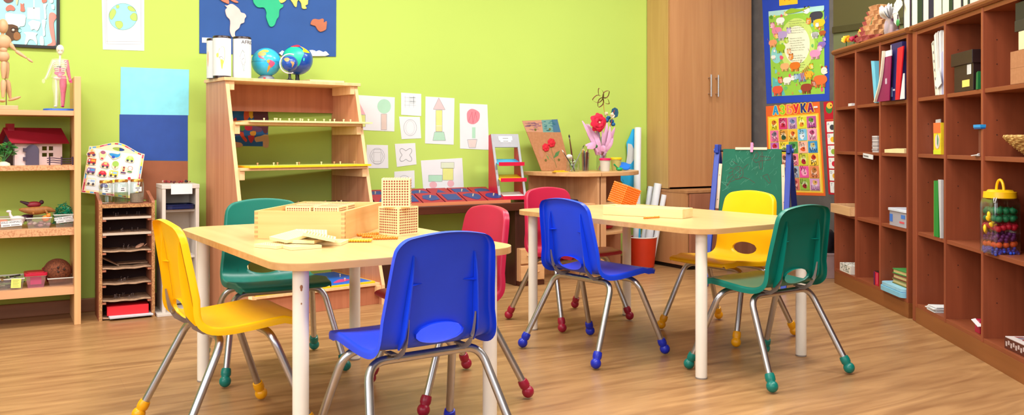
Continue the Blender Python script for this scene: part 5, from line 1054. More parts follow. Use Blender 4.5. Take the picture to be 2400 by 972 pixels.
# brush jar
q = desk(1343, .34); t = thing('brush_jar', 'squat glass jar filled with paint brushes on the desk', 'jar', q)
m = MB(); m.lathe([(0, .001), (.040, .001), (.043, .006), (.043, .066), (.036, .078), (.035, .084)], GLASS, 24); m.build('glass_body', t)
def brush(label, x0, y0, x1, y1, r, hand, tip, flip=False):
    a = Vector((x0, y0, .004)); b = Vector(x1); d = (b-a).normalized(); m = MB(); m.tube([a, a.lerp(b, .6), b], [r*.7, r, r*.6], hand, 7); o = m.build('handle')
    tt = thing('paint_brush', label, 'paint brush', q, 0, 'paint brushes in the squat jar'); o.parent = tt
    m = MB(); m.tube([b, b+d*.012], [r*.9, r*.9], flat('ferrule', (170, 170, 176), .3, .9), 7); m.tube([b+d*.012, b+d*.020, b+d*.032], [r*.9, r*1.15, r*.2], tip, 7); m.build('bristles', tt)
DKW = flat('brush_brown', (84, 40, 22), .5); BRS = flat('bristle_dark', (50, 46, 50), .8)
brush('tall dark brown paint brush standing highest in the squat jar', .012, .004, (-.024, .004, .215), 0, .0055, DKW, BRS)
brush('white-tipped paint brush leaning left in the squat jar', .016, .0, (-.072, -.004, .120), 0, .0034, BRS, flat('bristle_white', (236, 232, 226), .7))
brush('thin paint brush leaning right out of the squat jar', -.016, -.004, (.074, .0, .150), 0, .003, flat('brush_grey', (130, 130, 136), .4), BRS)
brush('short dark paint brush leaning right in the squat jar', -.006, .012, (.044, .006, .095), 0, .003, DKW, flat('bristle_blue', (60, 110, 150), .7))
m = MB(); m.ball((0, 0, 0), .020, flat('crumpled_plastic', (214, 210, 200), .4, noise=.2, scale=90), 10, (1.2, .8, .8)); m.ball((.014, .004, -.008), .013, MATS['crumpled_plastic'], 8); tag(m.build('crumpled_paper'), 'crumpled pale paper ball resting on the squat brush jar', 'paper ball', None, None, (q.x-.030, q.y, dz+.100))
# tall tumbler of pencils
q = desk(1372, .31); t = thing('pencil_tumbler', 'tall clear tumbler of coloured pencils on the desk', 'tumbler', q)
m = MB(); m.lathe([(0, .001), (.022, .001), (.027, .125), (.0255, .125), (.021, .006)], CLEAR, 20); m.build('tumbler_body', t)
rnd = random.Random(21)
for k, c in enumerate(((180, 60, 90), (90, 70, 130), (210, 130, 70), (60, 90, 120), (150, 60, 60), (120, 90, 80))):
    a = 2*pi*k/6; p0_ = Vector((.010*cos(a), .010*sin(a), .005)); p1_ = Vector((.017*cos(a+.5), .017*sin(a+.5), rnd.uniform(.125, .150)))
    m = MB(); m.tube([p0_, p1_], .0038, col(*c), 6); m.tube([p1_, p1_+(p1_-p0_).normalized()*.010], [.0038, .0008], col(214, 180, 130), 6)
    tag(m.build('pencil'), 'coloured pencil standing in the tall clear tumbler', 'pencil', 'pencils in the tumbler', None, q)
# glass vase with paper flowers
q = desk(1410, .29); t = thing('flower_vase', 'clear glass jar vase holding pink and red paper flowers', 'vase', q)
m = MB(); m.lathe([(0, .001), (.034, .001), (.036, .006), (.036, .095), (.032, .108), (.036, .125)], GLASS, 24); m.build('glass_body', t)
m = MB()
for k in range(7): m.tube([Vector((-.02+.006*k, .01*cos(k), .006)), Vector((.02-.006*k, .012*sin(k), .10))], .0026, col(*[(200, 60, 110), (60, 130, 150), (210, 120, 160), (180, 40, 80), (70, 110, 160), (220, 150, 180), (60, 120, 90)][k]), 6)
m.build('paper_stems', t)
def fv(x, y, dv=0.0): p = on_v(x, y, .29-dv); return Vector((p.x-q.x, dv, p.z-dz))
tt = thing('pink_lily', 'bunch of pale pink paper lily petals in the glass vase', 'paper flower', q, 0, 'paper flowers in the glass vase'); LIL = flat('lily_pink', (222, 170, 206), .7, noise=.08)
def petal(m, base, tip, w_, mat, bend=.01, up=Vector((0, -1, 0))):
    d = tip-base; s_ = d.cross(up).normalized(); n = 7; vs = []; 
    for k in range(n+1):
        u = k/n; c = base+d*u+up*(bend*sin(pi*u)); ww = w_*sin(pi*min(.97, u*.82+.12))
        vs += [tuple(c-s_*ww), tuple(c+up*(.25*ww)), tuple(c+s_*ww)]
    fs = []
    for k in range(n): fs += [(3*k, 3*k+1, 3*k+4, 3*k+3), (3*k+1, 3*k+2, 3*k+5, 3*k+4)]
    m.add(vs, fs, mat, True)
m = MB(); rnd = random.Random(31)
for bx, by, tx, ty in ((1402, 345, 1366, 283), (1400, 340, 1380, 290), (1404, 330, 1396, 290), (1412, 338, 1443, 298), (1416, 345, 1438, 322), (1408, 350, 1386, 300), (1414, 335, 1424, 288), (1398, 352, 1374, 312), (1410, 352, 1420, 312), (1416, 348, 1430, 296), (1412, 365, 1418, 320), (1400, 350, 1391, 318), (1400, 332, 1373, 290), (1405, 340, 1370, 300), (1413, 340, 1436, 305), (1415, 352, 1440, 312), (1404, 352, 1398, 322), (1410, 348, 1412, 305)):
    petal(m, fv(bx, by+12, rnd.uniform(-.03, .02)), fv(tx+rnd.uniform(-2, 2), ty, rnd.uniform(-.06, .01)), rnd.uniform(.013, .019), LIL, rnd.uniform(.008, .024))
petal(m, fv(1398, 336, -.03), fv(1376, 347, -.05), .022, LIL, .012); petal(m, fv(1400, 340, -.03), fv(1372, 340, -.04), .02, LIL); petal(m, fv(1404, 350, -.02), fv(1420, 345, -.05), .022, LIL, .015); m.build('petals', tt)
m = MB()
for x, y in ((1404, 330), (1409, 320), (1414, 330)): m.tube([fv(1409, 385), fv(1408, 350), fv(x, y)], .0024, flat('stem_teal', (60, 140, 150), .6), 6)
petal(m, fv(1398, 347, -.03), fv(1392, 338, -.03), .010, LEAF); petal(m, fv(1393, 349, -.03), fv(1400, 334, -.03), .010, LEAF); m.build('stems', tt)
tt = thing('red_paper_flower', 'big crimson paper flower above the pink petals', 'paper flower', q, 0, 'paper flowers in the glass vase'); CRM = flat('crepe_red', (206, 14, 56), .75, noise=.12, scale=40)
m = MB(); c = fv(1400, 287, -.06)
for k in range(8):
    a = 2*pi*k/8+.2; petal(m, c, c+Vector((.066*cos(a), -.012+.012*(k % 2), .066*sin(a))), .034, CRM, .016)
for k in range(5):
    a = 2*pi*k/5; petal(m, c+Vector((0, -.010, 0)), c+Vector((.040*cos(a), -.026, .040*sin(a))), .024, CRM, .010)
m.build('petals', tt); m = MB(); m.ball(c+Vector((0, -.026, 0)), .008, col(240, 170, 150), 10); m.build('centre', tt); m = MB(); m.tube([c, fv(1408, 340), fv(1409, 385)], .0022, MATS['stem_teal'], 6); m.build('stem', tt)
tt = thing('ring_flower', 'brown paper ring flower with five loops, tallest in the vase', 'paper flower', q, 0, 'paper flowers in the glass vase'); RNG = flat('ring_brown', (122, 52, 54), .6)
m = MB(); c = fv(1413, 229, -.02); tips = [(1404, 208), (1427, 214), (1427, 242), (1403, 250), (1390, 234)]
for k, tp in enumerate(tips):
    e = fv(*tp, -.02)-c; n_ = Vector((-e.z, 0, e.x)).normalized()*e.length*.30
    lp = [c+e*u+n_*s_*w2 for u, w2, s_ in ((0, 0, 1), (.25, .8, 1), (.55, 1, 1), (.85, .62, 1), (1.05, 0, 1), (.85, .62, -1), (.55, 1, -1), (.25, .8, -1))]
    lp = [Vector(v) for v in smooth_poly(lp, 3)]; vs = []
    for v in lp: vs += [(v.x-.006, v.y-.013, v.z-.003), (v.x+.006, v.y+.013, v.z+.003)]
    L_ = len(lp); m.add(vs, [(2*i, 2*i+1, 2*((i+1) % L_)+1, 2*((i+1) % L_)) for i in range(L_)], RNG, True)
m.build('petal_loops', tt); m = MB(); m.tube(crpath([fv(1413, 232, -.02), fv(1416, 258, -.02), fv(1419, 290, 0), fv(1411, 350), fv(1409, 385)], 5), .0020, flat('stick_orange', (196, 108, 50), .6), 6); m.build('stem', tt)
tt = thing('blue_paper_flower', 'dark blue paper flower with cream cones at the right of the vase', 'paper flower', q, 0, 'paper flowers in the glass vase'); BL = flat('crepe_navy', (34, 84, 112), .7); CRE = flat('cone_cream', (230, 210, 180), .7)
m = MB(); c = fv(1441, 264, -.01); m.prism([(c.x+.030*cos(a)*(1+.1*(k % 2)), c.z+.036*sin(a)) for k, a in enumerate([2*pi*k/8 for k in range(8)])], c.y-.002, c.y+.002, BL)
for x, y in ((1434, 284), (1426, 276), (1437, 291), (1422, 282)): m.ball(fv(x, y, .004), .018, flat('crepe_blue', (28, 96, 150), .7, noise=.2, scale=60), 10, (1, .7, .8))
m.build('petals', tt); m = MB()
for (bx, by), (tx, ty) in (((1433, 276), (1436, 262)), ((1424, 262), (1418, 270)), ((1434, 270), (1440, 276))):
    a, b = fv(bx, by, -.03), fv(tx, ty, -.03); d = b-a; m.lathe([(0, 0), (.016, d.length*.5), (.0, d.length*1.0)], CRE, 10, T(*a) @ d.to_track_quat('Z', 'Y').to_matrix().to_4x4(), False)
m.build('cream_cones', tt); m = MB(); m.tube(crpath([fv(1440, 258, -.02), fv(1430, 296), fv(1414, 350), fv(1409, 385)], 5), .0024, col(190, 60, 60), 6); m.build('stem', tt)
# plastic tubs
def tub(label, x, v, r, h, lid, body):
    q_ = desk(x, v); t_ = thing('lidded_pot', label, 'pot', q_, 0, 'lidded pots on the desk'); m = MB(); m.lathe([(0, 0), (r*.82, 0), (r, h), (r*.97, h), (r*.80, .004), (0, .004)], body, 24); m.build('pot_body', t_)
    m = MB(); m.lathe([(r*.99, h-.005), (r*1.08, h-.004), (r*1.08, h+.007), (r*.95, h+.010), (r*.86, h+.007), (0, h+.007)], lid, 24); m.build('lid', t_)
tub('milky plastic pot with a crimson lid on the desk', 1418, .385, .037, .078, flat('lid_pink', (206, 30, 90), .4), cloudy('milky', (226, 222, 210), .6))
tub('yellowish plastic pot with a yellow lid behind the crimson-lidded one', 1444, .30, .037, .080, flat('lid_yellow', (244, 196, 20), .4), cloudy('milky_yellow', (214, 200, 120), .6))
# blue oval lid and green scoop
q = desk(1463, .33); m = MB(); m.lathe([(0, -.006), (.040, -.006), (.044, 0), (.040, .007), (0, .010)], flat('toy_blue', (20, 112, 214), .35), 26, rot(radians(32), radians(-8), 0)); tag(m.build('blue_toy_disc'), 'glossy blue toy disc tilted at the end of the desk top', 'toy', None, None, (q.x, q.y, dz+.030))
q = desk(1449, .38); t = thing('green_scoop', 'small green plastic scoop leaning on the blue disc', 'scoop', (q.x, q.y, dz)); GSC = flat('toy_green', (20, 160, 90), .35)
m = MB(); m.ball((.010, 0, .013), .024, GSC, 16, (1.1, .8, .5)); m.build('bowl', t); m = MB(); m.tube([(0, 0, .014), (-.020, -.004, .030), (-.040, -.006, .046)], [.006, .005, .006], GSC, 8); m.build('handle', t)

# ================================================================ orange-red bucket with paper rolls
bc = Vector((3.607, -.150, 0)); t = thing('red_bucket', 'orange red paper bin with a white rim beside the wardrobe', 'bin', bc)
m = MB(); m.lathe([(0, .002), (.082, .002), (.086, .004), (.106, .215), (.101, .215), (.082, .008), (0, .008)], flat('bucket_red', (206, 54, 22), .45, noise=.06, scale=10), 36); m.build('bucket_body', t)
m = MB(); m.tube([(.105*cos(2*pi*k/36), .105*sin(2*pi*k/36), .217) for k in range(36)], .0042, WHITE, 8, True); m.build('rim', t)
def roll(label, p0, p1, r, mat, rin=.6):
    p0, p1 = Vector(p0), Vector(p1); d = p1-p0; m = MB(); Lr = d.length
    m.lathe([(r*rin, 0), (r, 0), (r, Lr), (r*rin, Lr), (r*rin, 0)], mat, 24, T(*p0) @ d.to_track_quat('Z', 'Y').to_matrix().to_4x4()); tag(m.build('paper_roll'), label, 'paper roll', 'paper rolls in the red bucket')
RW = flat('roll_white', (226, 230, 236), .6, noise=.02)
a = on_v(1498, 299, .06); roll('tallest white paper roll, leaning beside the blue sky sheet', (bc.x-.044, bc.y+.014, .012), (a.x, -.045, a.z), .0255, RW, .8)
a = on_v(1540, 430, .15); roll('thick short white paper roll with a stepped end in the red bucket', (bc.x+.012, bc.y-.012, .012), (a.x, -.16, a.z), .0275, RW)
a = on_v(1552, 456, .20); roll('thin short white paper roll at the right of the red bucket', (bc.x+.050, bc.y-.038, .012), (a.x+.006, -.215, a.z), .0190, RW, .7)
a = on_v(1528, 437, .10); roll('white paper roll just left of the thick short one', (bc.x+.018, bc.y+.046, .012), (a.x, -.085, a.z), .0200, RW, .8)
# blue painted sheet hanging down behind the roll
SKY = flat('painted_sky', (40, 170, 222), .7, noise=.15, scale=6)
pts = [(1482, 302), (1500, 303), (1501, 440), (1496, 446), (1478, 441), (1462, 431), (1452, 420), (1450, 402), (1464, 392), (1470, 370), (1469, 345), (1468, 334), (1476, 318)]
n = 1; Q = [on_v(x, y, .02) for x, y in pts]; ox_, oz_ = Q[0].x, Q[0].z
m = MB(); m.prism([(p.x-ox_, p.z-oz_) for p in Q], -.0015, 0, SKY)
cl = [on_v(x, y, .02) for x, y in [(1471, 336), (1480, 338), (1486, 350), (1488, 366), (1484, 376), (1478, 384), (1467, 383), (1470, 360)]]; m.poly([(p.x-ox_, -.0021, p.z-oz_) for p in cl], col(206, 206, 204))
pp = [on_v(x, y, .02) for x, y in [(1486, 411), (1495, 407), (1500, 440), (1496, 442)]]; m.poly([(p.x-ox_, -.0024, p.z-oz_) for p in pp], col(70, 60, 110))
for k in range(2):
    l_ = [on_v(x, y, .02) for x, y in [(1457+k*2, 414+k*8), (1459+k*2, 421+k*6), (1463+k, 424+k*6), (1459+k*2, 422+k*6)]]; m.poly([(p.x-ox_, -.0024, p.z-oz_) for p in l_], col(30, 60, 80))
tag(m.build('sky_sheet'), 'blue painted paper sheet curling on the wall beside the tall paper roll', 'painting', None, None, (ox_, -.020, oz_))
m = MB(); m.prism([(-.016, 0), (.022, 0), (.022, .30), (.008, .30)], -.0012, 0, SKY); tag(m.build('blue_strip'), 'blue paper strip standing in the red bucket at its left', 'paper', None, None, (bc.x-.062, bc.y-.035, .02), .15)

# ================================================================ wardrobe and low cupboard in the corner
wx0, wx1 = 3.767, 4.575
t = thing('wardrobe', 'tall two-door oak wardrobe in the corner with steel bar handles', 'wardrobe', (wx0, -.006, 0)); Wd_ = wx1-wx0
B((0, -.24, .565), (.018, 0, 2.25), wood('wardrobe_side_bounce', (182, 142, 84), (204, 166, 106), 'z', .42, .55, contrast=.8)).build('side_panel', t, .0015); B((Wd_-.018, -.24, .565), (Wd_, 0, 2.25), WARD).build('side_panel', t, .0015)  # left side yellower: bounce light from the lime wall put into its colour
B((.018, -.24, 2.232), (Wd_-.018, 0, 2.25), WARD).build('top_board', t); B((.018, -.012, .565), (Wd_-.018, 0, 2.232), WARD).build('back_board', t)
for k, (x0, x1) in enumerate(((.001, Wd_/2-.0015), (Wd_/2+.0015, Wd_-.001))):
    d = B((x0, -.259, .574), (x1, -.241, 2.248), WARD).build('door', t, .0015)
    hx = x1-.034 if k == 0 else x0+.034; z0 = on_v(1660, 226, .28).z; z1 = on_v(1660, 175, .28).z
    m = MB(); m.tube([(hx, -.290, z0), (hx, -.290, z1)], .006, STEEL, 12)
    for z in (z0+.022, z1-.022): m.tube([(hx, -.259, z), (hx, -.290, z)], .004, STEEL, 8)
    m.build('handle', d)
t = thing('low_cupboard', 'low oak cupboard under the wardrobe, deeper than it', 'cupboard', (wx0, -.006, 0))
B((-.003, -.448, .540), (Wd_+.003, 0, .560), WARD_D).build('top_board', t, .002); B((0, -.440, .028), (.018, 0, .540), WARD).build('side_panel', t, .0015); B((Wd_-.018, -.44, .028), (Wd_, 0, .54), WARD).build('side_panel', t, .0015)
B((.02, -.40, 0), (Wd_-.02, -.02, .028), BLACK).build('plinth', t)
for k, (x0, x1) in enumerate(((.019, Wd_/2-.0015), (Wd_/2+.0015, Wd_-.001))): B((x0, -.459, .034), (x1, -.441, .536), wood('wardrobe_door_low', (150, 92, 66), (176, 116, 86), 'z', .42, .55)).build('door', t, .0015)

# ================================================================ chalkboard easel
ec = CAM+FW*5.62+RT*(562/2060*5.62); t = thing('easel', 'blue wooden easel holding a green chalkboard covered in chalk scribbles', 'easel', (ec.x, ec.y, 0), radians(-60+4))
BP = flat('easel_blue', (16, 52, 160), .4, noise=.06); GC = flat('chalk_green', (14, 98, 74), .8, noise=.1, scale=9)
S_ = 5.62/2060; hw = 84*S_/1.0; hz_ = .9-19*S_
# local: x along the board, -y the drawn face
for s in (-1, 1):
    top = Vector((s*hw*.98, .04, .875)); m = MB()
    for yf_, nm in ((-.26, 'front'), (.46, 'rear')):
        b = Vector((s*hw*1.03, yf_, 0)); d = top-b; M = T(*b) @ d.to_track_quat('Z', 'Y').to_matrix().to_4x4(); mm = MB(); mm.box((-.017, -.012, 0), (.017, .012, d.length), BP, M); mm.build('leg', t, .003)
    m.box((s*hw*.98-.012, -.005, .83), (s*hw*.98+.012, .09, .885), BP); m.build('top_block', t, .003)
    mm = MB(); mm.tube([(s*hw*1.0, -.09, .42), (s*hw*1.0, .19, .42)], .010, BP, 6); mm.build('side_brace', t)
    mm = MB(); mm.lathe([(0, 0), (.016, 0), (.016, .014), (0, .018)], flat('knob_blue', (30, 90, 200), .3), 14, T(s*hw*.98+s*.012, .05, .845) @ rot(0, s*pi/2, 0)); mm.build('knob', t)
for z in (.14, .40): mm = MB(); mm.tube([(-hw*1.05, -.085 if z < .3 else -.05, z), (hw*1.05, -.085 if z < .3 else -.05, z)], .012, BP, 6); mm.build('crossbar', t)
mm = MB(); mm.tube([(-hw, .05, .845), (hw, .05, .845)], .008, BLACK, 8); mm.build('axle', t)
M = T(0, -.012, .455) @ rot(-.15, 0, 0) @ T(0, -.035, 0); bw0, bw1, bh = .205, .183, .40
m = MB(); m.prism([(-bw0, -.12), (bw0, -.12), (bw1, bh), (-bw1, bh)], -.006, .006, GC, 'y', False, M)
def bp(x, y): # board coordinates from the zoomed easel picture (778 px wide, 3.24 px per photo px)
    u = (x-345)/3.24*S_; return (u*1.0, bh-(y-95)/3.24*S_)
CHK = col(84, 146, 122); RDC = col(84, 38, 40); 
def chalk(pts, w_, mat):
    P_ = [Vector(bp(*p)) for p in pts]
    for a, b in zip(P_, P_[1:]):
        d = b-a
        if d.length < 1e-5: continue
        n_ = Vector((-d.y, d.x)).normalized()*w_/2; m.add([(v.x, -.0066, v.y) for v in (a-n_, b-n_, b+n_, a+n_)], [(0, 1, 2, 3)], mat, False, M)
chalk(el(245, 280, 40, 50, 20)+[(285, 280)], .0022, RDC); chalk(el(235, 255, 10, 10, 8), .0018, RDC); chalk(el(232, 300, 9, 10, 8), .0018, RDC)
for a, b in (((205, 245), (180, 240)), ((203, 290), (160, 330)), ((210, 310), (160, 380)), ((285, 245), (320, 210)), ((205, 265), (175, 285)), ((240, 215), (205, 190))): chalk([a, b], .0022, RDC)
chalk([(165, 380), (190, 350), (240, 325), (285, 312), (330, 325), (375, 355)], .0022, RDC); chalk([(262, 235), (255, 255), (268, 262), (250, 275), (268, 285), (252, 300), (262, 310)], .002, RDC)
chalk([(360, 140), (380, 115), (395, 140), (385, 170), (360, 165), (360, 140)], .0022, RDC); chalk([(345, 165), (375, 200), (400, 190), (405, 240), (415, 252), (425, 240), (425, 115)], .0022, RDC); chalk([(400, 150), (485, 158), (480, 178), (405, 185)], .0022, RDC); chalk([(415, 110), (412, 200)], .002, RDC); chalk([(430, 300), (465, 285), (490, 345), (480, 355), (430, 300)], .002, RDC)
rnd = random.Random(17)
for k in range(46):
    x, y = rnd.uniform(140, 540), rnd.uniform(120, 430); a = rnd.uniform(-1.9, -.6); l_ = rnd.uniform(20, 60); chalk([(x, y), (x+l_*.5*cos(a)+rnd.uniform(-8, 8), y-l_*.5*sin(a)*-1), (x+l_*cos(a), y+l_*sin(a))], .0016, CHK if k % 3 else col(50, 126, 100))
chalk([(180, 360), (120, 350), (175, 390), (130, 420)], .002, CHK); chalk([(200, 190), (215, 210), (195, 225), (180, 205), (200, 190)], .002, CHK); chalk([(225, 140), (245, 200), (250, 160), (285, 205)], .002, CHK)
m.build('chalkboard', t)
for s, (x0, y0), (x1, y1) in ((-1, (105, 212), (75, 555)), (1, (560, 212), (535, 565))):
    a, b = bp(x0, y0), bp(x1, y1); mm = MB(); A_ = Vector((s*(bw1+.012), 0, a[1])); B_ = Vector((s*(bw0+.004), 0, b[1])); d = A_-B_
    mm.box((-.010, -.007, 0), (.010, .007, d.length), flat('strip_wood', (232, 200, 170), .5), M @ T(B_.x, -.010, B_.z) @ rot(0, atan2(d.x, d.z), 0))
    for u in (.2, .75): mm.ball(tuple(M @ Vector((B_.x+d.x*u, -.018, B_.z+d.z*u))), .003, col(150, 120, 100), 6)
    mm.build('side_strip', t)
mm = MB(); mm.box((-.105, -.012, bh-.006), (.095, -.002, bh+.010), MATS['strip_wood'], M); mm.build('top_strip', t)
mm = MB(); PK = flat('peg_pink', (240, 130, 176), .4); mm.box((-.008, -.018, bh-.022), (.008, -.012, bh+.040), PK, M); mm.box((-.008, -.002, bh-.022), (.008, .008, bh+.036), PK, M); mm.tube([tuple(M @ Vector((-.010, -.006, bh+.012))), tuple(M @ Vector((.010, -.006, bh+.012)))], .007, STEEL, 8)
tag(mm.build('clothes_peg'), 'pink clothes peg clipped to the top of the chalkboard', 'clothes peg').matrix_world = T(*t.location) @ rot(0, 0, radians(-56))
# ================================================================ cherry cubby shelves along the right side
UA, UB, UC = Vector((4.209, -1.350, 0)), Vector((3.587, -2.349, 0)), Vector((3.044, -3.095, 0))
def frame_of(a, b):
    d = (b-a).normalized(); return d, atan2(d.y, d.x)
d1, r1 = frame_of(UA, UB); d2, r2 = frame_of(UB, UC)
DP = .36; ROWS = [1.120, .842, .455, .095]
def cubby(label, org, r, panels, x0, x1, step):
    t = thing('cubby_shelf', label, 'shelf unit', org, r)
    for k, x in enumerate(panels):
        B((x-.010, 0, ROWS[3]-.018), (x+.010, DP, 1.455), CHERRY).build('side_panel' if k in (0, len(panels)-1) else 'divider', t, .0015)
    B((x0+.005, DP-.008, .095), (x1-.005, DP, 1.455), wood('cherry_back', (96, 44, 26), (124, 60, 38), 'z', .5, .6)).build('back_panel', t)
    for a, b in zip(panels, panels[1:]):
        for z in ROWS[:3]:
            B((a+.010, .006, z-.018), (b-.010, DP-.008, z), CHERRY_X).build('shelf', t, .001)
        B((a+.010, .002, ROWS[3]-.018), (b-.010, DP-.008, ROWS[3]), CHERRY_X).build('floor_board', t, .001)
        B((a+.010, .002, 1.435), (b-.010, DP, 1.455), CHERRY_X).build('top_rail', t, .001)
    m = MB(); m.prism([(-.006, 1.455), (-.014, 1.462), (-.018, 1.472), (-.014, 1.482), (-.006, 1.487), (DP, 1.487), (DP, 1.455)], x0-.004, x1, CHERRY_K, 'x'); m.build('top_moulding', t)
    B((x0, .001, 0), (x1, DP-.002, ROWS[3]-.018), CHERRY_K).build('plinth', t, .001)
    m = MB()
    for a in panels[:-1]:
        for z in (.24, .34, .60, .70, .93, .99, 1.22, 1.32): m.lathe([(0, 0), (.0026, 0), (.0026, .0008), (0, .0008)], col(60, 24, 14), 8, T(a+.0102, .055, z) @ rot(0, pi/2, 0))
    h = m.build('peg_holes', t); h['kind'] = 'stuff'
    return t
P1 = [-.004, .366, .742, 1.108]; P2 = [.046, .418, .818, 1.215, 1.612]
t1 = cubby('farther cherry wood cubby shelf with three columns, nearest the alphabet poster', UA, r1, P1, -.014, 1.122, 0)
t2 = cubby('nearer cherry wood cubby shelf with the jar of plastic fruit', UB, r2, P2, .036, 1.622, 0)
m = MB(); m.box((-.016, .004, 0), (.022, .10, 1.470), CHERRY); m.prism([(-.018, -.012), (.024, -.012), (.030, .10), (-.020, .10)], 1.462, 1.487, CHERRY_K, 'z'); struct(m.build('trim_3', None, .003)); ob = bpy.data.objects['trim_3']; ob.location = UB; ob.rotation_euler = (0, 0, (r1+r2)/2)
def U1(x, y, z): return UA+d1*x+Vector((-d1.y, d1.x, 0))*y+Vector((0, 0, z))
def U2(x, y, z): return UB+d2*x+Vector((-d2.y, d2.x, 0))*y+Vector((0, 0, z))
def put(o, U, r, x, y, z, dr=0.0): o.location = U(x, y, z+.0008); o.rotation_euler = (o.rotation_euler.x, o.rotation_euler.y, r+dr); return o
def topU(U, dd, org, x, y, off): # where a picture column meets a line `off` behind the front edge
    r = ray(x, y); n = Vector((-dd.y, dd.x, 0)); p = org+n*off; q = (p-CAM).dot(n)/r.dot(n); return CAM+r*q
def s_of(px, dd, org, off): q = topU(None, dd, org, px, 60, off); return (q-org).dot(dd)
def S1(px, off=0.0): return s_of(px, d1, UA, off)
def S2(px, off=0.0): return s_of(px, d2, UB, off)
# unit 1, top row
m = MB(); m.box((S1(1988, .012), 0, 0), (S1(1996, .012), .05, .016), PAPER); put(tag(m.build('paper_slip'), 'small white paper slip in the top far corner cubby', 'paper'), U1, r1, 0, .012, ROWS[0])
m = MB(); a, b = S1(2043), S1(2049); m.prism([(a+.05, 0), (b+.055, 0), (b+.012, .235), (a, .240)], 0, .16, flat('file_cyan', (110, 196, 226), .4), 'y'); put(tag(m.build('light_blue_folder'), 'light blue folder standing in the second top cubby', 'folder'), U1, r1, 0, -.004, ROWS[0])
m = MB(); o_ = -.045; pts = crpath([Vector((S1(2047, o_), 0, 0)), Vector((S1(2058, o_), .09, 0)), Vector((S1(2064, o_), .18, 0)), Vector((S1(2067, o_), .268, 0))], 5); pl = [(p.x, p.y) for p in pts]
m.prism(pl+[(x+.012, z) for x, z in pl[::-1]], 0, .013, flat('file_cream', (226, 220, 200), .6), 'y'); put(tag(m.build('bent_magazine'), 'curved cream sheet sagging at the left of the purple folder', 'paper'), U1, r1, 0, o_, ROWS[0])
m = MB(); o_ = -.030; q0 = S1(2051, o_)-pl[0][0]; pl2 = [(x+q0, z) for x, z in pl]; e1 = S1(2089, o_); m.prism(pl2+[(e1, .262), (e1-.03, 0)], 0, .004, flat('file_purple', (138, 10, 84), .35), 'y'); m.box((S1(2067, o_)+.004, -.001, .235), (e1, .005, .266), PAPER); m.box((S1(2075, o_), -.001, .09), (S1(2079, o_), 0, .12), col(190, 170, 190))
put(tag(m.build('purple_folder'), 'purple folder leaning in the third top cubby', 'folder'), U1, r1, 0, o_, ROWS[0])
m = MB(); a, b = S1(2087, -.012), S1(2114, -.012); m.box((a, 0, 0), (b, .22, .300), flat('carton_navy', (40, 34, 96), .4, noise=.15, scale=60)); m.box((a+.004, -.001, .25), (a+.014, 0, .295), col(214, 200, 200)); m.box((a+.006, -.001, .17), (a+.022, 0, .22), col(170, 40, 70)); m.box((a+.006, -.001, .02), (a+.030, 0, .07), col(120, 150, 206)); m.box((a+.034, -.001, .05), (a+.06, 0, .06), col(190, 190, 210))
put(tag(m.build('navy_carton', None, .001), 'tall navy printed carton behind the purple folder', 'carton'), U1, r1, 0, -.012, ROWS[0])
m = MB(); a, b = S1(2098, -.020), S1(2117, -.020); m.prism([(a, 0), (a+.05, 0), (b, .272), (a+.03, .268)], 0, .006, flat('file_red', (206, 16, 44), .4, noise=.1, scale=30), 'y'); put(tag(m.build('red_folder'), 'bright red folder at the right end of the third top cubby', 'folder'), U1, r1, 0, -.020, ROWS[0])
m = MB(); a, b = S1(2109, -.028), S1(2119, -.028); m.prism([(a, 0), (b, 0), (b, .13), (b-.012, .13)], 0, .004, PAPER, 'y'); put(tag(m.build('white_booklet'), 'white booklet slipped beside the bright red folder', 'booklet'), U1, r1, 0, -.028, ROWS[0])
# unit 1, second row: stack of cards, label, flat book
m = MB(); rnd = random.Random(40)
for k in range(9): m.box((rnd.uniform(0, .004), rnd.uniform(0, .004), k*.0105), (.082, .12, k*.0105+.009), flat('card_grey%d' % (k % 2), (206-k % 2*40, 200-k % 2*40, 204-k % 2*40), .7))
put(tag(m.build('card_stack'), 'stack of grey and white cards in the second cubby of the middle row', 'cards'), U1, r1, S1(2043, .004), .004, ROWS[1])
m = MB(); m.box((0, -.003, -.022), (.150, 0, .004), PAPER, rot(0, .06, 0)); m.box((.01, -.0036, -.014), (.085, -.003, -.006), col(120, 116, 116), rot(0, .06, 0)); put(tag(m.build('shelf_label'), 'white paper label stuck on the shelf edge of the far cubbies', 'label'), U1, r1, .500, .0, ROWS[1]-.010)
m = MB(); m.prism([(0, 0), (.26, .0), (.26, .022), (.16, .024), (0, .018)], 0, .17, flat('cream_pages', (236, 214, 160), .7), 'y'); put(tag(m.build('cream_book'), 'cream coloured book lying flat in the third cubby of the middle row', 'book'), U1, r1, S1(2073, .004), .004, ROWS[1])
# unit 1, third row: wooden tray and a clear box
m = MB(); w_ = .344
for a, b in (((0, 0, 0), (w_, .008, .055)), ((0, .22, 0), (w_, .228, .055)), ((0, .008, 0), (.008, .22, .055)), ((w_-.008, .008, 0), (w_, .22, .055)), ((.008, .008, 0), (w_-.008, .22, .005))): m.box(a, b, wood('tray_beech', (206, 160, 110), (226, 184, 136), 'x', .5))
m.build; o_ = put(tag(m.build('wooden_tray', None, .001), 'wooden tray standing in the far lower cubby next to the easel', 'tray'), U1, r1, .0085, -.03, ROWS[2])
m = MB(); m.box((.02, .02, .0), (.32, .2, .022), flat('printed_red', (150, 60, 70), .6, noise=.4, scale=50)); put(tag(m.build('printed_cards'), 'printed reddish cards inside the far wooden tray', 'cards'), U1, r1, .0085, -.03, ROWS[2]+.006)
t = thing('plastic_box', 'clear plastic box with a pale lid in the third cubby of the lower row', 'box', U1(S1(2082, .004), .004, ROWS[2]+.001), r1)
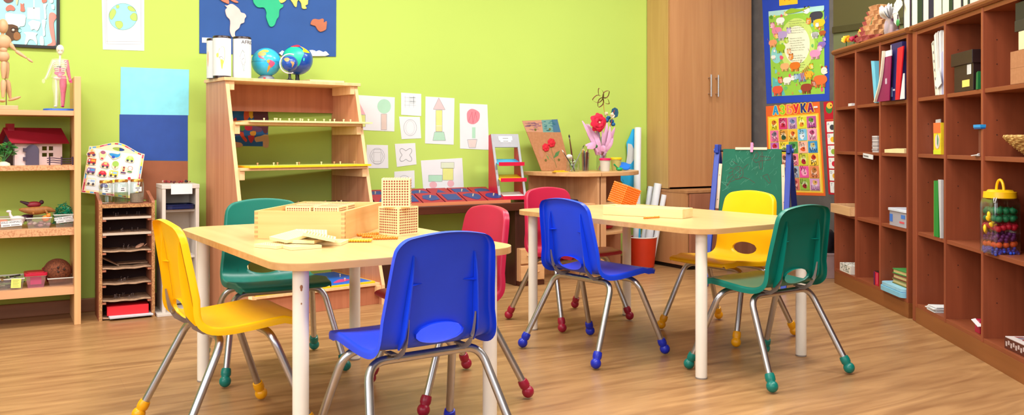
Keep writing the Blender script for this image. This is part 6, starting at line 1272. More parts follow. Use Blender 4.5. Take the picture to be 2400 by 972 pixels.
m = MB(); m.prism(rrect(0, 0, .235, .15, .02), 0, .078, cloudy('box_milky', (214, 214, 226), .55), 'z', True); m.build('tub', t); m = MB(); m.prism(rrect(-.006, -.006, .246, .156, .022), .078, .092, flat('box_lid', (214, 222, 236), .3), 'z', True); m.build('lid', t, .002)
m = MB(); m.box((.02, -.0014, .02), (.06, -.0006, .06), col(60, 110, 200)); m.box((.15, -.0014, .02), (.21, -.0006, .03), col(210, 80, 90)); m.box((.17, -.0014, .045), (.22, -.0006, .065), col(70, 120, 200)); m.build('label', t)
# unit 1, bottom row
m = MB(); m.box((0, 0, 0), (.19, .16, .050), flat('crossword_paper', (226, 222, 214), .7)); rnd = random.Random(50)
for k in range(26): x = rnd.uniform(.008, .17); m.box((x, -.0008, .008+.011*(k % 4)), (x+rnd.uniform(.004, .012), 0, .015+.011*(k % 4)), col(90, 100, 90))
for k in range(30): x = rnd.uniform(.008, .17); y = rnd.uniform(.005, .14); m.box((x, y, .050), (x+.012, y+.006, .0506), col(80, 80, 84))
put(tag(m.build('newspaper_stack'), 'stack of printed papers in the far bottom cubby', 'papers'), U1, r1, S1(1968, .002), .003, ROWS[3])
m = MB(); m.box((0, 0, 0), (.065, .09, .075), flat('tin_red', (196, 24, 60), .35)); m.box((-.0008, -.0008, .0), (.02, 0, .075), col(90, 20, 70)); m.box((.045, -.001, .01), (.055, 0, .07), col(230, 90, 120)); m.box((.002, .002, .075), (.063, .088, .079), BLACK); put(tag(m.build('red_packet', None, .002), 'small red packet in the second bottom cubby', 'packet'), U1, r1, S1(2047, .004), .006, ROWS[3])
m = MB(); m.prism(rrect(0, 0, .300, .20, .03), 0, .026, flat('case_blue', (130, 196, 226), .4), 'z', True); m.prism(rrect(.005, .005, .295, .195, .03), .028, .046, flat('case_blue2', (150, 206, 232), .35), 'z', True); m.box((.01, .01, .026), (.29, .19, .028), col(70, 110, 150)); put(tag(m.build('blue_case', None, .002), 'light blue plastic case under the green books', 'case'), U1, r1, .785, -.02, ROWS[3])
for k, (c, dx) in enumerate((((110, 112, 50), 0), ((120, 60, 46), .02), ((64, 140, 66), .015))):
    m = MB(); m.box((0, 0, 0), (.200, .15, .0045), col(*c)); m.box((.004, .004, .0045), (.198, .148, .021), flat('book_pages', (206, 186, 130), .8)); m.box((0, 0, .021), (.200, .15, .0255), col(*c)); m.box((.198, 0, .0), (.2, .15, .025), col(*c))
    if k == 2: m.prism([(.10+.035*cos(a), .07+.03*sin(a)) for a in [radians(40)+radians(280)*i/14 for i in range(15)]]+[(.10+.026*cos(a), .07+.021*sin(a)) for a in [radians(320)-radians(280)*i/14 for i in range(15)]], .0255, .0260, col(214, 226, 200), 'z')
    put(tag(m.build('book'), ('lowest olive green book on the light blue case', 'brown book between two green ones on the light blue case', 'topmost green book with a pale curved letter on the light blue case')[k], 'book', 'books on the light blue case'), U1, r1, .865+dx*.4, .02, ROWS[3]+.0475+k*.0268, .03*k)
# unit 2
def sheets(label, x, w_, h, lean, cs, seed, U=U2, r=None, z=ROWS[0], y=.03):
    m = MB(); rnd = random.Random(seed); n = len(cs)
    for k, c in enumerate(cs):
        x0 = w_*k/n; hh = h*rnd.uniform(.90, 1.0); m.prism([(x0+lean*.0, 0), (x0+w_/n*.8, 0), (x0+w_/n*.8-lean*(1-k/n), hh), (x0-lean*(1-k/n), hh)], rnd.uniform(0, .02), .19, col(*c), 'y')
    return m
m = MB(); rnd = random.Random(3)
for k, (pa, pb, pt_, h_, c) in enumerate(((2190, 2194, 2181, .26, (214, 212, 196)), (2193, 2197, 2186, .295, (226, 226, 218)), (2196, 2199, 2191, .30, (200, 196, 196)), (2198, 2201, 2196, .30, (232, 232, 232)), (2200, 2204, 2199, .20, (170, 170, 206)), (2203, 2205, 2203, .295, (226, 224, 228)))):
    a, b, e = S2(pa), S2(pb), S2(pt_); m.prism([(a, 0), (b, 0), (e+(b-a), h_), (e, h_-.01)], .002*k, .2, col(*c), 'y')
a = S2(2188, -.004); m.prism([(a, .05), (a+.055, .125), (a+.085, .05), (a+.04, .03)], -.004, -.001, PAPER, 'y')
for k in range(6): m.box((S2(2191)-.008*k, -.0015, .03+k*.042), (S2(2191)-.008*k+.008, 0, .042+k*.042), col(130, 126, 130))
put(tag(m.build('paper_files'), 'leaning white papers and plastic sleeves in the first top cubby of the nearer shelf', 'papers'), U2, r2, 0, .004, ROWS[0])
t = thing('shoe_box', 'black lidded card box with white and yellow stickers in the top row', 'box', U2(S2(2233, .008)+.012, .010, ROWS[0]+.001), r2-.02); BKC = flat('box_black', (40, 24, 26), .35, noise=.15, scale=30)
B((0, 0, 0), (.215, .25, .135), BKC).build('carton', t, .001); B((-.018, -.008, .115), (.223, .256, .172), BKC).build('lid', t, .002)
m = MB(); m.box((.150, -.0012, .070), (.193, -.0002, .112), PAPER); [m.box((.155, -.0018, .076+k*.006), (.185, -.0012, .0775+k*.006), col(180, 180, 180)) for k in range(5)]; m.build('white_sticker', t)
m = MB(); m.box((.095, -.0012, .018), (.175, -.0002, .048), flat('sticker_yellow', (244, 216, 110), .6)); m.build('yellow_sticker', t)
m = MB(); m.prism([(0, 0), (.02, 0), (.02, .075), (.005, .07)], 0, .1, flat('file_green', (24, 110, 60), .4), 'y'); put(tag(m.build('green_folder'), 'small green folder corner at the right of the black lidded box', 'folder'), U2, r2, S2(2287, .002), .002, ROWS[0])
a = S2(2368, .006); w_ = 1.2035-a; m = MB(); m.box((0, 0, 0), (w_, .22, .125), KRAFT); m.box((.0, -.0005, .0605), (w_, 0, .0615), col(150, 100, 62)); put(tag(m.build('cardboard_box', None, .001), 'brown cardboard box at the right edge of the top row', 'box'), U2, r2, S2(2368, .006), .006, ROWS[0])
w_ = 1.2035-S2(2387, .012); m = MB(); m.box((0, 0, 0), (w_, .15, .07), flat('box_cream', (226, 214, 176), .6)); put(tag(m.build('cream_box', None, .001), 'cream box standing on the brown cardboard box', 'box'), U2, r2, S2(2387, .012), .012, ROWS[0]+.127)
w_ = 1.2035-S2(2379, .012); m = MB(); m.box((0, 0, 0), (w_, .16, .042), flat('box_ink', (46, 36, 42), .4)); m.box((.002, .002, .042), (w_-.01, .158, .11), flat('box_ink2', (30, 22, 34), .4)); put(tag(m.build('black_box', None, .001), 'black box on top of the cream box at the right edge', 'box'), U2, r2, S2(2379, .012), .010, ROWS[0]+.198)
# second row
m = MB()
m.box((0, 0, 0), (.092, .07, .148), None or flat('packet_yellow', (232, 206, 40), .4, noise=.1, scale=30)); m.box((-.0008, -.0008, .10), (.088, .0, .148), col(226, 110, 50)); m.prism(circ(.05, .06, .030, .034, 18), -.0012, -.0008, col(214, 196, 190)); m.prism([(.05, .10), (.066, .07), (.06, .035), (.048, .05)], -.0018, -.0012, col(70, 140, 100)); m.box((-.0008, -.0009, 0), (.088, 0, .02), col(200, 214, 40))
put(tag(m.build('yellow_packet', None, .001), 'yellow and orange printed packet in the middle row beside a divider', 'packet'), U2, r2, S2(2188, .004), .004, ROWS[1])
m = MB(); m.prism([(0, 0), (.07, 0), (.07, .17), (.01, .168)], 0, .004, PAPER, 'y'); put(tag(m.build('white_card'), 'white card standing behind the yellow and orange packet', 'card'), U2, r2, S2(2191, .08), .08, ROWS[1])
m = MB(); m.box((0, 0, 0), (.07, .022, .012), flat('marker_blue', (40, 150, 226), .4)); m.box((.0, .002, -.006), (.07, .02, 0), flat('marker_blue_dark', (20, 80, 150), .4)); put(tag(m.build('blue_ruler'), 'blue plastic ruler end poking out in the second column', 'ruler'), U2, r2, S2(2281, -.01), -.01, ROWS[1]+.118)
m = MB(); m.box((0, 0, 0), (.03, .26, .112), flat('shade_box', (110, 52, 34), .6)); put(tag(m.build('brown_box'), 'dark brown box under the blue ruler end', 'box'), U2, r2, .776, .004, ROWS[1])
m = MB()
for k, (a, b) in enumerate(((.0, .10), (.3, .14), (-.2, .2))): m.box((-.05+.01*k, 0, .004*k), (.0, .08, .004*k+.003), PAPER, rot(0, -.12*k, a))
put(tag(m.build('curled_papers'), 'few curled white papers below the blue ruler end', 'papers'), U2, r2, S2(2294, .0), -.004, ROWS[1])
t = thing('wicker_basket', 'round straw basket at the right edge of the middle row', 'basket', U2(1.005, .19, ROWS[1]+.001), r2); WK = speckle('straw', (170, 130, 70), (226, 190, 120), 60)
m = MB()
for k in range(11):
    u = k/10; R_ = .085+.080*u**.8; z = .006+.066*u; m.tube([(R_*cos(2*pi*i/36), R_*sin(2*pi*i/36), z+.0018*(1 if (i+k) % 2 else -1)) for i in range(36)], .0052, WK, 6, True)
m.lathe([(0, .003), (.088, .003), (.09, .008), (0, .008)], WK, 24); m.build('basket_body', t)
m = MB(); 
for k in range(3): m.tube([((.166+.0032*cos(2*pi*(i*9/60+k/3)))*cos(2*pi*i/60), (.166+.0032*cos(2*pi*(i*9/60+k/3)))*sin(2*pi*i/60), .078+.0035*sin(2*pi*(i*9/60+k/3))) for i in range(60)], .0052, WK, 6, True)
m.build('braided_rim', t)
# third row
m = MB(); m.prism([(0, 0), (.055, 0), (.048, .265), (0, .262)], 0, .2, flat('binder_green', (44, 140, 56), .4), 'y'); m.prism([(.0, .262), (.0005, .262), (.0005, 0), (0, 0)], -.001, 0, col(160, 200, 80), 'y'); put(tag(m.build('green_binder', None, .001), 'green binder in the lower row of the nearer shelf', 'binder'), U2, r2, S2(2188, .002), .004, ROWS[2])
m = MB(); m.prism([(0.014, 0), (.05, 0), (.05, .35), (.0, .35)], 0, .02, flat('binder_crimson', (160, 10, 46), .4), 'y'); m.prism([(.0, .29), (.012, .29), (.012, .358), (.004, .358)], -.003, .0, PAPER, 'y'); put(tag(m.build('crimson_folder'), 'tall crimson folder behind the green binder', 'folder'), U2, r2, S2(2191, .215), .215, ROWS[2])
m = MB(); m.prism([(0.010, 0), (.022, 0), (.022, .270), (-.012, .270)], 0, .012, flat('sleeve_grey', (196, 196, 200), .5), 'y'); put(tag(m.build('grey_sleeve'), 'grey plastic sleeve leaning beside the green binder', 'sleeve'), U2, r2, S2(2201, .0), .000, ROWS[2])
# fruit jar
JX, JY = S2(2343, .034)+.004, .034; jr = r2+.12; JO = U2(JX, JY, ROWS[2]+.001)
t = thing('fruit_jar', 'tall clear plastic jar with a yellow lid full of coloured plastic fruit', 'jar', JO, jr); JH = .225; ja = .058
m = MB(); q_ = rrect(-ja, -ja, ja, ja, .02, 5); n = len(q_); vs = []; lv = [(0, .96), (.006, 1), (JH*.88, 1), (JH*.95, .94), (JH, .84)]
for z, s_ in lv: vs += [(x*s_, y*s_, z) for x, y in q_]
fs = [(a*n+i, a*n+(i+1) % n, (a+1)*n+(i+1) % n, (a+1)*n+i) for a in range(len(lv)-1) for i in range(n)]; m.add(vs, fs, CLEAR, True); m.poly([(x*.96, y*.96, .0005) for x, y in q_], CLEAR); m.build('jar_body', t)
LY = flat('jar_yellow', (246, 190, 16), .35); m = MB(); m.lathe([(0, JH+.028), (.044, JH+.028), (.050, JH+.021), (.060, JH+.020), (.062, JH-.004), (.056, JH-.004), (.056, JH+.01), (0, JH+.012)][::-1], LY, 30); l_ = m.build('lid', t)
m = MB(); m.tube([(.026*cos(a), 0, JH+.024+.044*sin(a)) for a in [pi*k/14 for k in range(15)]], .0055, LY, 8); m.build('handle', l_)
rnd = random.Random(77); fruit = []
JM = T(*JO) @ rot(0, 0, jr)
PRO = {}
def counter(nm, label, mk, x, y, z, rx):
    if nm not in PRO: m_ = MB(); mk(m_); PRO[nm] = o = m_.build(nm)
    else: o = PRO[nm].copy(); C.objects.link(o)
    tag(o, label, 'toy fruit', 'plastic fruit in the jar'); o.location = JM @ Vector((x, y, z)); o.rotation_euler = rx
FG, FR_, FP, FO, FB, FY = (flat('fruit_'+n_, c, .5) for n_, c in (('green', (10, 140, 90)), ('red', (206, 20, 54)), ('purple', (104, 36, 120)), ('orange', (240, 100, 40)), ('blue', (30, 70, 200)), ('yellow', (246, 206, 30))))
def ball_mk(mat, r, st=False):
    def f(m_): m_.ball((0, 0, 0), r, mat, 14, (1, 1, .92)); m_.tube([(0, 0, r*.8), (.002, 0, r*1.15)], .0016, mat, 6)
    return f
def grape_mk(mat, k=9, r=.0085):
    def f(m_):
        rr = random.Random(1)
        for i in range(k): m_.ball((rr.uniform(-.012, .012), rr.uniform(-.009, .009), rr.uniform(-.012, .010)), r, mat, 8)
    return f
def ban_mk(m_): m_.tube(crpath([Vector((-.022, 0, .004)), Vector((-.010, 0, -.004)), Vector((.008, 0, -.004)), Vector((.022, 0, .006))], 4), [.003, .0045, .006, .0065, .007, .007, .007, .007, .0068, .006, .0055, .0045, .003], FY, 8)
def layer(nm, label, mk, z, n_, r, jit=.004):
    for i in range(n_):
        side = i % 4; u = ((i//4)+.5)/max(1, math.ceil(n_/4))*2-1
        a = ja-r-.003; x, y = ((u*a, -a), (a, u*a), (-a, -u*a), (-u*a, a))[side] if side in (0, 1, 2, 3) else (0, 0)
        counter(nm, label, mk, x, y, z+rnd.uniform(-jit, jit), (rnd.uniform(-.5, .5), rnd.uniform(-.5, .5), rnd.uniform(0, 6)))
layer('blue_berries', 'cluster of blue plastic berries at the bottom of the jar', grape_mk(FB, 8, .0065), .013, 16, .013, .003)
layer('plastic_orange', 'orange plastic fruit above the blue berries in the jar', ball_mk(FO, .0125), .038, 12, .0135, .003)
layer('plastic_grapes', 'bunch of purple plastic grapes in the middle of the jar', grape_mk(FP, 9, .0085), .066, 12, .019, .005)
layer('plastic_strawberry', 'red plastic fruit above the purple grapes in the jar', ball_mk(FR_, .0128), .104, 16, .0135, .006)
layer('plastic_apple', 'green plastic apple at the top of the jar', ball_mk(FG, .0140), .140, 12, .015, .004); layer('plastic_apple', 'green plastic apple at the top of the jar', ball_mk(FG, .0140), .168, 12, .015, .004)
for x, y, z, rx in ((.012, -ja+.009, .138, (0, .3, 0)), (.030, -ja+.009, .126, (0, -.4, .1)), (-.012, -ja+.008, .092, (0, 1.2, 0)), (.018, -ja+.008, .148, (0, .9, 0)), (.034, -ja+.010, .116, (0, .2, 0))): counter('plastic_banana', 'yellow plastic banana pressed against the front of the jar', ban_mk, x, y-.0, z, rx)
# bottom row
m = MB()
for k, (a, dx) in enumerate(((0, 0), (.06, -.02), (-.05, .0), (.1, .012))): m.prism([(-.0+dx, 0), (.10, -.0), (.10, .16), (.03+dx, .16)], k*.007, k*.007+.004, PAPER, 'z', False, rot(0, 0, a))
put(tag(m.build('white_papers'), 'loose white papers fanned out in the first bottom cubby of the nearer shelf', 'papers'), U2, r2, S2(2172, .0), .000, ROWS[3])
m = MB(); m.box((0, 0, 0), (.05, .08, .055), flat('packet_red', (170, 20, 60), .4)); put(tag(m.build('red_box'), 'small red box in the second bottom cubby of the nearer shelf', 'box'), U2, r2, S2(2285, .02), .02, ROWS[3])
m = MB(); m.prism([(0, 0), (.07, 0), (.06, .05), (-.01, .02)], 0, .002, PAPER, 'z', False, rot(0, .25, 0)); put(tag(m.build('paper_scrap'), 'white paper scrap leaning on the small red box', 'paper'), U2, r2, S2(2276, .0), .0, ROWS[3]+.052)
m = MB(); w_ = 1.196-S2(2353, .01); m.box((0, 0, 0), (w_, .16, .042), flat('game_brown', (84, 36, 30), .4)); m.box((.002, .002, .042), (w_-.002, .158, .046), flat('game_white', (216, 206, 206), .5)); rnd = random.Random(60)
for k in range(16): x, y = .015+(w_-.05)/8*(k % 8), .03+.06*(k//8); m.prism([(x+rnd.uniform(-.006, .006), y), (x+.018, y+rnd.uniform(-.008, .008)), (x+.014, y+.035), (x+rnd.uniform(0, .006), y+.03)], .046, .0465, col(*[(150, 60, 60), (100, 90, 110), (120, 70, 90)][k % 3]), 'z')
for k in range(9): m.box((.010+k*(w_-.03)/9, -.0008, .010+.008*(k % 2)), (.022+k*(w_-.03)/9, 0, .028+.006*(k % 2)), col(190, 170, 166))
put(tag(m.build('game_box', None, .002), 'flat printed game box at the right edge of the bottom row', 'box'), U2, r2, S2(2353, .01), .012, ROWS[3], .04)

# ================================================================ things on top of the cubbies
CZ = 1.4875
bk = [(2117, 2132, 2135.5), (2135.5, 2150, 2162), (2162, 2176, 2188), (2188, 2205.6, 2206.4), (2206.4, 2224, 2232.5), (2232.5, 2252, 2255.6), (2255.6, 2267.5, 2271), (2271, 2304, 2309), (2309, 2340, 2346)]
cv = [(46, 26, 54), (24, 52, 32), (26, 24, 56), (226, 226, 210), (24, 56, 32), (40, 30, 50), (50, 70, 50), (40, 30, 60), (30, 50, 40)]
PG = flat('page_block', (226, 226, 206), .8, noise=.04, scale=200)
names = ['thin dark violet cover, first book from the flower vase bag', 'speckled dark green cover, second book on the cubby top', 'navy cover, third book on the cubby top', 'plain white cover, fourth book on the cubby top', 'speckled green cover, fifth book on the cubby top', 'thin dark cover, sixth book on the cubby top', 'speckled grey-green cover, seventh book on the cubby top', 'violet cover, eighth book on the cubby top', 'last dark cover at the right of the book row']
for k, (a, b, c) in enumerate(bk):
    sa, sb, sc_ = (s_of(v, d2, UB, .045) for v in (a, b, c)); mt = flat('cover_%d' % k, cv[k], .5, noise=.5 if k in (1, 4, 6) else .05, scale=220)
    t = thing('book', 'upright book with '+names[k], 'book', U2((sa+sc_)/2, .045, CZ+.0008), r2, 'upright books on the nearer cubby shelf'); w0, w1, h = sa-(sa+sc_)/2, sc_-(sa+sc_)/2, .30-.012*(k % 3)
    wp = sb-(sa+sc_)/2; m = MB(); m.box((w0+.001, .004, .003), (wp, .20, h-.003), PG); m.build('pages', t); m = MB(); m.box((wp, 0, 0), (w1-.0004, .205, h), mt); m.box((w0, .001, 0), (w0+.001, .205, h), mt); m.box((w0, .200, 0), (w1-.0004, .205, h), mt); m.build('cover', t)
# paper pine-cone pagoda
q = topU(None, d1, UA, 2062, 60, .10); t = thing('folded_paper_cone', 'tan cone built of folded paper triangles on the farther cubby', 'paper craft', (q.x, q.y, CZ), r1)
OT = flat('origami_tan', (188, 138, 92), .7, noise=.15, scale=50); OR_ = flat('origami_red', (150, 66, 58), .7, noise=.2, scale=50); m = MB()
for L_ in range(7):
    R_ = .105-.0125*L_; n_ = 16-L_
    for k in range(n_):
        a = 2*pi*(k+.5*(L_ % 2))/n_; M = T(R_*cos(a), R_*sin(a), .030*L_) @ rot(0, 0, a) @ rot(0, .35, 0); w_ = R_*2*pi/n_*.62
        m.add([(0, -w_, 0), (0, w_, 0), (.020, 0, .004), (-.012, -w_*.9, .030), (-.012, w_*.9, .030), (.022, 0, .033)], [(0, 1, 2), (3, 5, 4), (0, 2, 5, 3), (2, 1, 4, 5), (1, 0, 3, 4)], OT if (k+L_) % 4 and L_ > 0 else OR_, False, M)
m.build('paper_triangles', t); m = MB()
for k in range(5): a = k*1.3; m.tube([Vector((.11*cos(a), .11*sin(a), .005)), Vector((.085*cos(a), .085*sin(a), .07)), Vector((.06*cos(a+.2), .06*sin(a+.2), .15))], .0022, LEAF, 5)
m.build('green_strips', t)
# plastic-wrapped bunch and white paper fan
q = topU(None, d1, UA, 2087, 60, .075); t = thing('wrapped_bouquet', 'bunch wrapped in clear film with white paper on the farther cubby', 'bouquet', (q.x, q.y, CZ), r1)
m = MB(); m.lathe([(.0, .001), (.028, .001), (.036, .03), (.035, .07), (.022, .105), (.028, .125)], cloudy('film', (232, 222, 226), .35, .15), 14); m.build('clear_film', t)
m = MB(); 
for k in range(7): m.ball((.02*cos(k*2.1), .02*sin(k*2.1), .03+.008*k), .016, col(*[(196, 150, 170), (150, 110, 140), (120, 80, 110), (206, 190, 200)][k % 4]), 8, (.7, .7, 1.5))
m.build('wrapped_stems', t); m = MB()
for k in range(9):
    a = radians(-160+k*24); petal(m, Vector((0, 0, .10)), Vector((.060*cos(a), -.02+.035*sin(a), .160+.02*cos(k))), .030, PAPER, .01)
m.build('white_paper', t)
q = topU(None, d1, UA, 2104, 60, .05); t = thing('paper_fan', 'white lined paper fan with a green leaf beside the upright books', 'paper craft', (q.x, q.y, CZ), r1)
m = MB(); n_ = 14; ctr = (0, .06)
for k in range(n_):
    a, b = radians(20+k*280/n_), radians(20+(k+1)*280/n_); R_ = .068; zc_ = .115
    m.add([(0, 0, zc_), (R_*cos(a), .004*(k % 2), zc_+R_*1.1*sin(a)), (R_*cos(b), .004*((k+1) % 2), zc_+R_*1.1*sin(b))], [(0, 1, 2)], flat('fan_white', (226, 224, 220), .8)); m.add([(0, -.001, zc_), (R_*cos(a), .004*(k % 2)-.001, zc_+R_*1.1*sin(a)), (R_*cos(a+.035), .004*(k % 2)-.001, zc_+R_*1.1*sin(a+.035))], [(0, 1, 2)], col(150, 146, 146))
m.build('fan', t); m = MB(); m.ball((.012, -.004, .055), .020, flat('leaf_bright', (60, 140, 70), .5), 10, (1, .3, 1)); m.tube([(0, 0, 0), (.004, 0, .10)], .004, flat('stem_dark', (70, 50, 60), .6), 6); m.ball((-.01, .01, .012), .022, flat('base_dark', (80, 56, 76), .5), 10, (1.2, 1, .6)); m.build('leaf', t)
# paper flowers lying at the far end
def rose(label, px_, py_, off, c1, c2, r, lift=.0):
    q_ = topU(None, d1, UA, px_, py_, off); t_ = thing('paper_rose', label, 'paper flower', (q_.x, q_.y, CZ), 0, 'paper flowers on the farther cubby'); m = MB(); rr = random.Random(int(px_)); M1, M2 = flat('rose_%d_%d_%d' % c1, c1, .7), flat('rose_%d_%d_%d' % c2, c2, .7)
    zc_ = max(r, q_.z-CZ)
    for k in range(18):
        a = rr.uniform(0, 2*pi); e = rr.uniform(-.5, 1.3); d = Vector((cos(a)*cos(e), sin(a)*cos(e), sin(e))); petal(m, Vector((0, 0, zc_))+d*r*.15, Vector((0, 0, zc_))+d*r, r*.5, M1 if k % 3 else M2, r*.25)
    m.build('petals', t_)
    m = MB(); m.tube([(0, 0, zc_-r*.3), (.01, .01, .004), (.05, .03, .004)], .003, LEAF, 6); m.ball((.02, .0, .006), .014, LEAF, 8, (1.3, .7, .3)); m.build('stem', t_)
rose('yellow and orange paper flower at the far end of the cubby top', 1984, 94, .05, (250, 170, 20), (250, 210, 60), .032); rose('crimson paper flower beside the yellow one on the cubby top', 2002, 92, .06, (166, 10, 56), (190, 20, 70), .030); rose('orange and yellow paper flower nearest the tan paper cone', 2022, 76, .07, (246, 120, 20), (250, 210, 40), .028)

# ================================================================ posters on the grey wall
def GP(x, y): q = on_u(x, y, XW-.001); return (q.y, q.z)
class Post:
    """a poster on the side wall: unit square (0..1 from its left, 0..1 from its bottom) laid on four measured corners"""
    def __init__(s, tl, tr, br, bl): s.c = [Vector(GP(*p)) for p in (tl, tr, br, bl)]; s.m = MB(); s.o = s.c[3]; s.fv = None; s.n = 0; s.w = (s.c[2]-s.c[3]).length; s.h = (s.c[0]-s.c[3]).length
    def at(s, u, v, k): 
        if s.fv and k > 0: v = s.fv(v)
        p = (s.c[3]*(1-u)+s.c[2]*u)*(1-v)+(s.c[0]*(1-u)+s.c[1]*u)*v-s.o; return (-.0010-.00008*k-(.00001*s.n if k > 0 else 0), p.x, p.y)
    def poly(s, pts, c, k=1): s.n += 1; s.m.poly([s.at(u, v, k) for u, v in pts], col(*c) if isinstance(c, tuple) else c)
    def rect(s, u0, v0, u1, v1, c, k=1): s.poly([(u0, v0), (u1, v0), (u1, v1), (u0, v1)], c, k)
    def text(s, t, u, v, size, c, k=3, squeeze=1.0):
        vs, fs = glyphs(t, size); s.n += 4; s.m.add([s.at(u+x/s.w*squeeze, v+y/s.h, k) for x, y, z in vs], fs, col(*c))
    def sheet(s, c, name, label): 
        q = [s.at(u, v, 0) for u, v in ((0, 0), (1, 0), (1, 1), (0, 1))]; mt = col(*c) if isinstance(c, tuple) else c
        s.m.add(q+[(0-.0002, a, b) for _, a, b in q], [(0, 1, 2, 3), (7, 6, 5, 4), (0, 4, 5, 1), (1, 5, 6, 2), (2, 6, 7, 3), (3, 7, 4, 0)], mt)
        o = s.m.build(name); return tag(o, label, 'poster', None, None, (XW-.0006, s.o.x, s.o.y))
# zoo rhyme poster
p = Post((1785, -30), (1943, -50), (1944, 236), (1797, 243)); p.fv = lambda v: v*.9416-.0106
p.rect(.095, .075, .93, .845, (150, 206, 70), 1); p.rect(.095, .80, .93, .845, (176, 226, 226), 2)
p.poly(circ(.52, .52, .27, .24, 26), (200, 226, 120), 2); p.poly(circ(.52, .52, .20, .17, 26), (236, 240, 214), 3); p.poly([(.10, .08), (.32, .08), (.25, .2), (.12, .25)], (90, 190, 190), 2); p.poly(circ(.2, .45, .09, .08), (140, 214, 214), 2)
p.rect(.27, .885, .55, .965, (246, 200, 40), 1); p.text('YO', .40, .945, .062, (200, 20, 50))
z0 = .735
for st in range(3):
    for k in range(6): p.text(('Welcome to the Zoo', 'hop, swing, splash and play', 'Welcome to the Zoo', 'the animals all say hello', 'come and see them play today', 'Welcome to the Zoo')[k], .51+.02*(k % 2), z0-st*.155-k*.021, .0135, (90, 110, 70), 4, .95)
def an(u, v, body, c, head, hc, k=5):
    d = 1 if head[0] >= 0 else -1; dk = tuple(int(x*.72) for x in c); B_ = body
    p.poly(smooth_poly([(u-d*B_*.75, v+B_*.1), (u-d*B_*1.15, v+B_*.35), (u-d*B_*1.2, v+B_*.6), (u-d*B_*1.08, v+B_*.38), (u-d*B_*.7, v)], 2), dk, k-1)
    for q_ in (-.55, -.2, .25, .6): p.poly([(u+(q_-.13)*B_, v-B_*.2), (u+(q_+.13)*B_, v-B_*.2), (u+(q_+.12)*B_, v-B_*.62), (u+(q_-.14)*B_, v-B_*.62)], dk if q_ in (-.2, .6) else c, k-1)
    p.poly(smooth_poly([(u+a*B_, v+b*B_*.5) for a, b in ((-.95, -.3), (-.75, .5), (0, .7), (.75, .55), (.95, -.2), (.4, -.75), (-.5, -.75))], 3), c, k)
    hx, hy = u+head[0]+d*B_*.55, v+head[1]+B_*.32; p.poly(circ(hx-B_*.26, hy+B_*.28, B_*.15, B_*.12, 10), dk, k+1); p.poly(circ(hx+B_*.26, hy+B_*.28, B_*.15, B_*.12, 10), dk, k+1)
    p.poly(circ(hx, hy, B_*.42, B_*.30, 16), hc, k+2); p.poly(circ(hx+d*B_*.22, hy-B_*.10, B_*.26, B_*.15, 12), tuple(min(255, int(x*.6+102)) for x in hc), k+3); p.poly(circ(hx+d*B_*.40, hy-B_*.06, B_*.07, B_*.05, 8), (60, 36, 40), k+4)
    for s_ in (-.5, .5): p.poly(circ(hx+d*B_*.06+s_*B_*.22, hy+B_*.09, B_*.07, B_*.06, 8), (250, 250, 250), k+4); p.poly(circ(hx+d*B_*.08+s_*B_*.22, hy+B_*.09, B_*.035, B_*.03, 6), (30, 30, 30), k+5)
rnd = random.Random(91)
for i_ in range(90):
    u_, v_ = rnd.uniform(.11, .91), rnd.uniform(.09, .83)
    if .30 < u_ < .74 and .36 < v_ < .76: continue
    g_ = rnd.choice([(96, 160, 50), (176, 216, 80), (110, 190, 110), (244, 226, 90), (226, 90, 120), (120, 200, 214), (200, 160, 80)]); r_ = rnd.uniform(.008, .028)
    p.poly(smooth_poly([(u_+r_*cos(a)*rnd.uniform(.6, 1.3), v_+r_*.75*sin(a)*rnd.uniform(.6, 1.3)) for a in [2*pi*q/6 for q in range(6)]], 2), g_, 3)
for a in ((.28, .755, .07, (244, 244, 240), (.05, .03), (246, 220, 150)), (.22, .665, .085, (226, 140, 170), (-.02, .02), (230, 160, 190)), (.30, .625, .085, (180, 160, 214), (.06, .0), (190, 170, 220)), (.82, .765, .10, (60, 60, 76), (-.08, .02), (240, 240, 240)), (.86, .70, .09, (244, 200, 40), (-.10, -.01), (226, 140, 40)), (.80, .60, .06, (240, 240, 240), (.0, .06), (240, 240, 240)), (.91, .61, .05, (176, 90, 40), (-.01, .02), (200, 110, 50)), (.15, .56, .07, (240, 160, 110), (.02, .03), (244, 190, 80)), (.27, .51, .08, (150, 196, 30), (.05, .03), (164, 206, 40)), (.90, .51, .06, (140, 110, 190), (.0, .02), (150, 120, 200)), (.80, .435, .085, (236, 150, 196), (.02, .01), (244, 170, 206)), (.15, .43, .04, (240, 240, 236), (.0, .04), (244, 244, 244)), (.33, .34, .075, (240, 180, 120), (.03, .10), (240, 184, 130)), (.49, .34, .085, (222, 120, 30), (-.01, .05), (226, 140, 50)), (.36, .215, .07, (244, 240, 230), (.05, -.01), (246, 240, 236)), (.60, .24, .08, (130, 160, 200), (-.05, -.03), (150, 190, 220)), (.70, .255, .075, (240, 180, 40), (.0, .04), (246, 200, 60)), (.66, .14, .09, (150, 60, 40), (.06, .0), (170, 80, 50)), (.87, .20, .11, (226, 110, 50), (.0, .04), (246, 226, 206)), (.20, .135, .09, (226, 90, 60), (.0, .05), (236, 110, 70))): an(*a)
for k in range(6): p.poly([(.60+k*.02, .20+k*.02), (.615+k*.02, .195+k*.02), (.585+k*.02, .27+k*.012), (.575+k*.02, .27+k*.012)], (200, 70, 60), 8)
for k in range(5): p.poly([(.77+k*.018, .575), (.778+k*.018, .575), (.77+k*.018, .625), (.765+k*.018, .62)], (40, 40, 44), 9)
p.poly(smooth_poly([(.36, .815), (.45, .85), (.60, .835), (.75, .85), (.62, .82), (.45, .805)], 3), (150, 190, 50), 5)
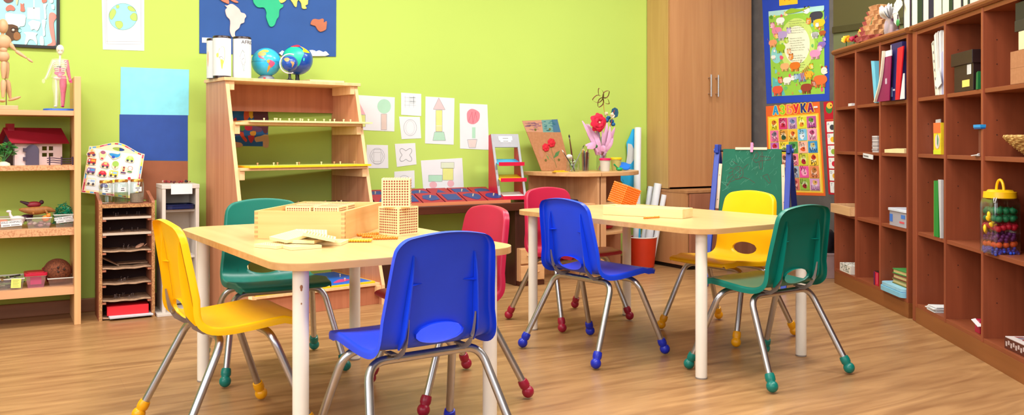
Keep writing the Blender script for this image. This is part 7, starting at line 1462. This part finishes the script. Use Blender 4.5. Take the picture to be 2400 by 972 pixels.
p.sheet((30, 70, 190), 'zoo_poster', 'large blue bordered poster of cartoon zoo animals and a rhyme on the grey wall')
# Cyrillic alphabet poster
p = Post((1795, 249), (1921, 238), (1935, 459), (1801, 455)); p.rect(.03, .03, .97, .88, (246, 196, 40), 1); p.rect(.055, .04, .945, .865, (250, 226, 110), 2)
for k, (ch, c) in enumerate(zip('АЗБУКА', ((40, 160, 226), (150, 206, 40), (240, 120, 110), (214, 30, 60), (34, 50, 130), (130, 20, 110)))):
    for du, dv in ((-.021, 0), (.021, 0), (0, .009), (0, -.009), (-.015, .006), (.015, -.006), (.015, .006), (-.015, -.006)): p.text(ch, .19+k*.130+du, .937+dv, .092, (250, 226, 70), 2, .9)
    for du, dv in ((-.012, 0), (-.006, .003), (0, 0), (.006, -.003), (.012, 0)): p.text(ch, .19+k*.130+du, .937+dv, .092, c, 4, .9)
az = 'Аа Бб Вв Гг Дд Ђђ Ее Жж Зз Ии Јј Кк Лл Љљ Мм Нн Њњ Оо Пп Рр Сс Тт Ћћ Уу Фф Хх Цц Чч Џџ Шш'.split()
bgc = [(236, 226, 40), (214, 60, 120), (190, 140, 200), (220, 226, 60), (190, 80, 160), (240, 120, 170), (226, 160, 60), (240, 190, 60), (120, 200, 240), (240, 160, 200), (190, 110, 190), (244, 226, 50), (80, 160, 80), (246, 190, 170), (50, 150, 220), (150, 200, 230), (246, 160, 120), (240, 130, 160), (206, 214, 60), (246, 206, 60), (226, 130, 110), (250, 200, 90), (160, 180, 210), (240, 90, 170), (236, 140, 90), (170, 160, 220), (230, 120, 200), (226, 120, 110), (150, 190, 70), (220, 160, 220)]
pic = [(206, 110, 40), (180, 20, 50), (110, 130, 180), (226, 140, 40), (90, 140, 50), (120, 110, 130), (50, 90, 60), (210, 90, 40), (230, 240, 250), (170, 60, 110), (200, 30, 60), (140, 170, 60), (40, 120, 60), (226, 90, 40), (200, 190, 130), (90, 80, 120), (110, 70, 60), (120, 40, 60), (170, 30, 50), (190, 50, 40), (180, 110, 60), (70, 90, 130), (60, 70, 90), (250, 180, 210), (180, 120, 60), (100, 70, 150), (180, 70, 140), (180, 60, 70), (150, 20, 40), (226, 180, 110)]
for i, tx in enumerate(az):
    r_, c_ = divmod(i, 5); u0, v1 = .075+c_*.172, .852-r_*.134; p.rect(u0, v1-.124, u0+.160, v1, bgc[i], 3); p.poly(circ(u0+.08, v1-.062, .05, .034, 12), tuple(min(255, int(x*.5+128)) for x in bgc[i]), 4)
    hi = i in (1, 3, 6, 8, 11, 13, 15, 18, 20, 23, 25, 28); rnd = random.Random(i); py_ = v1-.082 if hi else v1-.042
    p.poly(smooth_poly([(u0+.08+.05*cos(a)*rnd.uniform(.6, 1.1), py_+.032*sin(a)*rnd.uniform(.6, 1.1)) for a in [2*pi*k/8 for k in range(8)]], 2), pic[i], 5); p.poly(circ(u0+.095, py_+.006, .016, .010, 8), tuple(int(x*.6) for x in pic[i]), 6)
    p.text(tx, u0+(.062 if hi else .085), v1-.028 if hi else v1-.098, .046, (50, 20, 30), 7, .95)
p.rect(.90, .935, .97, .955, (226, 226, 226), 3)
p.sheet((232, 104, 40), 'alphabet_poster', 'orange Cyrillic alphabet poster headed by big coloured letters on the grey wall')
# Latin alphabet poster mostly behind the cubby
p = Post((1930, 239), (2010, 230), (2026, 462), (1942, 455)); p.rect(.03, .80, .6, .804, (240, 160, 40), 1)
p.poly(circ(.16, .92, .10, .05, 16), (60, 130, 60), 2); p.poly(circ(.18, .955, .09, .035, 16), (246, 190, 60), 3); p.poly(circ(.22, .955, .02, .01, 8), (40, 30, 30), 4)
for i, ch in enumerate('ADGLOT'):
    v1 = .785-i*.130
    for c_ in range(3):
        u0 = .06+c_*.31; p.poly([(u0+a, v1-.115+b) for a, b in rrect(0, 0, .27, .115, .012, 4)], (240, 240, 240), 1)
        p.poly(circ(u0+.16, v1-.065, .075, .030, 14), [(60, 60, 70), (244, 190, 40), (150, 180, 60), (214, 30, 60), (240, 180, 50), (220, 220, 220)][(i+c_*2) % 6], 2)
    p.text(ch, .11, v1-.028, .026, (70, 90, 140), 3)
p.sheet((190, 10, 40), 'letter_poster', 'red poster of white picture cards half hidden behind the far cubby')
# dark bag and pale column at the end of the cubby
m = MB(); pts = [(-.09, 0), (.09, 0), (.10, .10), (.095, .22), (.06, .28), (-.06, .29), (-.10, .2)]; BAG = flat('bag_black', (26, 22, 28), .35, noise=.3, scale=30, bump=.4)
m.lathe([(0, 0), (.055, .0), (.066, .03), (.064, .09), (.050, .125), (.03, .150), (0, .155)], BAG, 18); tag(m.build('black_bag'), 'black bag standing on the pale box behind the green chair', 'bag', None, None, (4.365, -1.155, .168))
m = MB(); m.box((-.065, -.065, 0), (.065, .065, .165), flat('pale_box', (170, 140, 140), .6)); m.box((-.067, -.067, .150), (.067, .067, .167), flat('pale_box', (170, 140, 140), .6)); tag(m.build('pale_box', None, .003), 'pale pinkish box on the floor at the end of the far cubby', 'box', None, None, (4.365, -1.155, 0), radians(-30))
# ================================================================ on the left table: box of cubes, loose cubes, flats and bead bars
TT = .5755
dotm = col(150, 62, 40, .5); CUBE = flat('cube_cream', (244, 224, 168), .5, noise=.04)
def dotted(m, s, faces='tblrfk', n=10, half=False):
    """cream cube with a ten by ten field of brown dots on its faces"""
    m.box((-s/2, -s/2, 0), (s/2, s/2, s), CUBE); st = s*.91/n; r = st*.36
    def face(M):
        for i in range(n):
            for j in range(n):
                cx, cy = (i-(n-1)/2)*st, (j-(n-1)/2)*st; m.add([(cx+r*cos(2*pi*k/8), cy+r*sin(2*pi*k/8), .0004) for k in range(8)], [tuple(range(8))], dotm, False, M)
    O = T(0, 0, s/2)
    if 't' in faces: face(T(0, 0, s))
    if 'f' in faces: face(O @ T(0, -s/2, 0) @ rot(pi/2, 0, 0))
    if 'k' in faces: face(O @ T(0, s/2, 0) @ rot(-pi/2, 0, 0))
    if 'l' in faces: face(O @ T(-s/2, 0, 0) @ rot(0, -pi/2, 0))
    if 'r' in faces: face(O @ T(s/2, 0, 0) @ rot(0, pi/2, 0))
mb_ = MB(); dotted(mb_, .0985); c0_ = mb_.build('dotted_cube'); GCU = 'cream cubes printed with brown dots'
def cube(label, x, y, z, a, first=False):
    o = c0_ if first else c0_.copy()
    if not first: C.objects.link(o)
    return tag(o, label, 'counting cube', GCU, None, (x, y, z), radians(a))
cube('cream dotted cube standing on the table top under another one', .822, -2.292, TT+.0006, 22, True)
cube('cream dotted cube stacked on top of the lower one', .812, -2.300, TT+.0995, -26)
# big finger-jointed box
A_ = Vector((.344, -2.193, TT)); an_ = radians(-36.9); t = thing('wooden_box', 'big open wooden box with finger joints holding dotted cubes', 'box', A_+Vector((0, 0, .0006)), an_)
bw_, bl_, bh_, th_ = .312, .470, .094, .010; BXW = wood('box_beech', (226, 178, 112), (244, 204, 140), 'x', .45, .7); BXY = wood('box_beech_y', (222, 172, 106), (240, 198, 134), 'y', .45, .7)
m = MB(); m.box((0, 0, 0), (bw_, th_, bh_), BXW)
for x0 in (0, bw_-th_-.002):
    for k in range(6): m.box((x0, -.0004, .004+k*.0155), (x0+th_+.002, th_, .012+k*.0155), wood('joint_end', (206, 150, 96), (224, 172, 116), 'z', .5))
m.build('front_panel', t)
m = MB(); m.box((0, bl_-th_, 0), (bw_, bl_, bh_), BXW); m.build('rear_panel', t)
for x0 in (0, bw_-th_): B((x0, th_, 0), (x0+th_, bl_-th_, bh_), BXY).build('side_panel', t)
B((th_, th_, .001), (bw_-th_, bl_-th_, .006), BXW).build('base_panel', t)
bm_ = T(*A_) @ rot(0, 0, an_)
names_ = ('left', 'middle')
for r_, y in enumerate((bl_*.50, bl_*.50+.104, )):
    for k in range(2):
        q = bm_ @ Vector((.068+k*.104, y+.035, .0075)); o_ = cube(('cream dotted cube in the big box, front left', 'cream dotted cube in the big box, front centre', 'cream dotted cube in the big box, rear left', 'cream dotted cube in the big box, rear centre')[r_*2+k], q.x, q.y, q.z, math.degrees(an_)); o_.scale = (.95, .95, .87)
# hundred-squares in the box and in the pile
mb_ = MB(); s_ = .098; mb_.box((-s_/2, -s_/2, 0), (s_/2, s_/2, .0095), CUBE); st = s_*.91/10
for i in range(10):
    for j in range(10):
        cx, cy = (i-4.5)*st, (j-4.5)*st; mb_.add([(cx+st*.33*cos(2*pi*k/6), cy+st*.33*sin(2*pi*k/6), .0099) for k in range(6)], [tuple(range(6))], col(222, 190, 134))
f0 = mb_.build('hundred_square'); first = [True]
def square(label, x, y, z, rx, ry_, rz_):
    o = f0 if first[0] else f0.copy()
    if not first[0]: C.objects.link(o)
    first[0] = False; tag(o, label, 'counting tile', 'loose cream counting squares', None, (x, y, z)); o.rotation_euler = (rx, ry_, rz_)
for k in range(4):
    q = bm_ @ Vector((.256, bl_*.50+.045, .0075+k*.0102)); square('cream square stacked in the right of the big box', q.x, q.y, q.z+.0, 0, 0, an_)
# bead bars in the box
AMB = flat('bead_amber', (236, 134, 24), .25, noise=.05, coat=.4); AMB2 = flat('bead_gold', (244, 180, 40), .25, noise=.05, coat=.4)
mb_ = MB()
for k in range(10): mb_.ball((-.0405+.009*k, 0, .0045), .0048, AMB, 10)
mb_.tube([(-.048, 0, .0045), (.048, 0, .0045)], .0010, STEEL, 5); b0 = mb_.build('bead_bar'); bf = [True]
def bar(label, p_, a, rx=0.0, mat=None):
    o = b0 if bf[0] else b0.copy()
    if not bf[0]: C.objects.link(o)
    bf[0] = False; tag(o, label, 'bead bar', 'amber bead bars', None, p_); o.rotation_euler = (rx, 0, a); return o
for k in range(2): q = bm_ @ Vector((.235+.02*k, bl_*.50+.02+.03*k, .0075+.0410)); bar('amber bead bar lying on the squares in the big box', (q.x, q.y, q.z+.0045*k), an_+.5+.3*k)
GP_ = [('pale cream square lying flat at the left of the pile', .352, -2.447, TT+.0006, 0, 0, .5), ('cream square lying flat at the front of the pile', .405, -2.515, TT+.0006, 0, 0, .1), ('cream square flat at the right of the pile beside the bead bars', .520, -2.455, TT+.0006, 0, 0, -.6), ('cream square resting level in the middle of the pile', .436, -2.462, TT+.0108, .0, .03, .9), ('cream square tilted up on the left of the pile', .402, -2.432, TT+.024, .04, -.16, .3), ('cream square tilted at the back of the pile by the big box', .470, -2.415, TT+.024, .14, .05, -.3), ('topmost cream square, sloping down towards the front of the pile', .470, -2.500, TT+.026, -.02, .23, -.35)]
for g in GP_: square(*g)
o_ = bar
# amber bead bars: flat ones seen as ribbed bundles
def bundle(label, px0, px1, y0, n, ang_, mat, dx=0.0):
    q = on_h((px0+px1)/2, y0, TT); m = MB()
    for j in range(n):
        for k in range(10): m.ball((-.0378+.0084*k, (j-(n-1)/2)*.0086, .0052), .0052, mat, 8)
        m.tube([(-.043, (j-(n-1)/2)*.0086, .0046), (.043, (j-(n-1)/2)*.0086, .0046)], .001, STEEL, 5)
    tag(m.build('bead_square'), label, 'bead bar', 'amber bead pieces on the left table', None, (q.x, q.y, TT+.0004), ang_)
bundle('golden bead piece nearest the cream squares', 810, 872, 567, 3, radians(-28), AMB2); bundle('amber bead bar pointing right from the bead pieces', 876, 930, 561, 2, radians(-18), AMB); bundle('amber bead bar lying behind the golden bead piece', 836, 888, 552, 2, radians(14), AMB); bundle('amber bead bar crossing towards the dotted cubes', 850, 905, 557, 2, radians(-34), AMB)

# ================================================================ on the right table
A2 = Vector((1.940, -1.972, TT+.0006)); a2 = atan2(-2.319+1.972, 2.103-1.940); L2 = .383
t = thing('shallow_tray', 'long shallow wooden tray on the right table', 'tray', A2, a2); tw = .108; thh = .040
m = MB(); m.box((0, 0, 0), (L2, .008, thh), PALE); m.build('front_panel', t, .001); m = MB(); m.box((0, tw-.008, 0), (L2, tw, thh), PALE); m.build('rear_panel', t, .001)
for x0 in (0, L2-.008): B((x0, .008, 0), (x0+.008, tw-.008, thh), PALE).build('side_panel', t, .001)
B((.008, .008, .001), (L2-.008, tw-.008, .006), PALE).build('base_panel', t)
q = on_h(1527, 512, TT); bar('single amber bead bar lying in front of the shallow tray', (q.x, q.y, TT+.0004), radians(2))
# golden bead cube propped behind the tray
OB = flat('bead_orange', (238, 118, 18), .3, noise=.08, coat=.3); m = MB(); n_ = 10; st = .0096; r_ = .0050
m.box((-.043, -.043, .006), (.043, .043, .090), flat('bead_core', (206, 92, 14), .5))
oct_v = [(1, 0, 0), (-1, 0, 0), (0, 1, 0), (0, -1, 0), (0, 0, 1), (0, 0, -1)]
for i in range(n_):
    for j in range(n_):
        for k in range(n_):
            if 0 < i < 9 and 0 < j < 9 and 0 < k < 9: continue
            if k == 0 and 0 < i < 9 and 0 < j < 9: continue
            m.ball(((i-4.5)*st, (j-4.5)*st, .0050+k*st), r_, OB, 6)
o = m.build('bead_cube'); q = on_h(1455, 486, TT); tag(o, 'orange bead cube tilted behind the shallow tray', 'bead cube'); o.location = (2.225, -1.725, TT+.016); o.rotation_euler = (.20, .30, radians(8)); o.scale = (1.07, 1.07, 1.07)
